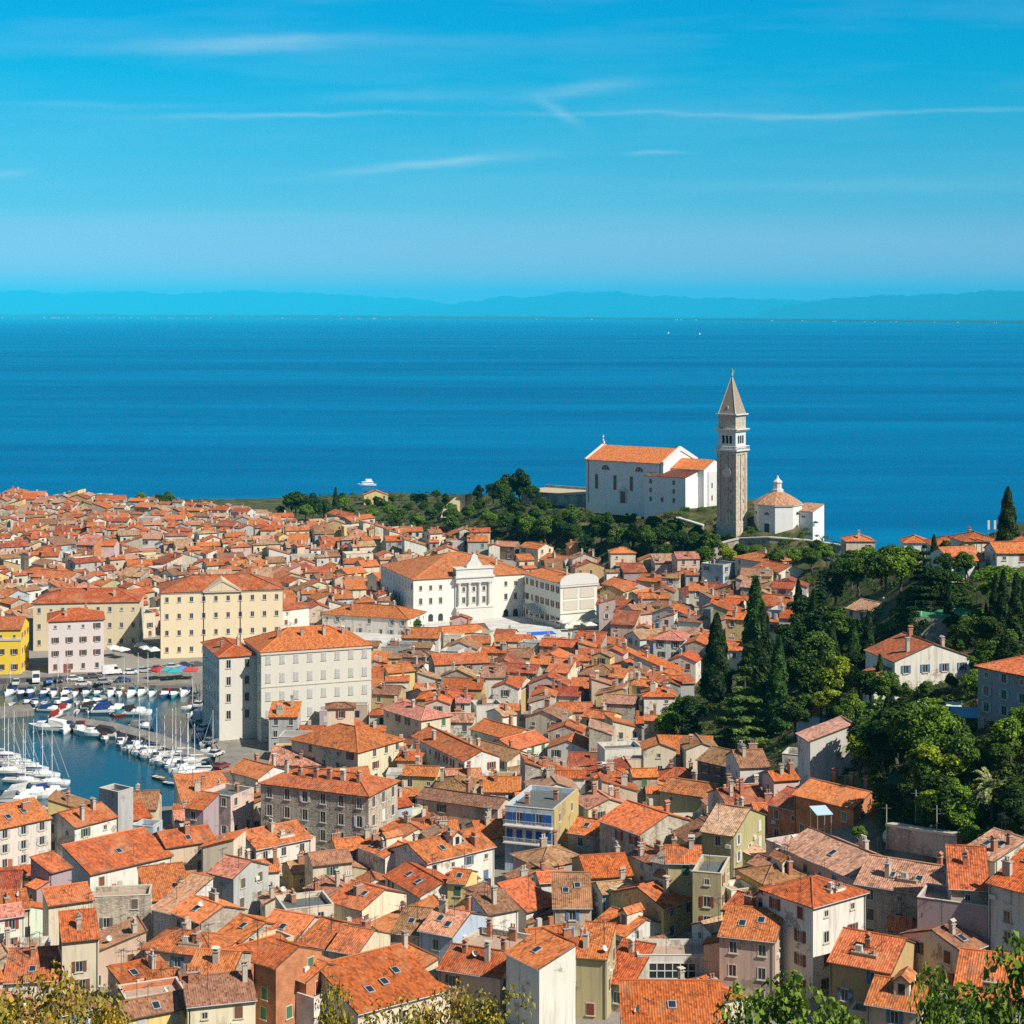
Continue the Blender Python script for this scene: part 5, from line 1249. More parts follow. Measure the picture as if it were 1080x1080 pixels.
for S in SPECS:
    s_ = S['y']/FPX; c_, n_ = math.cos(S['rz']), math.sin(S['rz']); q_ = [to_px(S['x']+c_*a*S['w']/2+n_*S['d']/2, S['y']+n_*a*S['w']/2-c_*S['d']/2, S['zg']+S['h']) for a in (-1, 1)]
    HB.append((min(p[0] for p in q_), max(p[0] for p in q_), min(p[1] for p in q_)-4, max(p[1] for p in q_)+.55*S['h']/s_, S['y']-S['d']/2))
def covers(x, y, g, w, h):
    s_ = y/FPX; a0, a1 = to_px(x-w*.55, y, 0)[0], to_px(x+w*.55, y, 0)[0]; t = to_px(x, y, g+h+1.2)[1]; b = to_px(x, y, g)[1]
    for (p0, p1, q0, q1, yy) in HB:
        if yy > y and min(a1, p1)-max(a0, p0) > 0 and min(b, q1)-max(t, q0) > 0:
            ar = (min(a1, p1)-max(a0, p0))*(min(b, q1)-max(t, q0))/((p1-p0)*(q1-q0)+1)
            if ar > .16: return True
    return False
UNSEEN = {98, 129, 149}
def build_hand():
    for S in SPECS:
        if S['seed'] in UNSEEN: continue
        a = S.pop('anch'); pxy = S.pop('pxy'); S.pop('hand')
        ov = dict(winkey='tall', floors=4, skipblank=.05, clean=True) if a and 'six chimneys' in a else {}
        r = house(**S, **ov)
        if a and 'blue-shuttered' in a: blue_house(r, S)
        if a and 'glazed balcony' in a: balcony_house(r, S)
        if a and 'gabled dormer' in a: dormer(r, S, 1.6, -S['d']*.26)
        if a: anchor(a, pxy[0], pxy[1], r)
build_hand()
SQUARE = [(300, 700), (310, 668), (440, 655), (600, 655), (640, 672), (560, 690), (470, 678), (440, 700)]
QUAYZ = [(-60, 660), (170, 690), (300, 690), (300, 800), (240, 850), (190, 862), (60, 872), (-60, 880)]
def fill():
    rng = random.Random(77); out = []
    cand = []
    y = 232.0
    while y < 985:
        step = 4.4
        x = -(585*y/FPX)-8
        while x < 585*y/FPX+8:
            cand.append((x+rng.uniform(-2, 2), y+rng.uniform(-2, 2))); x += step
        y += step
    rng.shuffle(cand); cand.sort(key=lambda c: int(c[1]/14))
    for x, y in cand:
        if not in_poly(x, y, COAST) or poly_dist(x, y, COAST) < (16 if y > 700 else 24): continue
        g = T(x, y); px, py = to_px(x, y, g)
        if not in_poly(px, py, TOWN) or in_poly(px, py, SQUARE) or in_poly(px, py, QUAYZ): continue
        if in_poly(x, y, BASIN) or (x < -40 and y < 560 and poly_dist(x, y, BASIN) < 15): continue
        base = .25*math.sin(x/60+y/130)+.35*math.sin(y/90-x/150)+rng.gauss(0, .12)+.22
        if rng.random() < .12: base += rng.uniform(-.6, .6)
        far = y > 560
        for k in range(6):
            sc = (1.0, .88, .76, .64, .54, .46)[k]
            w = (rng.uniform(7, 12) if y < 400 else rng.uniform(6, 11))*sc; d = (rng.uniform(7, 10.5) if y < 400 else rng.uniform(6, 9.5))*sc
            if w < 3.4 or d < 3.4: continue
            fp = footprint(x, y, w+.5, d+.5, base)
            if any(overlap(fp, p) for p in PLACED): continue
            nearf = y < 400
            h = rng.choice([4.6, 5, 5.4, 5.8, 6.2, 6.8]) if nearf else rng.choice([5.6, 6, 6.4, 6.8, 7.4, 8])
            if y < 330: h = rng.choice([4.2, 4.8, 5.4, 6, 6.6])
            if y < 548:
                a0, a1, tp = to_px(x-max(w, d)*.6, y, 0)[0], to_px(x+max(w, d)*.6, y, 0)[0], to_px(x, y, g+h+1.5)[1]
                if a1 > 566 and a0 < 634 and 600 < tp < 669: h = 4.0; tp = to_px(x, y, g+h+1.5)[1]
                if a1 > 566 and a0 < 634 and 600 < tp < 669: break
            if y < 420 and covers(x, y, g, max(w, d), h):
                h = 3.2
                if covers(x, y, g, max(w, d), h): break
            PLACED.append(fp)
            kind = rng.choices('gGhslrf', [42, 24, 9, 9, 4, 4, 8])[0]
            rc = rng.choices('odbpkr', [38, 15, 16, 16, 5, 10])[0] if kind != 'f' else rng.choice('gt')
            wc = rng.choices('WCYOSGMPBTLE', [27, 24, 5, 5, 14, 4, 1, 6, 3, 2, 3, 10])[0]
            out.append(dict(x=x, y=y, zg=g, rz=base, w=w, d=d, h=h, kind=kind, rc=rc, wc=wc, seed=1000+len(out)))
            break
    return out
FILL = fill()
INDIV = set(map(int, '1023,1001,1027,1039,1040,1024,1000,1009,1184,1012,1052,1030,1092,1137,1152,1053,1006,1069,1204,1046,1138,1031,1003,1060,1211,1107,1100,1153,1112,1073,1066,1197,1041,1068,1098,1299,1259,1162,1093,1099,1157,1077,1076,1010,1199,1198,1026,1011,1095,1130,1167,1182,1268,1158,1004,1097,1045,1191,1155,1048,1042,1185,1190,1401,1063,1380,1234,1202,1101,1120,1305,1189,1090,1232,1133,1128,1087,1168,1403,1056,1147,1510,1156,1043,1111,1143,1160,1379,1144,1118,1310,1288,1375,1028,1104,1044,1241,1277,1266,1139,1620,1019,1247,1251,1240,1166,1531,1194,1034,1337,1301,1002,1243,1574,1081,1262,1094,1078,1384,1293,1538,1483,1591,1291,1347,1249,1159,1242,1062,1013,1222,1220,1584,1465,1269,1218,1091,1064,1334,1252,1207,1668,1065,1017,1437,1283,1276,1067,1295,1271,1213,1209'.split(',')))
def far_mass(specs):
    mb = MB(); cols = []
    def add(pts, m, c, uv=None):
        mb.face(pts, m, uv); cols.extend([c]*len(pts))
    for S in specs:
        rng = random.Random(S['seed']); w, d, h = S['w'], S['d'], S['h']; c, s = math.cos(S['rz']), math.sin(S['rz'])
        X = lambda p: (S['x']+c*p[0]-s*p[1], S['y']+s*p[0]+c*p[1], S['zg']+p[2])
        wc = WALLC[S['wc']][0]; j = rng.uniform(.88, 1.06); wcol = (wc[0]*j, wc[1]*j, wc[2]*j, rng.random()); rc = ROOFC[S['rc']][0]; j = rng.uniform(.82, 1.15); rcol = (rc[0]*j, rc[1]*j*rng.uniform(.9, 1.12), rc[2]*j, rng.random())
        if S['kind'] == 'f': Sl, zf = [], None
        else: Sl, R, zf = roof_geo(S['kind'], w, d, h, rng.uniform(.34, .42))
        t = MB(); wm = wall_mesh(S['kind'], w, d, h, zf)
        for f, m in zip(wm.f, wm.m): add([X(wm.v[i]) for i in f], 0 if m == 0 else 3, wcol if m == 0 else (.5, .48, .44, .5))
        if not Sl: add([X(p) for p in [(-w/2+.25, -d/2+.25, h-.7), (w/2-.25, -d/2+.25, h-.7), (w/2-.25, d/2-.25, h-.7), (-w/2+.25, d/2-.25, h-.7)]], 3, (.3, .28, .26, .5))
        for q in Sl:
            t = MB(); corr(t, *q, ribs=False, ph=rng.uniform(0, 6)); k = 0
            for f, m in zip(t.f, t.m):
                uv = t.uv[k:k+len(f)]; k += len(f)
                add([X(t.v[i]) for i in f], 1 if m == 0 else 3, rcol if m == 0 else (.13, .09, .06, .5), uv)
        if Sl:
            for _ in range(rng.choice([0, 1, 1, 2])):
                cx, cy = rng.uniform(-w*.4, w*.4), rng.uniform(-d*.3, d*.3); z = zf(cx, cy); t = MB(); t.box(cx-.35, cy-.3, z-1, cx+.35, cy+.3, z+1.2); cc = (.5, .45, .38, .5) if rng.random() < .6 else (.4, .16, .08, .5)
                for f in t.f: add([X(t.v[i]) for i in f], 3, cc)
        fl = max(1, int(h/2.8))
        for (ox, oy, frz, L, _) in faces_of(w, d):
            if not seen(frz, S['rz'], S['x'], S['y'], -.1): continue
            if rng.random() < .2: continue
            n = max(1, int(L/3))
            for k in range(max(0, fl-3), fl):
                for i in range(n):
                    if rng.random() < .2: continue
                    u = -L/2+L*(i+.5)/n+rng.uniform(-.3, .3); z = min(h-1.2, (k+.5)*h/fl); ww, hh = (.48, .75) if rng.random() < .8 else (.35, .4)
                    e = lambda a, b, o: X((ox+math.cos(frz)*(u+a)+math.sin(frz)*o, oy+math.sin(frz)*(u+a)-math.cos(frz)*o, z+b))
                    colr = (.03, .035, .045, .5) if rng.random() < .65 else rng.choice([(.10, .16, .09, .5), (.16, .08, .05, .5), (.5, .5, .48, .5), (.12, .2, .3, .5)])
                    add([e(-ww, -hh, .05), e(ww, -hh, .05), e(ww, hh, .05), e(-ww, hh, .05)], 3, colr)
    me = mb.mesh('far_town', [M['plaster_far'], M['tile_far'], M['eave'], M['plain_far']])
    ca = me.color_attributes.new('Col', 'FLOAT_COLOR', 'CORNER'); ca.data.foreach_set('color', [v for q in cols for v in q])
    o = obj('far_town', me); tag(o, 'packed tiled roofs of the far old town running out to the point', 'houses', kind='stuff')
def plain_far():
    m, k, b = mat('far_plain', .85, .2); at = k.add('ShaderNodeAttribute', dict(attribute_name='Col')); k.set(b, 'Base Color', at.outputs['Color']); return m
M['plain_far'] = plain_far()
MAX_IND = 300
def build_fill():
    if INDIV is None: one = sorted(FILL, key=lambda S: S['y'])[:MAX_IND-len(SPECS)]
    else: one = [S for S in FILL if S['seed'] in INDIV]
    ids = {S['seed'] for S in one}
    for S in one:
        house(**S, near=S['y']/FPX < .15)
    rest = [S for S in FILL if S['seed'] not in ids]; far_mass(rest)
    print('FILL', len(FILL), 'hand', len(SPECS), 'individual', len(one), 'mass', len(rest))
build_fill()
# ------------------------------------------------------------------ trees and shrubs
def leaf_mat(name, rnd=0.45):
    m = bpy.data.materials.new(name); m.use_nodes = True; k = NT(m.node_tree); k.n.clear()
    out = k.add('ShaderNodeOutputMaterial'); oi = k.add('ShaderNodeObjectInfo'); ge = k.add('ShaderNodeNewGeometry'); tc = k.add('ShaderNodeTexCoord')
    r = ge.outputs['Random Per Island']; n = k.noise(tc.outputs['Object'], .45, 3)
    c = k.mix(1.0, oi.outputs['Color'], k.ramp(r, [(0, (1-rnd,)*3), (.7, (1, 1, 1)), (1, (1+rnd*1.6, 1+rnd*1.2, 1))]), 'MULTIPLY')
    c = k.mix(1.0, c, k.ramp(n, [(.3, (.7, .75, .8)), (.7, (1.35, 1.25, 1.0))]), 'MULTIPLY')
    d = k.add('ShaderNodeBsdfDiffuse', Color=c); t = k.add('ShaderNodeBsdfTranslucent', Color=c); g = k.add('ShaderNodeBsdfGlossy', Roughness=.5, Color=(.5, .5, .5, 1))
    mx = k.add('ShaderNodeMixShader', i0=.3, i1=d.outputs[0], i2=t.outputs[0]); m2 = k.add('ShaderNodeMixShader', i0=.012, i1=mx.outputs[0], i2=g.outputs[0])
    k.l.new(m2.outputs[0], out.inputs['Surface']); return m
M['leaf'] = leaf_mat('leaf')
def leaf_mesh(name, C, N, size, jit=.45, aspect=1.6, seed=0):
    """one small four-sided leaf spray per centre, turned loosely towards its normal"""
    r = np.random.default_rng(seed); C = np.asarray(C, float); N = np.asarray(N, float)+r.normal(0, jit, C.shape); N /= np.linalg.norm(N, axis=1)[:, None]+1e-9
    A = np.cross(N, r.normal(0, 1, C.shape)); A /= np.linalg.norm(A, axis=1)[:, None]+1e-9; B = np.cross(N, A)
    s = (size*r.uniform(.6, 1.3, len(C)))[:, None]
    bend = N*s*.18
    V = np.stack([C-A*s*aspect*.5-bend, C-B*s*.5+bend, C+A*s*aspect*.5-bend, C+B*s*.5+bend], 1).reshape(-1, 3)
    me = bpy.data.meshes.new(name); n = len(C); me.vertices.add(n*4); me.vertices.foreach_set('co', V.reshape(-1)); me.loops.add(n*4); me.loops.foreach_set('vertex_index', np.arange(n*4))
    me.polygons.add(n); me.polygons.foreach_set('loop_start', np.arange(n)*4); me.polygons.foreach_set('loop_total', np.full(n, 4)); me.update(calc_edges=True); me.validate(); me.materials.append(M['leaf']); return me
def sph(r, n): v = r.normal(0, 1, (n, 3)); return v/np.linalg.norm(v, axis=1)[:, None]
def trunk_mesh(name, H, r0, limbs, seed, lean=.05, ll=1.0):
    g = random.Random(seed); m = MB(); pts = [Vector((0, 0, -1))]; 
    for i in range(1, 6): pts.append(Vector((g.uniform(-lean, lean)*H, g.uniform(-lean, lean)*H, H*i/5)))
    rad = lambda i: r0*(1.15-.75*i/5)
    for i in range(5): m.tube(pts[i], pts[i+1], rad(i), rad(i+1), 7, 0, True, i == 4)
    for k in range(limbs):
        i = g.randrange(2, 5); p = pts[i].lerp(pts[i+1], g.random()); a = g.uniform(0, 2*PI); L = H*g.uniform(.3, .55)*ll; q = p+Vector((math.cos(a)*L*.6, math.sin(a)*L*.6, L*.7)); mid = p.lerp(q, .5)+Vector((0, 0, -.06*L))
        m.tube(p, mid, r0*.42, r0*.3, 5); m.tube(mid, q, r0*.3, r0*.1, 5)
    return m.mesh(name, [M['bark']])
def broad(R, H, n, size, seed, sparse=0.0, z0=.32):
    r = np.random.default_rng(seed); C, N = [], []; k = int(r.integers(20, 27)); zc = H*(z0+1)/2; rz = H*(1-z0)/2
    for i in range(k):
        d = sph(r, 1)[0]; f = r.uniform(.35, .8); c = np.array([d[0]*R*f, d[1]*R*f, zc+d[2]*rz*f]); br = R*r.uniform(.22, .46)
        m = int(n/k*br/(R*.34)); p = sph(r, m); p[:, 2] = np.where(p[:, 2] < -.5, -p[:, 2], p[:, 2]); rr = r.uniform(.5, 1.08, (m, 1))**.6
        C.append(c+p*br*rr*np.array([1, 1, .8])); N.append(p*.6+np.array([0, 0, .5]))
    return leaf_mesh('crown', np.concatenate(C), np.concatenate(N), size, .5, 1.6, seed)
def cypress(R, H, n, size, seed):
    r = np.random.default_rng(seed); t = r.uniform(0.02, 1, n)**.85; prof = np.minimum(1, (t/.12)**.6)*np.power(np.clip(1-t, 0, 1), .62)*1.12; a = r.uniform(0, 2*PI, n)
    lump = 1+.16*np.sin(a*3+t*19+seed)+.12*np.sin(a*5-t*31); rr = prof*R*lump*(r.uniform(.45, 1.05, n)**.5)
    C = np.stack([rr*np.cos(a), rr*np.sin(a), t*H], 1); N = np.stack([np.cos(a), np.sin(a), np.full(n, .25)], 1); return leaf_mesh('crown', C, N, size, .35, 2.2, seed)
def layered(R, H, n, size, seed, levels=9, z0=.12, droop=.12):
    r = np.random.default_rng(seed); C, N = [], []
    for L in range(levels):
        t = L/(levels-1); z = H*(z0+(1-z0)*t*.96); Rr = R*(1-t)**.75*r.uniform(.85, 1.12)+.25
        nb = max(4, int(9*(1-t)+4))
        for b in range(nb):
            a = r.uniform(0, 2*PI); l = Rr*r.uniform(.65, 1.1); m = max(10, int(n/levels/nb*(.6+1.0*(1-t)))); u = r.uniform(.12, 1, m)**.7; wdt = .30*l*(1-(u-.55)**2*1.6); v = r.uniform(-1, 1, m)*wdt
            x = np.cos(a)*u*l-np.sin(a)*v; y = np.sin(a)*u*l+np.cos(a)*v; C.append(np.stack([x, y, z+r.normal(0, .1, m)-droop*l*u*u+.1*l*u], 1)); N.append(np.tile([np.cos(a)*.15, np.sin(a)*.15, 1.0], (m, 1)))
    return leaf_mesh('crown', np.concatenate(C), np.concatenate(N), size, .35, 1.8, seed)
def umbrella(R, H, n, size, seed):
    r = np.random.default_rng(seed); C, N = [], []
    for i in range(26):
        a = r.uniform(0, 2*PI); f = math.sqrt(r.uniform(0, 1))*.85; br = R*r.uniform(.24, .36); c = np.array([math.cos(a)*R*f, math.sin(a)*R*f, H*.90-.22*H*f*f]); m = n//26; p = sph(r, m); p[:, 2] = np.abs(p[:, 2])-.25; C.append(c+p*br*np.array([1, 1, .6])*r.uniform(.6, 1.05, (m, 1))); N.append(p*.5+np.array([0, 0, .7]))
    return leaf_mesh('crown', np.concatenate(C), np.concatenate(N), size, .4, 1.6, seed)
TL = {}
def protos():
    for i in range(4): TL['b%d' % i] = (broad(4.0, 9.0, 5200, .36, 10+i), trunk_mesh('trunk', 6.5, .3, 5, i), (.095, .175, .034), 9.0, 'bushy broadleaf tree', 'broadleaf_tree')
    for i in range(2): TL['p%d' % i] = (broad(3.6, 11.0, 5200, .34, 20+i, z0=.12), trunk_mesh('trunk', 8, .3, 4, 20+i), (.04, .085, .026), 11.0, 'dense dark pine', 'pine_tree')
    for i in range(2): TL['c%d' % i] = (cypress(1.5, 12.0, 6500, .3, 30+i), trunk_mesh('trunk', 3.5, .2, 0, 30+i), (.04, .08, .028), 12.0, 'narrow cypress', 'cypress_tree')
    TL['w0'] = (cypress(3.3, 20.0, 12000, .42, 40), trunk_mesh('trunk', 6, .35, 0, 40), (.035, .068, .026), 20.0, 'wide dark cypress', 'cypress_tree')
    TL['l0'] = (layered(5.6, 16.0, 11000, .36, 50), trunk_mesh('trunk', 14.5, .4, 0, 50, .01), (.16, .31, .06), 16.0, 'bright green layered cedar', 'cedar_tree')
    TL['l1'] = (layered(4.6, 17.0, 9000, .4, 51, 12), trunk_mesh('trunk', 15.5, .4, 0, 51, .01), (.04, .085, .035), 17.0, 'dark layered cedar', 'cedar_tree')
    TL['u0'] = (umbrella(5.5, 10.5, 7000, .34, 60), trunk_mesh('trunk', 8.4, .32, 7, 60), (.15, .27, .04), 10.5, 'flat-topped umbrella pine', 'umbrella_pine')
    for i in range(3): TL['n%d' % i] = (broad(2.6, 8.0, 2300, .14, 70+i, z0=.44), trunk_mesh('trunk', 6.2, .11, 9, 70+i, .03, .5), (.30, .27, .06), 8.0, 'loose olive-green treetop', 'olive_tree')
    for i in range(2): TL['f%d' % i] = (broad(2.3, 8.0, 950, .20, 80+i, z0=.46), trunk_mesh('trunk', 6.2, .11, 9, 80+i, .03, .5), (.16, .26, .045), 8.0, 'leafy green treetop', 'fig_tree')
protos()
USED = set()
def tree(kind, px, py, H, tint=(1, 1, 1), y_near=None, wide=1.0, seed=0, words=None):
    cm, tm, col, H0, desc, name = TL[kind]
    if y_near is not None:
        x = (px-540)/FPX*y_near; y = y_near; g = T(x, y); H = CH+(HY-py)/FPX*y-g
    else: x, y, g = ray_ground(px, py, 0, 140)
    if y_near is None and (not in_poly(x, y, COAST) or poly_dist(x, y, COAST) < 6): return None
    s = H/H0; root = thing(name, (x, y, g), random.Random(px*7+seed).uniform(0, 6.28))
    t = obj('trunk', tm, root); c = obj('crown', cm, root, None, (0, 0, 0), 0, tuple(a*b for a, b in zip(col, tint))+(1,))
    if name in ('fig_tree', 'olive_tree'): sx = wide
    else: sx = s*wide
    t.scale = (s, s, s); c.scale = (sx, sx, s)
    size = 'tall ' if H > 1.25*H0 else ('small ' if H < .62*H0 else '')
    hue = ''
    if tint != (1, 1, 1): hue = 'yellow-green ' if tint[0] > 1.8 else ('bright ' if tint[1] > 1.3 else 'dark ' if tint[0] < .75 else '')
    if 'dark' in desc or 'bright' in desc: hue = ''
    tag(root, None, 'tree', dict(cypress_tree='cypresses on the green hill', broadleaf_tree='broadleaf trees', pine_tree='dark pines', olive_tree='treetops at the bottom edge', fig_tree='treetops at the bottom edge').get(name))
    l = root.location; ITEMS.append([root, words or (size+hue+desc).replace('bright bright', 'bright'), *to_px(l.x, l.y, l.z+H*.5)])
    return root
MORE = [('c1', 985, 612, 10), ('c0', 1000, 664, 9), ('c0', 916, 706, 12), ('c1', 928, 742, 9), ('c0', 842, 665, 13), ('l1', 950, 800, 11), ('c1', 935, 800, 10), ('p0', 305, 546, 10), ('p1', 296, 549, 8), ('b0', 286, 551, 7), ('p1', 318, 541, 11), ('p0', 348, 541, 12), ('b2', 362, 538, 8), ('p0', 384, 536, 8), ('p1', 398, 539, 8), ('p0', 430, 537, 9), ('p1', 446, 536, 8), ('p0', 376, 530, 6), ('b0', 388, 528, 5), ('b1', 425, 529, 5), ('p1', 436, 531, 6), ('b2', 448, 530, 5), ('b3', 460, 529, 6), ('p0', 472, 529, 7), ('b0', 414, 533, 5), ('b1', 400, 537, 5), ('b2', 446, 543, 6), ('b3', 428, 543, 6), ('p1', 462, 547, 8), ('b0', 380, 547, 7), ('b1', 362, 543, 8), ('b2', 366, 536, 6), ('p0', 308, 543, 11), ('b3', 338, 543, 9), ('b0', 475, 558, 8), ('b1', 450, 556, 7), ('b2', 415, 560, 7), ('b3', 395, 561, 6), ('p0', 470, 536, 7), ('p1', 484, 534, 8), ('b0', 476, 548, 7), ('b1', 490, 543, 8), ('b2', 505, 545, 7), ('b3', 522, 548, 8), ('p0', 540, 545, 9), ('p1', 556, 546, 8), ('b0', 572, 548, 8), ('b1', 590, 550, 8), ('b2', 604, 560, 9), ('b3', 586, 562, 9), ('p0', 548, 562, 8), ('b0', 525, 574, 8), ('p1', 508, 580, 7), ('b1', 490, 580, 6), ('b2', 405, 540, 6), ('b3', 420, 536, 5), ('p0', 440, 534, 6), ('b0', 455, 540, 7), ('b1', 388, 537, 5), ('b2', 372, 541, 6), ('b0', 410, 549, 7), ('b3', 436, 550, 7), ('p0', 625, 600, 9), ('p1', 660, 597, 9), ('b1', 700, 600, 8), ('b0', 744, 602, 8), ('l1', 1010, 640, 11), ('b0', 1000, 618, 7), ('b1', 1020, 612, 6), ('b2', 985, 640, 8), ('p0', 965, 690, 9), ('b3', 1044, 640, 6), ('p1', 905, 735, 10), ('l1', 862, 700, 13), ('c1', 866, 745, 13), ('c0', 858, 690, 15), ('b0', 1030, 668, 5), ('b1', 1010, 690, 6), ('b2', 1045, 720, 7), ('p0', 1062, 720, 8), ('b3', 890, 600, 5), ('p0', 515, 536, 12), ('p1', 530, 538, 12)]
YG = (2.9, 2.1, 1.1); BR = (1.65, 1.6, 1.1); DK = (.6, .64, .75)
TREES = [('b0', 312, 548, 13, DK), ('p0', 330, 549, 13, (1, 1, 1)), ('b1', 322, 553, 9, BR), ('c0', 354, 546, 14, (1, 1, 1)), ('b2', 342, 551, 10, DK), ('b3', 368, 549, 7, (1, 1, 1)), ('b0', 392, 553, 7, BR), ('b1', 420, 556, 8, (1, 1, 1)), ('b2', 440, 562, 8, BR), ('b3', 455, 552, 7, (1, 1, 1)), ('b0', 430, 543, 5, DK), ('b1', 478, 566, 8, (1, 1, 1)), ('b3', 462, 571, 6, DK),
    ('p0', 505, 532, 9, DK), ('p1', 520, 533, 11, (1, 1, 1)), ('b2', 535, 534, 12, DK), ('p0', 549, 531, 14, (1, 1, 1)), ('b0', 560, 534, 8, DK), ('b1', 495, 552, 7, (1, 1, 1)), ('b2', 515, 560, 8, BR), ('b3', 535, 566, 9, DK), ('b0', 556, 574, 10, BR), ('b1', 575, 578, 11, (1, 1, 1)), ('b2', 592, 572, 9, DK), ('b3', 545, 552, 8, DK), ('b0', 566, 556, 7, (1, 1, 1)), ('b3', 500, 572, 5, BR),
    ('p1', 618, 590, 10, (1, 1, 1)), ('b0', 634, 578, 9, DK), ('b1', 650, 588, 10, (1, 1, 1)), ('p0', 668, 582, 10, DK), ('b2', 684, 590, 11, (1, 1, 1)), ('b3', 700, 583, 11, DK), ('p1', 716, 590, 11, (1, 1, 1)), ('b0', 734, 593, 10, DK), ('b1', 752, 590, 9, (1, 1, 1)), ('b2', 640, 562, 7, DK), ('b3', 664, 561, 7, DK), ('b0', 690, 566, 7, DK), ('b1', 712, 571, 7, DK), ('b2', 735, 577, 7, DK), ('b3', 628, 560, 6, DK), ('b1', 606, 578, 8, DK),
    ('b2', 766, 600, 8, YG), ('b3', 748, 606, 6, BR), ('b0', 782, 593, 6, (1, 1, 1)), ('b1', 800, 596, 6, BR), ('b2', 818, 602, 7, (1, 1, 1)), ('b3', 838, 600, 7, BR), ('b0', 856, 606, 8, (1, 1, 1)), ('b1', 872, 598, 7, BR), ('b2', 770, 575, 4, DK), ('b3', 880, 575, 4, BR), ('b0', 860, 590, 6, DK), ('b1', 892, 588, 6, (1, 1, 1)),
    ('c0', 949, 585, 9.5, (1, 1, 1)), ('p0', 932, 588, 10, (1, 1, 1)), ('w0', 1063, 584, 14.5, (1.3, 1.3, 1.2)), ('l1', 975, 664, 18, (1, 1, 1)), ('p1', 992, 655, 13, (1, 1, 1)), ('b0', 915, 612, 9, BR), ('b1', 935, 618, 10, (1, 1, 1)), ('b2', 898, 622, 10, DK), ('p0', 880, 640, 12, (1, 1, 1)), ('l1', 865, 655, 13, (1, 1, 1)), ('p1', 850, 680, 14, (1, 1, 1)), ('b2', 1000, 600, 6, DK), ('b3', 1018, 596, 5, (1, 1, 1)), ('b3', 960, 606, 7, (1, 1, 1)),
    ('u0', 1056, 652, 11, (1, 1, 1)), ('c1', 1050, 664, 11, (1.2, 1.2, 1.1)), ('c0', 1058, 666, 12, (1, 1, 1)), ('c1', 1072, 684, 14, (1.2, 1.2, 1.1)), ('c0', 1079, 680, 12, (1, 1, 1)), ('c1', 1040, 668, 6, (1, 1, 1)), ('b0', 1040, 690, 7, DK), ('b1', 1022, 684, 6, (1, 1, 1)), ('b2', 1062, 700, 6, (1, 1, 1)), ('b3', 1005, 672, 5, DK),
    ('w0', 756, 742, 20.5, (1, 1, 1)), ('w0', 803, 742, 22, (.9, .9, .9)), ('c0', 797, 744, 28, (1.5, 1.6, 1.2)), ('c1', 821, 774, 20, (1.7, 1.9, 1.3)), ('l0', 786, 786, 18.5, (.85, .72, .95)), ('p0', 727, 792, 12, (1, 1, 1)), ('b0', 706, 790, 8, BR), ('b2', 716, 776, 8, (1, 1, 1)), ('b3', 838, 780, 9, DK),
    ('b0', 850, 752, 12, DK), ('b1', 868, 728, 12, (1, 1, 1)), ('b2', 884, 750, 10, YG), ('c1', 900, 726, 14, (1.5, 1.6, 1.2)), ('p0', 840, 712, 14, (1, 1, 1)), ('b3', 872, 690, 12, DK), ('b0', 888, 700, 11, (1, 1, 1)), ('b2', 858, 735, 9, BR), ('b3', 872, 762, 7, YG), ('c0', 878, 716, 12, (1.3, 1.3, 1.1)), ('b0', 918, 748, 7, DK), ('b1', 935, 752, 7, (1, 1, 1)), ('b2', 902, 768, 6, BR), ('b3', 950, 748, 5, (1, 1, 1)), ('b0', 890, 778, 6, (1, 1, 1)),
    ('b2', 932, 818, 9, DK), ('b1', 908, 818, 7, YG), ('b3', 984, 850, 10, (1, 1, 1)), ('b0', 945, 815, 10, DK), ('b1', 968, 822, 11, (1, 1, 1)), ('b2', 985, 815, 10, BR), ('b3', 990, 850, 10, YG), ('b0', 985, 862, 7, DK), ('b1', 1008, 838, 9, (1, 1, 1)), ('b2', 1005, 866, 6, BR), ('b0', 1066, 806, 7, BR), ('b1', 1078, 795, 7, (1.7, 1.6, 1.2)), ('b2', 1056, 818, 6, (1, 1, 1)), ('b3', 1076, 862, 6, DK), ('b1', 915, 810, 8, DK), ('b2', 925, 790, 8, (1, 1, 1)), ('b3', 958, 786, 7, DK), ('b0', 980, 790, 8, BR), ('b1', 1000, 800, 7, DK), ('b3', 935, 866, 6, DK),
    ('b2', 1004, 732, 3.5, DK), ('b3', 1032, 720, 5, (1, 1, 1)), ('b1', 930, 628, 10, DK), ('b0', 905, 630, 10, (1, 1, 1)), ('b2', 950, 626, 10, BR), ('b3', 900, 672, 4, BR), ('b0', 772, 566, 4, DK), ('b1', 792, 568, 4, (1, 1, 1)), ('b2', 758, 566, 5, DK), ('b0', 1030, 745, 6, BR), ('b1', 978, 740, 3.5, (1, 1, 1)), ('b2', 1012, 700, 6, (1, 1, 1)), ('b3', 930, 676, 4, BR), ('b1', 1036, 706, 5, DK),
    ('b0', 166, 541, 9, DK), ('b1', 150, 539, 9, BR), ('b2', 176, 538, 9, (1, 1, 1)), ('b3', 425, 668, 6, DK), ('b0', 437, 670, 5, (1, 1, 1)), ('b2', 300, 782, 5, BR), ('b3', 566, 935, 4, (1, 1, 1)), ('b1', 590, 930, 3, DK), ('b1', 905, 893, 3, BR), ('b0', 960, 886, 2.5, DK), ('b1', 980, 884, 4.5, (1, 1, 1)), ('b2', 996, 886, 7, DK), ('b3', 1016, 888, 6, BR), ('b2', 1062, 892, 4, DK), ('p0', 1072, 890, 8, (1, 1, 1)), ('b3', 985, 872, 6, YG), ('b0', 1025, 902, 4, BR), ('b1', 1045, 908, 4, (1, 1, 1))]
MORE = [q for i, q in enumerate(MORE) if q[1] > 620 or i % 2 == 0]
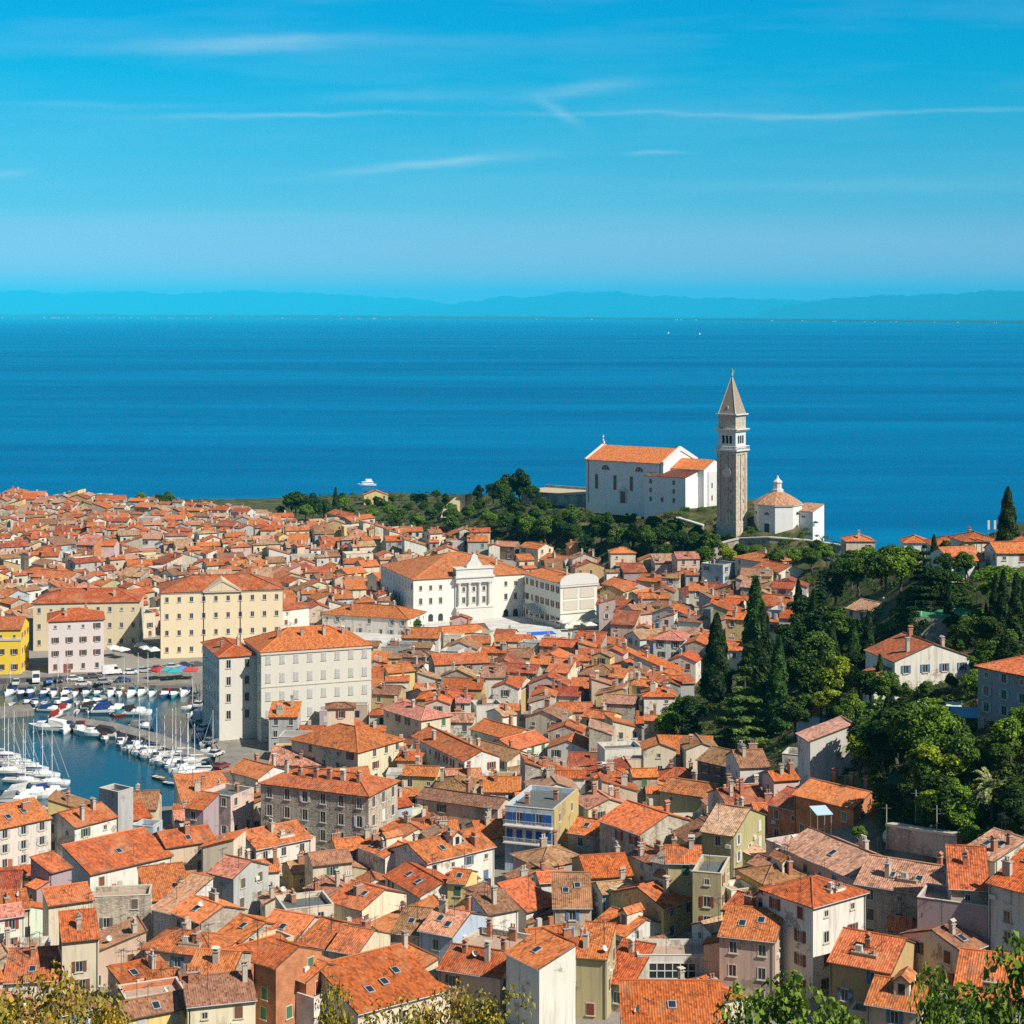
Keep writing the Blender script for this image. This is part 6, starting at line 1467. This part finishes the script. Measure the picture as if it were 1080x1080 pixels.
TREES += [q+(((1, 1, 1), DK, (1, 1, 1), BR, DK)[i % 5],) for i, q in enumerate(MORE)]
for i, q in enumerate(TREES): tree(*q, seed=i)
NEAR = [('n0', 40, 1012, 84, 1.1), ('n1', 92, 1030, 90, .9), ('n2', 4, 1035, 76, .9), ('n0', 120, 1056, 82, .7), ('n1', 352, 1030, 86, .55), ('n2', 405, 1045, 80, .8), ('n0', 470, 1030, 88, .8), ('n1', 520, 1040, 84, .9), ('n2', 440, 1060, 74, .7), ('f0', 822, 1012, 70, .85), ('f1', 786, 1035, 74, .65), ('f0', 868, 1040, 66, .7), ('f1', 985, 1010, 66, .5), ('f0', 1066, 968, 60, .75), ('f1', 1040, 1030, 62, .8), ('f0', 1010, 1045, 58, .5)]
for i, (k, px, py, y, wd) in enumerate(NEAR): tree(k, px, py, 0, (1, 1, 1) if k[0] == 'f' else ((1.3, 1.05, .8) if i % 3 == 0 else (1, 1, 1)), y, wd, seed=i)
def palm():
    x, y, g = ray_ground(1046, 870, 0, 140); root = thing('palm_tree', (x, y, g)); tag(root, None, 'tree'); ITEMS.append([root, 'grey-green date palm with drooping fronds', 1046, 830])
    m = MB(); r = random.Random(4); H = 5.2
    m.lathe([(.42, -1), (.34, .4), (.3, 2), (.32, H-.6), (.5, H), (.2, H+.3)], 9); m.obj('trunk', [M['bark']], root)
    C, N = [], []; st = MB()
    for i in range(44):
        a = r.uniform(0, 2*PI); el = r.uniform(-.15, 1.25); L = r.uniform(2.9, 3.9); p = Vector((0, 0, H)); d = Vector((math.cos(a)*math.cos(el), math.sin(a)*math.cos(el), math.sin(el))); prev = p.copy()
        for k in range(9):
            d = (d+Vector((0, 0, -.16))).normalized(); q = prev+d*L/9; st.tube(prev, q, .03, .02, 4, 0, True, False); side = d.cross(Vector((0, 0, 1))).normalized()
            for sx in (-1, 1):
                for o in (.25, .75): c = prev.lerp(q, o)+side*sx*.32*(1-.06*k)-Vector((0, 0, .08)); C.append(tuple(c)); N.append(tuple(side.cross(d)+side*sx*-.3))
            prev = q
    c = obj('crown', leaf_mesh('crown', C, N, .30, .25, 2.4, 3), root, None, (0, 0, 0), 0, (.34, .42, .20, 1)); st.obj('frond_stem', [M['wood']], root)
palm()
def undergrowth():
    r = np.random.default_rng(8); C, N = [], []; n = 0; tries = 0
    while n < 2300 and tries < 60000:
        tries += 1
        px = r.uniform(300, 1110) if n > 500 else r.uniform(300, 620); py = r.uniform(514, 905) if n > 500 else r.uniform(513, 575)
        g = next((q for q in GREEN if in_poly(px, py, q)), None)
        if g is None: continue
        x, y, z = ray_ground(px, py, 0, 160)
        if not in_poly(x, y, COAST) or poly_dist(x, y, COAST) < 4: continue
        if any(abs(x-f[0]) < f[6] and abs(y-f[1]) < f[6] and overlap(footprint(x, y, .5, .5, 0), f) for f in PLACED): continue
        R = r.uniform(.6, 2.0); m = int(26*R*R+20); p = sph(r, m); p[:, 2] = np.abs(p[:, 2]); C.append(np.array([x, y, z-.15])+p*np.array([R, R, R*.75])*r.uniform(.7, 1.05, (m, 1))); N.append(p+np.array([0, 0, .4])); n += 1
    o = obj('undergrowth', leaf_mesh('undergrowth', np.concatenate(C), np.concatenate(N), .34, .5, 1.5, 5), None, None, (0, 0, 0), 0, (.075, .12, .03, 1)); tag(o, 'low green scrub covering the hillside between the trees', 'scrub', kind='stuff')
undergrowth()
# ------------------------------------------------------------------ harbour: boats, cars, parasols
def hull(L, B, F, sheer=.25, transom=.75):
    """lofted open hull with a deck: stations from stern to bow"""
    m = MB(); st = []
    for i in range(11):
        t = i/10; x = -L/2+L*t; b = B/2*(transom+(1-transom)*math.sin(min(1, t/.55)*PI/2)) if t < .55 else B/2*math.cos((t-.55)/.45*PI/2)**.75; b = max(b, .02); z = F*(.85+sheer*t*t)
        st.append([(x, -b, z), (x, -b*.92, z*.45), (x-.04*L*(t > .9), -b*.6, -.15), (x-.05*L*(t > .9), 0, -.35), (x-.04*L*(t > .9), b*.6, -.15), (x, b*.92, z*.45), (x, b, z)])
    for a, b in zip(st[:-1], st[1:]):
        for k in range(6): m.face([a[k], b[k], b[k+1], a[k+1]], 0, None, True)
        m.face([(a[0][0], a[0][1]*.9, a[0][2]-.06), (b[0][0], b[0][1]*.9, b[0][2]-.06), (b[6][0], b[6][1]*.9, b[6][2]-.06), (a[6][0], a[6][1]*.9, a[6][2]-.06)], 1)
        for q, s in ((0, 1), (6, -1)): m.face([a[q], b[q], (b[q][0], b[q][1]*.9, b[q][2]-.06), (a[q][0], a[q][1]*.9, a[q][2]-.06)], 0)
    m.face(st[0], 0); return m
def cabin(pts, z0, z1, inset, mat=0):
    """pts: (x, half breadth) outline, top drawn in by inset"""
    m = MB(); lo = [(x, -b) for x, b in pts]+[(x, b) for x, b in reversed(pts)]; cx = sum(p[0] for p in lo)/len(lo); up = [(cx+(x-cx)*inset, y*inset) for x, y in lo]; n = len(lo)
    for i in range(n): j = (i+1) % n; m.face([(lo[i][0], lo[i][1], z0), (lo[j][0], lo[j][1], z0), (up[j][0], up[j][1], z1), (up[i][0], up[i][1], z1)], mat)
    m.face([(x, y, z1) for x, y in up], mat); return m
BL = {}
M['deck'] = flat('boat_deck', (.60, .55, .46), .6, 0, .3, .1); M['hullwhite'] = flat('white_hull', (.80, .80, .78), .3, 0, .5, .05); M['canvas_blue'] = flat('blue_canvas', (.03, .06, .20), .85, 0, .1, .2)
def boat_lib():
    h = hull(9.2, 2.9, 1.05); BL['sail'] = dict(hull=h.mesh('hull', [M['gloss'], M['deck']]), cabin=cabin([(-1.2, .85), (1.2, .9), (2.6, .35)], .95, 1.45, .85).mesh('cabin', [M['hullwhite']]))
    m = MB(); m.tube((.6, 0, .9), (.6, 0, 12.2), .085, .06, 6); m.tube((.6, -.9, 6.5), (.6, .9, 6.5), .03, None, 4); m.tube((.6, -.7, 9.3), (.6, .7, 9.3), .03, None, 4); BL['sail']['mast'] = m.mesh('mast', [M['hullwhite']])
    m = MB(); m.tube((.5, 0, 1.9), (-3.3, 0, 1.85), .07, None, 6); BL['sail']['boom'] = m.mesh('boom', [M['steel']])
    m = MB(); m.tube((.4, 0, 2.05), (-3.2, 0, 2.0), .17, .12, 7); BL['sail']['furled_sail'] = m.mesh('furled_sail', [M['cloth']])
    m = MB()
    for p in ((4.5, 0, 1.3), (-4.4, 0, 1.0), (.4, 1.35, 1.0), (.4, -1.35, 1.0)): m.tube(p, (.6, 0, 12.0), .022, None, 4)
    m.tube((4.3, 0, 1.6), (.9, 0, 11.0), .09, .05, 5); BL['sail']['rigging'] = m.mesh('rigging', [M['steel']])
    h = hull(7.2, 2.6, .95, .35, .85); BL['motor'] = dict(hull=h.mesh('hull', [M['gloss'], M['deck']]), cabin=cabin([(-.6, .95), (1.0, .95), (2.3, .35)], .9, 1.55, .82).mesh('cabin', [M['hullwhite']]))
    m = MB(); m.face([(.55, -.8, 1.5), (.55, .8, 1.5), (-.05, .7, 2.05), (-.05, -.7, 2.05)][::-1]); m.face([(.5, -.8, 1.5), (.5, .8, 1.5), (-.1, .7, 2.05), (-.1, -.7, 2.05)])
    for sy in (-1, 1): m.face([(.55, sy*.82, 1.5), (-.05, sy*.72, 2.05), (-1.1, sy*.85, 1.45)][::sy])
    BL['motor']['windscreen'] = m.mesh('windscreen', [M['glass']])
    m = MB(); m.face([(-2.6, -.9, 1.7), (-.1, -.75, 2.1), (-.1, .75, 2.1), (-2.6, .9, 1.7)]); m.face([(-2.6, -.9, 1.66), (-2.6, .9, 1.66), (-.1, .75, 2.06), (-.1, -.75, 2.06)]); m.face([(-3.2, -.9, .95), (-2.6, -.9, 1.7), (-2.6, .9, 1.7), (-3.2, .9, .95)][::-1]); m.face([(-3.2, -.92, .95), (-.3, -.92, .95), (-.1, -.75, 2.1), (-2.6, -.9, 1.7)]); m.face([(-3.2, .92, .95), (-2.6, .9, 1.7), (-.1, .75, 2.1), (-.3, .92, .95)]); BL['motor']['canopy'] = m.mesh('canopy', [M['cloth']])
    m = MB(); m.box(-4.05, -.25, .3, -3.6, .25, 1.15, 0, True); m.box(-3.95, -.08, -.5, -3.75, .08, .3, 0); BL['motor']['outboard_motor'] = m.mesh('outboard_motor', [M['dark']])
    h = hull(4.2, 1.6, .55, .4, .8); BL['dinghy'] = dict(hull=h.mesh('hull', [M['gloss'], M['deck']]))
    m = MB(); m.box(-.9, -.62, .42, -.6, .62, .52, 0, True); m.box(.4, -.62, .42, .7, .62, .52, 0, True); BL['dinghy']['bench'] = m.mesh('bench', [M['wood']])
    m = MB(); m.box(-2.35, -.15, .2, -2.1, .15, .8, 0, True); BL['dinghy']['outboard_motor'] = m.mesh('outboard_motor', [M['dark']])
boat_lib()
CV = dict(b=((.03, .06, .22, 1), 'blue'), r=((.30, .03, .03, 1), 'red'), k=((.04, .04, .045, 1), 'black'), w=((.66, .65, .62, 1), 'white'), g=((.3, .31, .3, 1), 'grey'), t=((.05, .24, .26, 1), 'teal'))
HC = dict(w=((.8, .8, .78, 1), 'white'), b=((.05, .10, .25, 1), 'navy'), o=((.40, .20, .08, 1), 'wooden brown'), r=((.45, .05, .04, 1), 'red'), g=((.35, .37, .38, 1), 'grey'), k=((.05, .05, .06, 1), 'black'), t=((.10, .35, .38, 1), 'turquoise'))
def boat(kind, px, py, head, hc='w', cv='b', sc=1.0):
    if (py < 731 and px > 60 and kind == 'dinghy') or (735 < py < 752 and 118 < px < 205 and kind == 'dinghy'): return
    x, y, _ = ground_pt(px, py, 0.0); nm = dict(sail='sailboat', motor='motorboat', dinghy='dinghy')[kind]; root = thing(nm, (x, y, 0.02), head); root.scale = (sc,)*3
    for part, me in BL[kind].items(): obj(part, me, root, color=HC[hc][0] if part == 'hull' else CV[cv][0])
    d = dict(sail='%s sailboat with %s furled sail' % (HC[hc][1], CV[cv][1]), motor='%s motorboat under %s canopy' % (HC[hc][1], CV[cv][1]), dinghy='small %s rowing dinghy' % HC[hc][1])[kind]
    note(root, d, 'boat', dict(sail='sailboats in the harbour', motor='motorboats in the harbour', dinghy='dinghies in the harbour')[kind], 1)
def boats():
    r = random.Random(12)
    for i, (px, py, c) in enumerate([(12, 806, 'b'), (22, 809, 'w'), (33, 813, 'w'), (42, 820, 'b'), (52, 828, 'w'), (6, 816, 'g'), (24, 826, 'b'), (2, 800, 'w')]): boat('sail', px, py, r.uniform(-.25, .1), 'w', c, r.uniform(.85, 1.05))
    for i, (px, py, c) in enumerate([(150, 793, 'b'), (160, 797, 'w'), (168, 800, 'k'), (176, 804, 'w'), (185, 807, 'b'), (193, 811, 'w'), (201, 815, 'g'), (208, 819, 'b'), (188, 798, 'w'), (201, 805, 'w')]): boat('sail', px, py, PI+.25+r.uniform(-.12, .12), 'w', c, r.uniform(.85, 1.05))
    cols = 'wwwwbworkgwtw'; cvs = 'bkrwgtbkwr'
    for i in range(17): boat('motor', 10+i*11.6+r.uniform(-2, 2), 733+r.uniform(-1, 1.5), -PI/2+r.uniform(-.25, .25), r.choice(cols), r.choice(cvs), r.uniform(.75, 1.0))
    for i in range(10): boat('motor' if i % 3 else 'dinghy', 14+i*11+r.uniform(-3, 3), 742+r.uniform(-1.5, 2), -PI/2+r.uniform(-.5, .5), r.choice(cols), r.choice(cvs), r.uniform(.7, .95))
    for px, py, hd, hc, cv, s in [(52, 771, PI*.95, 'w', 'w', 1.45), (70, 771, -1.5, 'w', 'b', 1.1), (84, 772, -1.4, 'w', 'r', 1.2), (103, 777, PI*.97, 'w', 'k', 1.3), (128, 784, -1.5, 'g', 'b', 1.0), (143, 787, -1.6, 'w', 'k', .95), (118, 752, .1, 'w', 'b', 1.4), (142, 754, .05, 'w', 'k', 1.2), (100, 748, .2, 'g', 'k', 1.0), (150, 768, -.3, 'w', 'g', .9), (30, 841, .05, 'w', 'w', 1.4), (50, 839, .2, 'b', 'b', 1.2), (18, 846, .1, 'w', 'g', 1.1), (60, 756, 1.3, 'w', 'r', .8)]: boat('motor', px, py, hd, hc, cv, s)
    for i in range(16): boat(r.choice(['motor', 'motor', 'dinghy', 'sail']) if i % 4 else 'sail', 12+i*12+r.uniform(-3, 3), 727+r.uniform(-1, 1), -PI/2+r.uniform(-.2, .2), r.choice(cols), r.choice(cvs), r.uniform(.6, .8))
    for i in range(9): boat('motor' if i % 3 else 'dinghy', 40+i*13+r.uniform(-3, 3), 749+i*.6+r.uniform(-1.5, 2), r.uniform(-1.8, 1.8), r.choice(cols), r.choice(cvs), r.uniform(.7, .95))
    for i in range(7): boat('motor', 112+i*13+r.uniform(-2, 2), 781+i*5.2, -1.4+r.uniform(-.2, .2), r.choice('wwgb'), r.choice(cvs), r.uniform(.75, .95))
    for i in range(7): boat('motor' if i % 2 else 'sail', 205+i*3.6, 748+i*7.5, PI+.5+r.uniform(-.15, .15), r.choice('wwgbw'), r.choice(cvs), r.uniform(.7, .95))
    for px, py in ((62, 852), (48, 855), (36, 858), (75, 850), (168, 822), (180, 828)): boat('dinghy', px, py, r.uniform(-1, 1), r.choice('wwobt'), 'b')
boats()
def sea_boat():
    x, y, _ = ground_pt(387, 513, 0); root = thing('motor_yacht', (x, y, .05), PI+.1); root.scale = (1.5,)*3; note(root, 'white motor yacht under way off the point', 'boat', None, 1)
    obj('hull', BL['motor']['hull'], root, None, (0, 0, 0), 0, HC['w'][0]); cabin([(-2.6, 1.0), (1.4, 1.0), (2.2, .4)], .9, 1.9, .9).obj('cabin', [M['hullwhite']], root); cabin([(-2.0, .8), (.4, .8), (.8, .4)], 1.9, 2.8, .85).obj('flybridge', [M['hullwhite']], root); m = MB(); m.box(-2.2, -.96, 1.3, 1.2, .96, 1.6, 0, True); m.obj('window_band', [M['glass']], root)
    m = MB()
    for i in range(7): u0, u1 = i*4.0, (i+1)*4.0; m.face([(x+6+u0, y-.6-u0*.05, .03), (x+6+u1, y-.6-u1*.05, .03), (x+6+u1, y+.6+u1*.05, .03), (x+6+u0, y+.6+u0*.05, .03)])
    mm, k, b = mat('wake_foam', .9, .1); tc = k.add('ShaderNodeTexCoord'); n = k.noise(tc.outputs['Object'], .5, 5, .7); k.set(b, 'Base Color', k.mix(k.ramp(n, [(.45, 0.0), (.65, .5)]), (0, .13, .33, 1), (.6, .7, .75, 1))); pass
    for px, py in ((705, 352), (738, 353)):
        bx, by, _ = ground_pt(px, py, 0); r2 = thing('sailing_yacht', (bx, by, 0), .4); s = by/FPX/4.2; r2.scale = (1.0,)*3
        obj('hull', BL['sail']['hull'], r2, None, (0, 0, 0), 0, HC['w'][0]); obj('mast', BL['sail']['mast'], r2); m = MB(); m.face([(.5, .05, 2), (.5, .05, 11.5), (-3.6, .6, 2.2)]); m.face([(.5, .0, 2), (-3.6, .55, 2.2), (.5, 0, 11.5)]); m.face([(.8, 0, 11), (4.3, 0, 1.5), (.9, .5, 2)]); m.face([(.8, .05, 11), (.9, .55, 2), (4.3, .05, 1.5)]); m.obj('sail', [M['hullwhite']], r2)
        tag(r2, {705: 'white sail specks far out, left one of two above the church', 738: 'white sail specks far out, right one of two above the church'}[px], 'boat')
sea_boat()
# ---- cars and vans
CL = {}
def car_lib():
    def body(prof, wd, mats):
        m = MB(); L = [(x, -wd/2, z) for x, z in prof]; R = [(x, wd/2, z) for x, z in prof]; n = len(prof)
        for i in range(n): j = (i+1) % n; m.face([L[i], L[j], R[j], R[i]][::-1])
        m.face(L); m.face(R[::-1]); return m
    def glasshouse(prof, wd, top):
        m = MB(); lo = [(prof[0][0], prof[0][1]), (prof[3][0], prof[3][1])]; (x0, z0), (x1, z1), (x2, z2), (x3, z3) = prof
        P = [(x0, -wd/2, z0), (x1, -wd/2*top, z1), (x2, -wd/2*top, z2), (x3, -wd/2, z3)]; Q = [(a, -b, c) for a, b, c in P]
        m.face(P[::-1], 0); m.face(Q, 0); m.face([P[0], Q[0], Q[1], P[1]][::-1], 0); m.face([P[2], Q[2], Q[3], P[3]][::-1], 0); return m
    car = [(-2.1, .3), (-2.15, .75), (-1.95, .95), (1.0, .95), (1.9, .8), (2.1, .6), (2.1, .3)]
    CL['car'] = dict(body=body(car, 1.75, 0).mesh('body', [M['gloss']]), cabin=glasshouse([(-1.9, .95), (-1.35, 1.42), (.1, 1.45), (1.0, .95)], 1.68, .82).mesh('windows', [M['glass']]))
    m = MB(); m.box(-1.35, -.7, 1.40, .1, .7, 1.47, 0, True); CL['car']['roof'] = m.mesh('roof', [M['gloss']])
    van = [(-2.6, .35), (-2.65, 2.3), (-2.5, 2.45), (1.3, 2.45), (1.9, 1.35), (2.5, 1.15), (2.65, .9), (2.65, .35)]
    CL['van'] = dict(body=body(van, 1.95, 0).mesh('body', [M['gloss']]))
    m = MB(); m.face([(1.36, -.85, 2.36), (1.36, .85, 2.36), (1.92, .9, 1.4), (1.92, -.9, 1.4)][::-1]); m.face([(1.37, -.98, 2.2), (.5, -.985, 2.2), (.5, -.985, 1.45), (1.75, -.98, 1.45)][::-1]); m.face([(1.37, .98, 2.2), (.5, .985, 2.2), (.5, .985, 1.45), (1.75, .98, 1.45)]); CL['van']['cabin'] = m.mesh('windows', [M['glass']])
    m = MB(); m.tube((0, -.1, 0), (0, .1, 0), .33, None, 14); m.tube((0, -.105, 0), (0, .105, 0), .2, None, 10, 1); CL['wheel'] = m.mesh('wheel', [M['rubber'], M['steel']])
    m = MB(); m.box(-.04, -.16, -.08, .03, .16, .08, 0, True); CL['lamp'] = m.mesh('headlight', [M['white']])
car_lib()
def car(px, py, rz, kind, col, cname, z=1.8):
    x, y, _ = ground_pt(px, py, z); root = thing('parked_'+kind, (x, y, z), rz); q = CL[kind]; c = col+(1,)
    obj('body', q['body'], root, None, (0, 0, 0), 0, c); obj('windows', q['cabin'], root)
    if 'roof' in q: obj('roof', q['roof'], root, None, (0, 0, 0), 0, c)
    fx = 1.3 if kind == 'car' else 1.7
    for sx in (-1, 1):
        for sy in (-1, 1): obj('wheel', CL['wheel'], root, None, (sx*fx, sy*.82, .33))
    for sy in (-1, 1): obj('headlight', CL['lamp'], root, None, ((2.1 if kind == 'car' else 2.62), sy*.6, .65 if kind == 'car' else .9))
    note(root, '%s parked %s on the quay' % (cname, kind), kind, 'vehicles parked along the quay', 1)
for q in [(38, 719, -1.3, 'van', (.75, .75, .74), 'white'), (52, 720, -1.3, 'car', (.08, .16, .35), 'blue'), (62, 719, -1.2, 'car', (.05, .05, .06), 'black'), (79, 718, .1, 'car', (.72, .72, .7), 'white'), (99, 715, .2, 'car', (.10, .10, .11), 'dark grey'), (118, 711, .35, 'van', (.78, .78, .76), 'white'), (138, 711, .2, 'car', (.75, .75, .73), 'white'), (152, 709, .2, 'car', (.45, .46, .47), 'silver'), (168, 707, .2, 'car', (.35, .03, .03), 'red'), (183, 705, .2, 'car', (.5, .5, .5), 'silver'), (196, 703, .2, 'car', (.05, .06, .08), 'black'), (216, 770, 1.2, 'car', (.7, .7, .68), 'white'), (222, 784, 1.1, 'car', (.2, .22, .25), 'grey'), (17, 722, -1.4, 'car', (.5, .5, .48), 'silver'), (228, 797, 1.1, 'car', (.6, .6, .58), 'silver'), (212, 758, 1.3, 'van', (.72, .72, .7), 'white'), (234, 810, 1.1, 'car', (.3, .04, .04), 'red'), (206, 735, 1.4, 'car', (.12, .14, .18), 'dark grey'), (210, 745, 1.4, 'car', (.6, .6, .6), 'silver'), (110, 721, .2, 'car', (.35, .36, .38), 'grey'), (130, 719, .2, 'car', (.06, .10, .22), 'navy'), (88, 723, .2, 'car', (.6, .6, .58), 'silver')]: car(*q)
# ---- cafe parasols and awnings round the square, poles
def parasol(px, py, col, cname, w=3.6, z=None):
    if z is None: x, y, z = ray_ground(px, py, 0, 200)
    else: x, y, z = ground_pt(px, py, z)
    root = thing('parasol', (x, y, z), random.Random(px).uniform(0, 1)); m = MB(); h = w/2
    for k in range(4):
        a, b = [(-h, -h), (h, -h), (h, h), (-h, h)][k], [(h, -h), (h, h), (-h, h), (-h, -h)][k]; m.face([(a[0], a[1], 2.5), (b[0], b[1], 2.5), (0, 0, 3.3)]); m.face([(a[0], a[1], 2.25), (b[0], b[1], 2.25), (b[0], b[1], 2.5), (a[0], a[1], 2.5)])
    obj('canopy', m.mesh('canopy', [M['cloth']]), root, None, (0, 0, 0), 0, col+(1,)); p = MB(); p.tube((0, 0, 0), (0, 0, 3.4), .04, None, 6); p.box(-.3, -.3, 0, .3, .3, .1, 0, True); p.obj('pole', [M['steel']], root); note(root, '%s square cafe parasol' % cname, 'parasol', 'cafe parasols by the square', 3)
for px, py in ((596, 664), (605, 666), (614, 664), (622, 667), (588, 662), (629, 663)): parasol(px, py, (.70, .66, .56), 'cream')
for px, py in ((120, 692), (128, 694), (155, 692), (163, 694), (149, 689)): parasol(px, py, (.72, .70, .64), 'white')
for px, py, c, n in ((176, 716, (.06, .34, .36), 'teal'), (184, 717, (.06, .34, .36), 'teal'), (168, 716, (.5, .05, .05), 'red'), (192, 715, (.10, .25, .55), 'blue'), (200, 716, (.5, .07, .06), 'red')): parasol(px, py, c, n, 4.2, 1.8)
def pole(px, py, h, label, lamp=True):
    x, y, z = ray_ground(px, py, 0, 140); root = thing('utility_pole', (x, y, z)); tag(root, label, 'pole'); m = MB(); m.tube((0, 0, -.5), (0, 0, h), .1, .07, 7); m.obj('mast', [M['concrete']], root)
    m = MB(); m.tube((-.7, 0, h-.5), (.7, 0, h-.5), .05, None, 5); m.obj('cross_arm', [M['dark']], root)
    if lamp: m = MB(); m.tube((0, 0, h-1.2), (.9, -.3, h-1.0), .03, None, 5); m.box(.8, -.42, h-1.12, 1.3, -.2, h-.95, 0, True); m.obj('lamp_head', [M['steel']], root)
pole(988, 902, 7, 'tall pale concrete pole in front of the rubble garden wall'); pole(935, 897, 6.5, 'leaning grey pole beside the brick house', False); pole(966, 878, 6, 'thin pole among the bushes above the rubble wall', False)
def telecom():
    x, y, z = ray_ground(1046, 580, 0, 200); root = thing('antenna_mast', (x, y, z)); tag(root, 'twin white panel antennas on a mast above the hill roofs', 'antenna')
    for sx in (-.7, .7): m = MB(); m.tube((sx, 0, -.5), (sx, 0, 6.5), .06, None, 6); m.obj('pole', [M['steel']], root); m = MB(); m.box(sx-.25, -.12, 4.6, sx+.25, .12, 6.6, 0, True); m.obj('panel', [M['white']], root)
telecom()
def water_tank():
    x, y, z = ray_ground(938, 888, 0, 140); root = thing('water_tank', (x, y, z)); tag(root, 'round pale turquoise water tank by the brick house', 'water tank'); m = MB(); m.lathe([(0, 0), (.8, .05), (1.0, .6), (.95, 1.2), (.6, 1.7), (0, 1.85)], 14); m.obj('tank', [flat('turquoise_plastic', (.18, .48, .50), .4, 0, .4, .1)], root); m = MB(); m.lathe([(.25, 1.8), (.25, 1.95), (0, 1.97)], 10); m.obj('cap', [M['dark']], root)
water_tank()
# ------------------------------------------------------------------ labels: what a thing looks like and which findable neighbour it stands by
def rel(dx, dy):
    if abs(dx) > abs(dy)*1.1: return 'right of' if dx > 0 else 'left of'
    return 'behind' if dy < 0 else 'in front of'
def house_text(d, lvl):
    wname, st, rname, rk, feats, sname, area = d; size = 'small ' if area < 42 else 'large ' if area > 115 else ''
    t = '%s%s house with %s %s roof' % (size, wname, rname, rk)
    if lvl >= 1:
        f = [x for x in feats if x != 'no chimney'][:1]
        if f: t += ' and '+f[0]
        elif sname: t += ' and %s shutters' % sname
    return t
def label_all():
    anchors = ANCH; own = {id(a[3]): a[0] for a in anchors if a[3] is not None}; used = set(); todo = []
    for o, d, px, py in ITEMS:
        if o.get('label'): used.add(o['label']); continue
        if isinstance(d, str) and (len(d.split()) >= 5 and not o.get('group') and o.get('category') != 'tree'): o['label'] = d; used.add(d); continue
        if id(o) in own and not isinstance(d, str):
            t = own[id(o)][4:]; ext = (', under a %s %s roof' if ' with ' in t else ' with %s %s roof') % (d[2], d[3]); o['label'] = t+(ext if len(t.split()) < 11 and 'roof' not in t else ''); 
            if len(o['label'].split()) < 4: o['label'] = t+' in the town'
            used.add(o['label']); continue
        todo.append((o, d, px, py))
    ORD = ['', 'second', 'third', 'fourth', 'fifth', 'sixth', 'seventh', 'eighth']
    for o, d, px, py in sorted(todo, key=lambda q: -q[3]):
        near = sorted(anchors, key=lambda a: math.hypot(a[1]-px, (a[2]-py)*1.3)); near = [a for a in near if a[3] is not o][:5]; done = None
        for lvl in (1, 0):
            for a in near[:4]:
                t = d if isinstance(d, str) else house_text(d, lvl); dx, dy = px-a[1], py-a[2]
                adv = '' if math.hypot(dx, dy) > 45 or isinstance(d, str) else 'just '
                L = '%s, %s%s %s' % (t, adv, rel(dx, dy), a[0])
                if len(L.split()) > 16: L = L.replace(', just ', ', ')
                if len(L.split()) <= 16 and L not in used: done = L; break
            if done: break
        if not done:
            for k in range(1, 8):
                for a in near:
                    t = d if isinstance(d, str) else house_text(d, 0); L = '%s, %s one %s %s' % (t, ORD[k], rel(px-a[1], py-a[2]), a[0])
                    if len(L.split()) > 16: L = L.replace(' house with', ',').replace(' roof', '-roofed house', 1) if False else L
                    if len(L.split()) <= 16 and L not in used: done = L; break
                if done: break
        if not done:
            for k in range(1, 8):
                for a in near:
                    L = '%s %s, %s one %s %s' % (d[0] if not isinstance(d, str) else d.split()[0], 'house' if not isinstance(d, str) else d.split()[-1], ORD[k], rel(px-a[1], py-a[2]), a[0])
                    if len(L.split()) <= 16 and L not in used: done = L; break
                if done: break
        o['label'] = done or 'house'; used.add(o['label'])
anchor('the broad stone pier', 15, 750); anchor('the long bent pier', 140, 772); anchor('the bottom left corner', 10, 1075); anchor('the harbour mouth', 30, 835)
label_all()
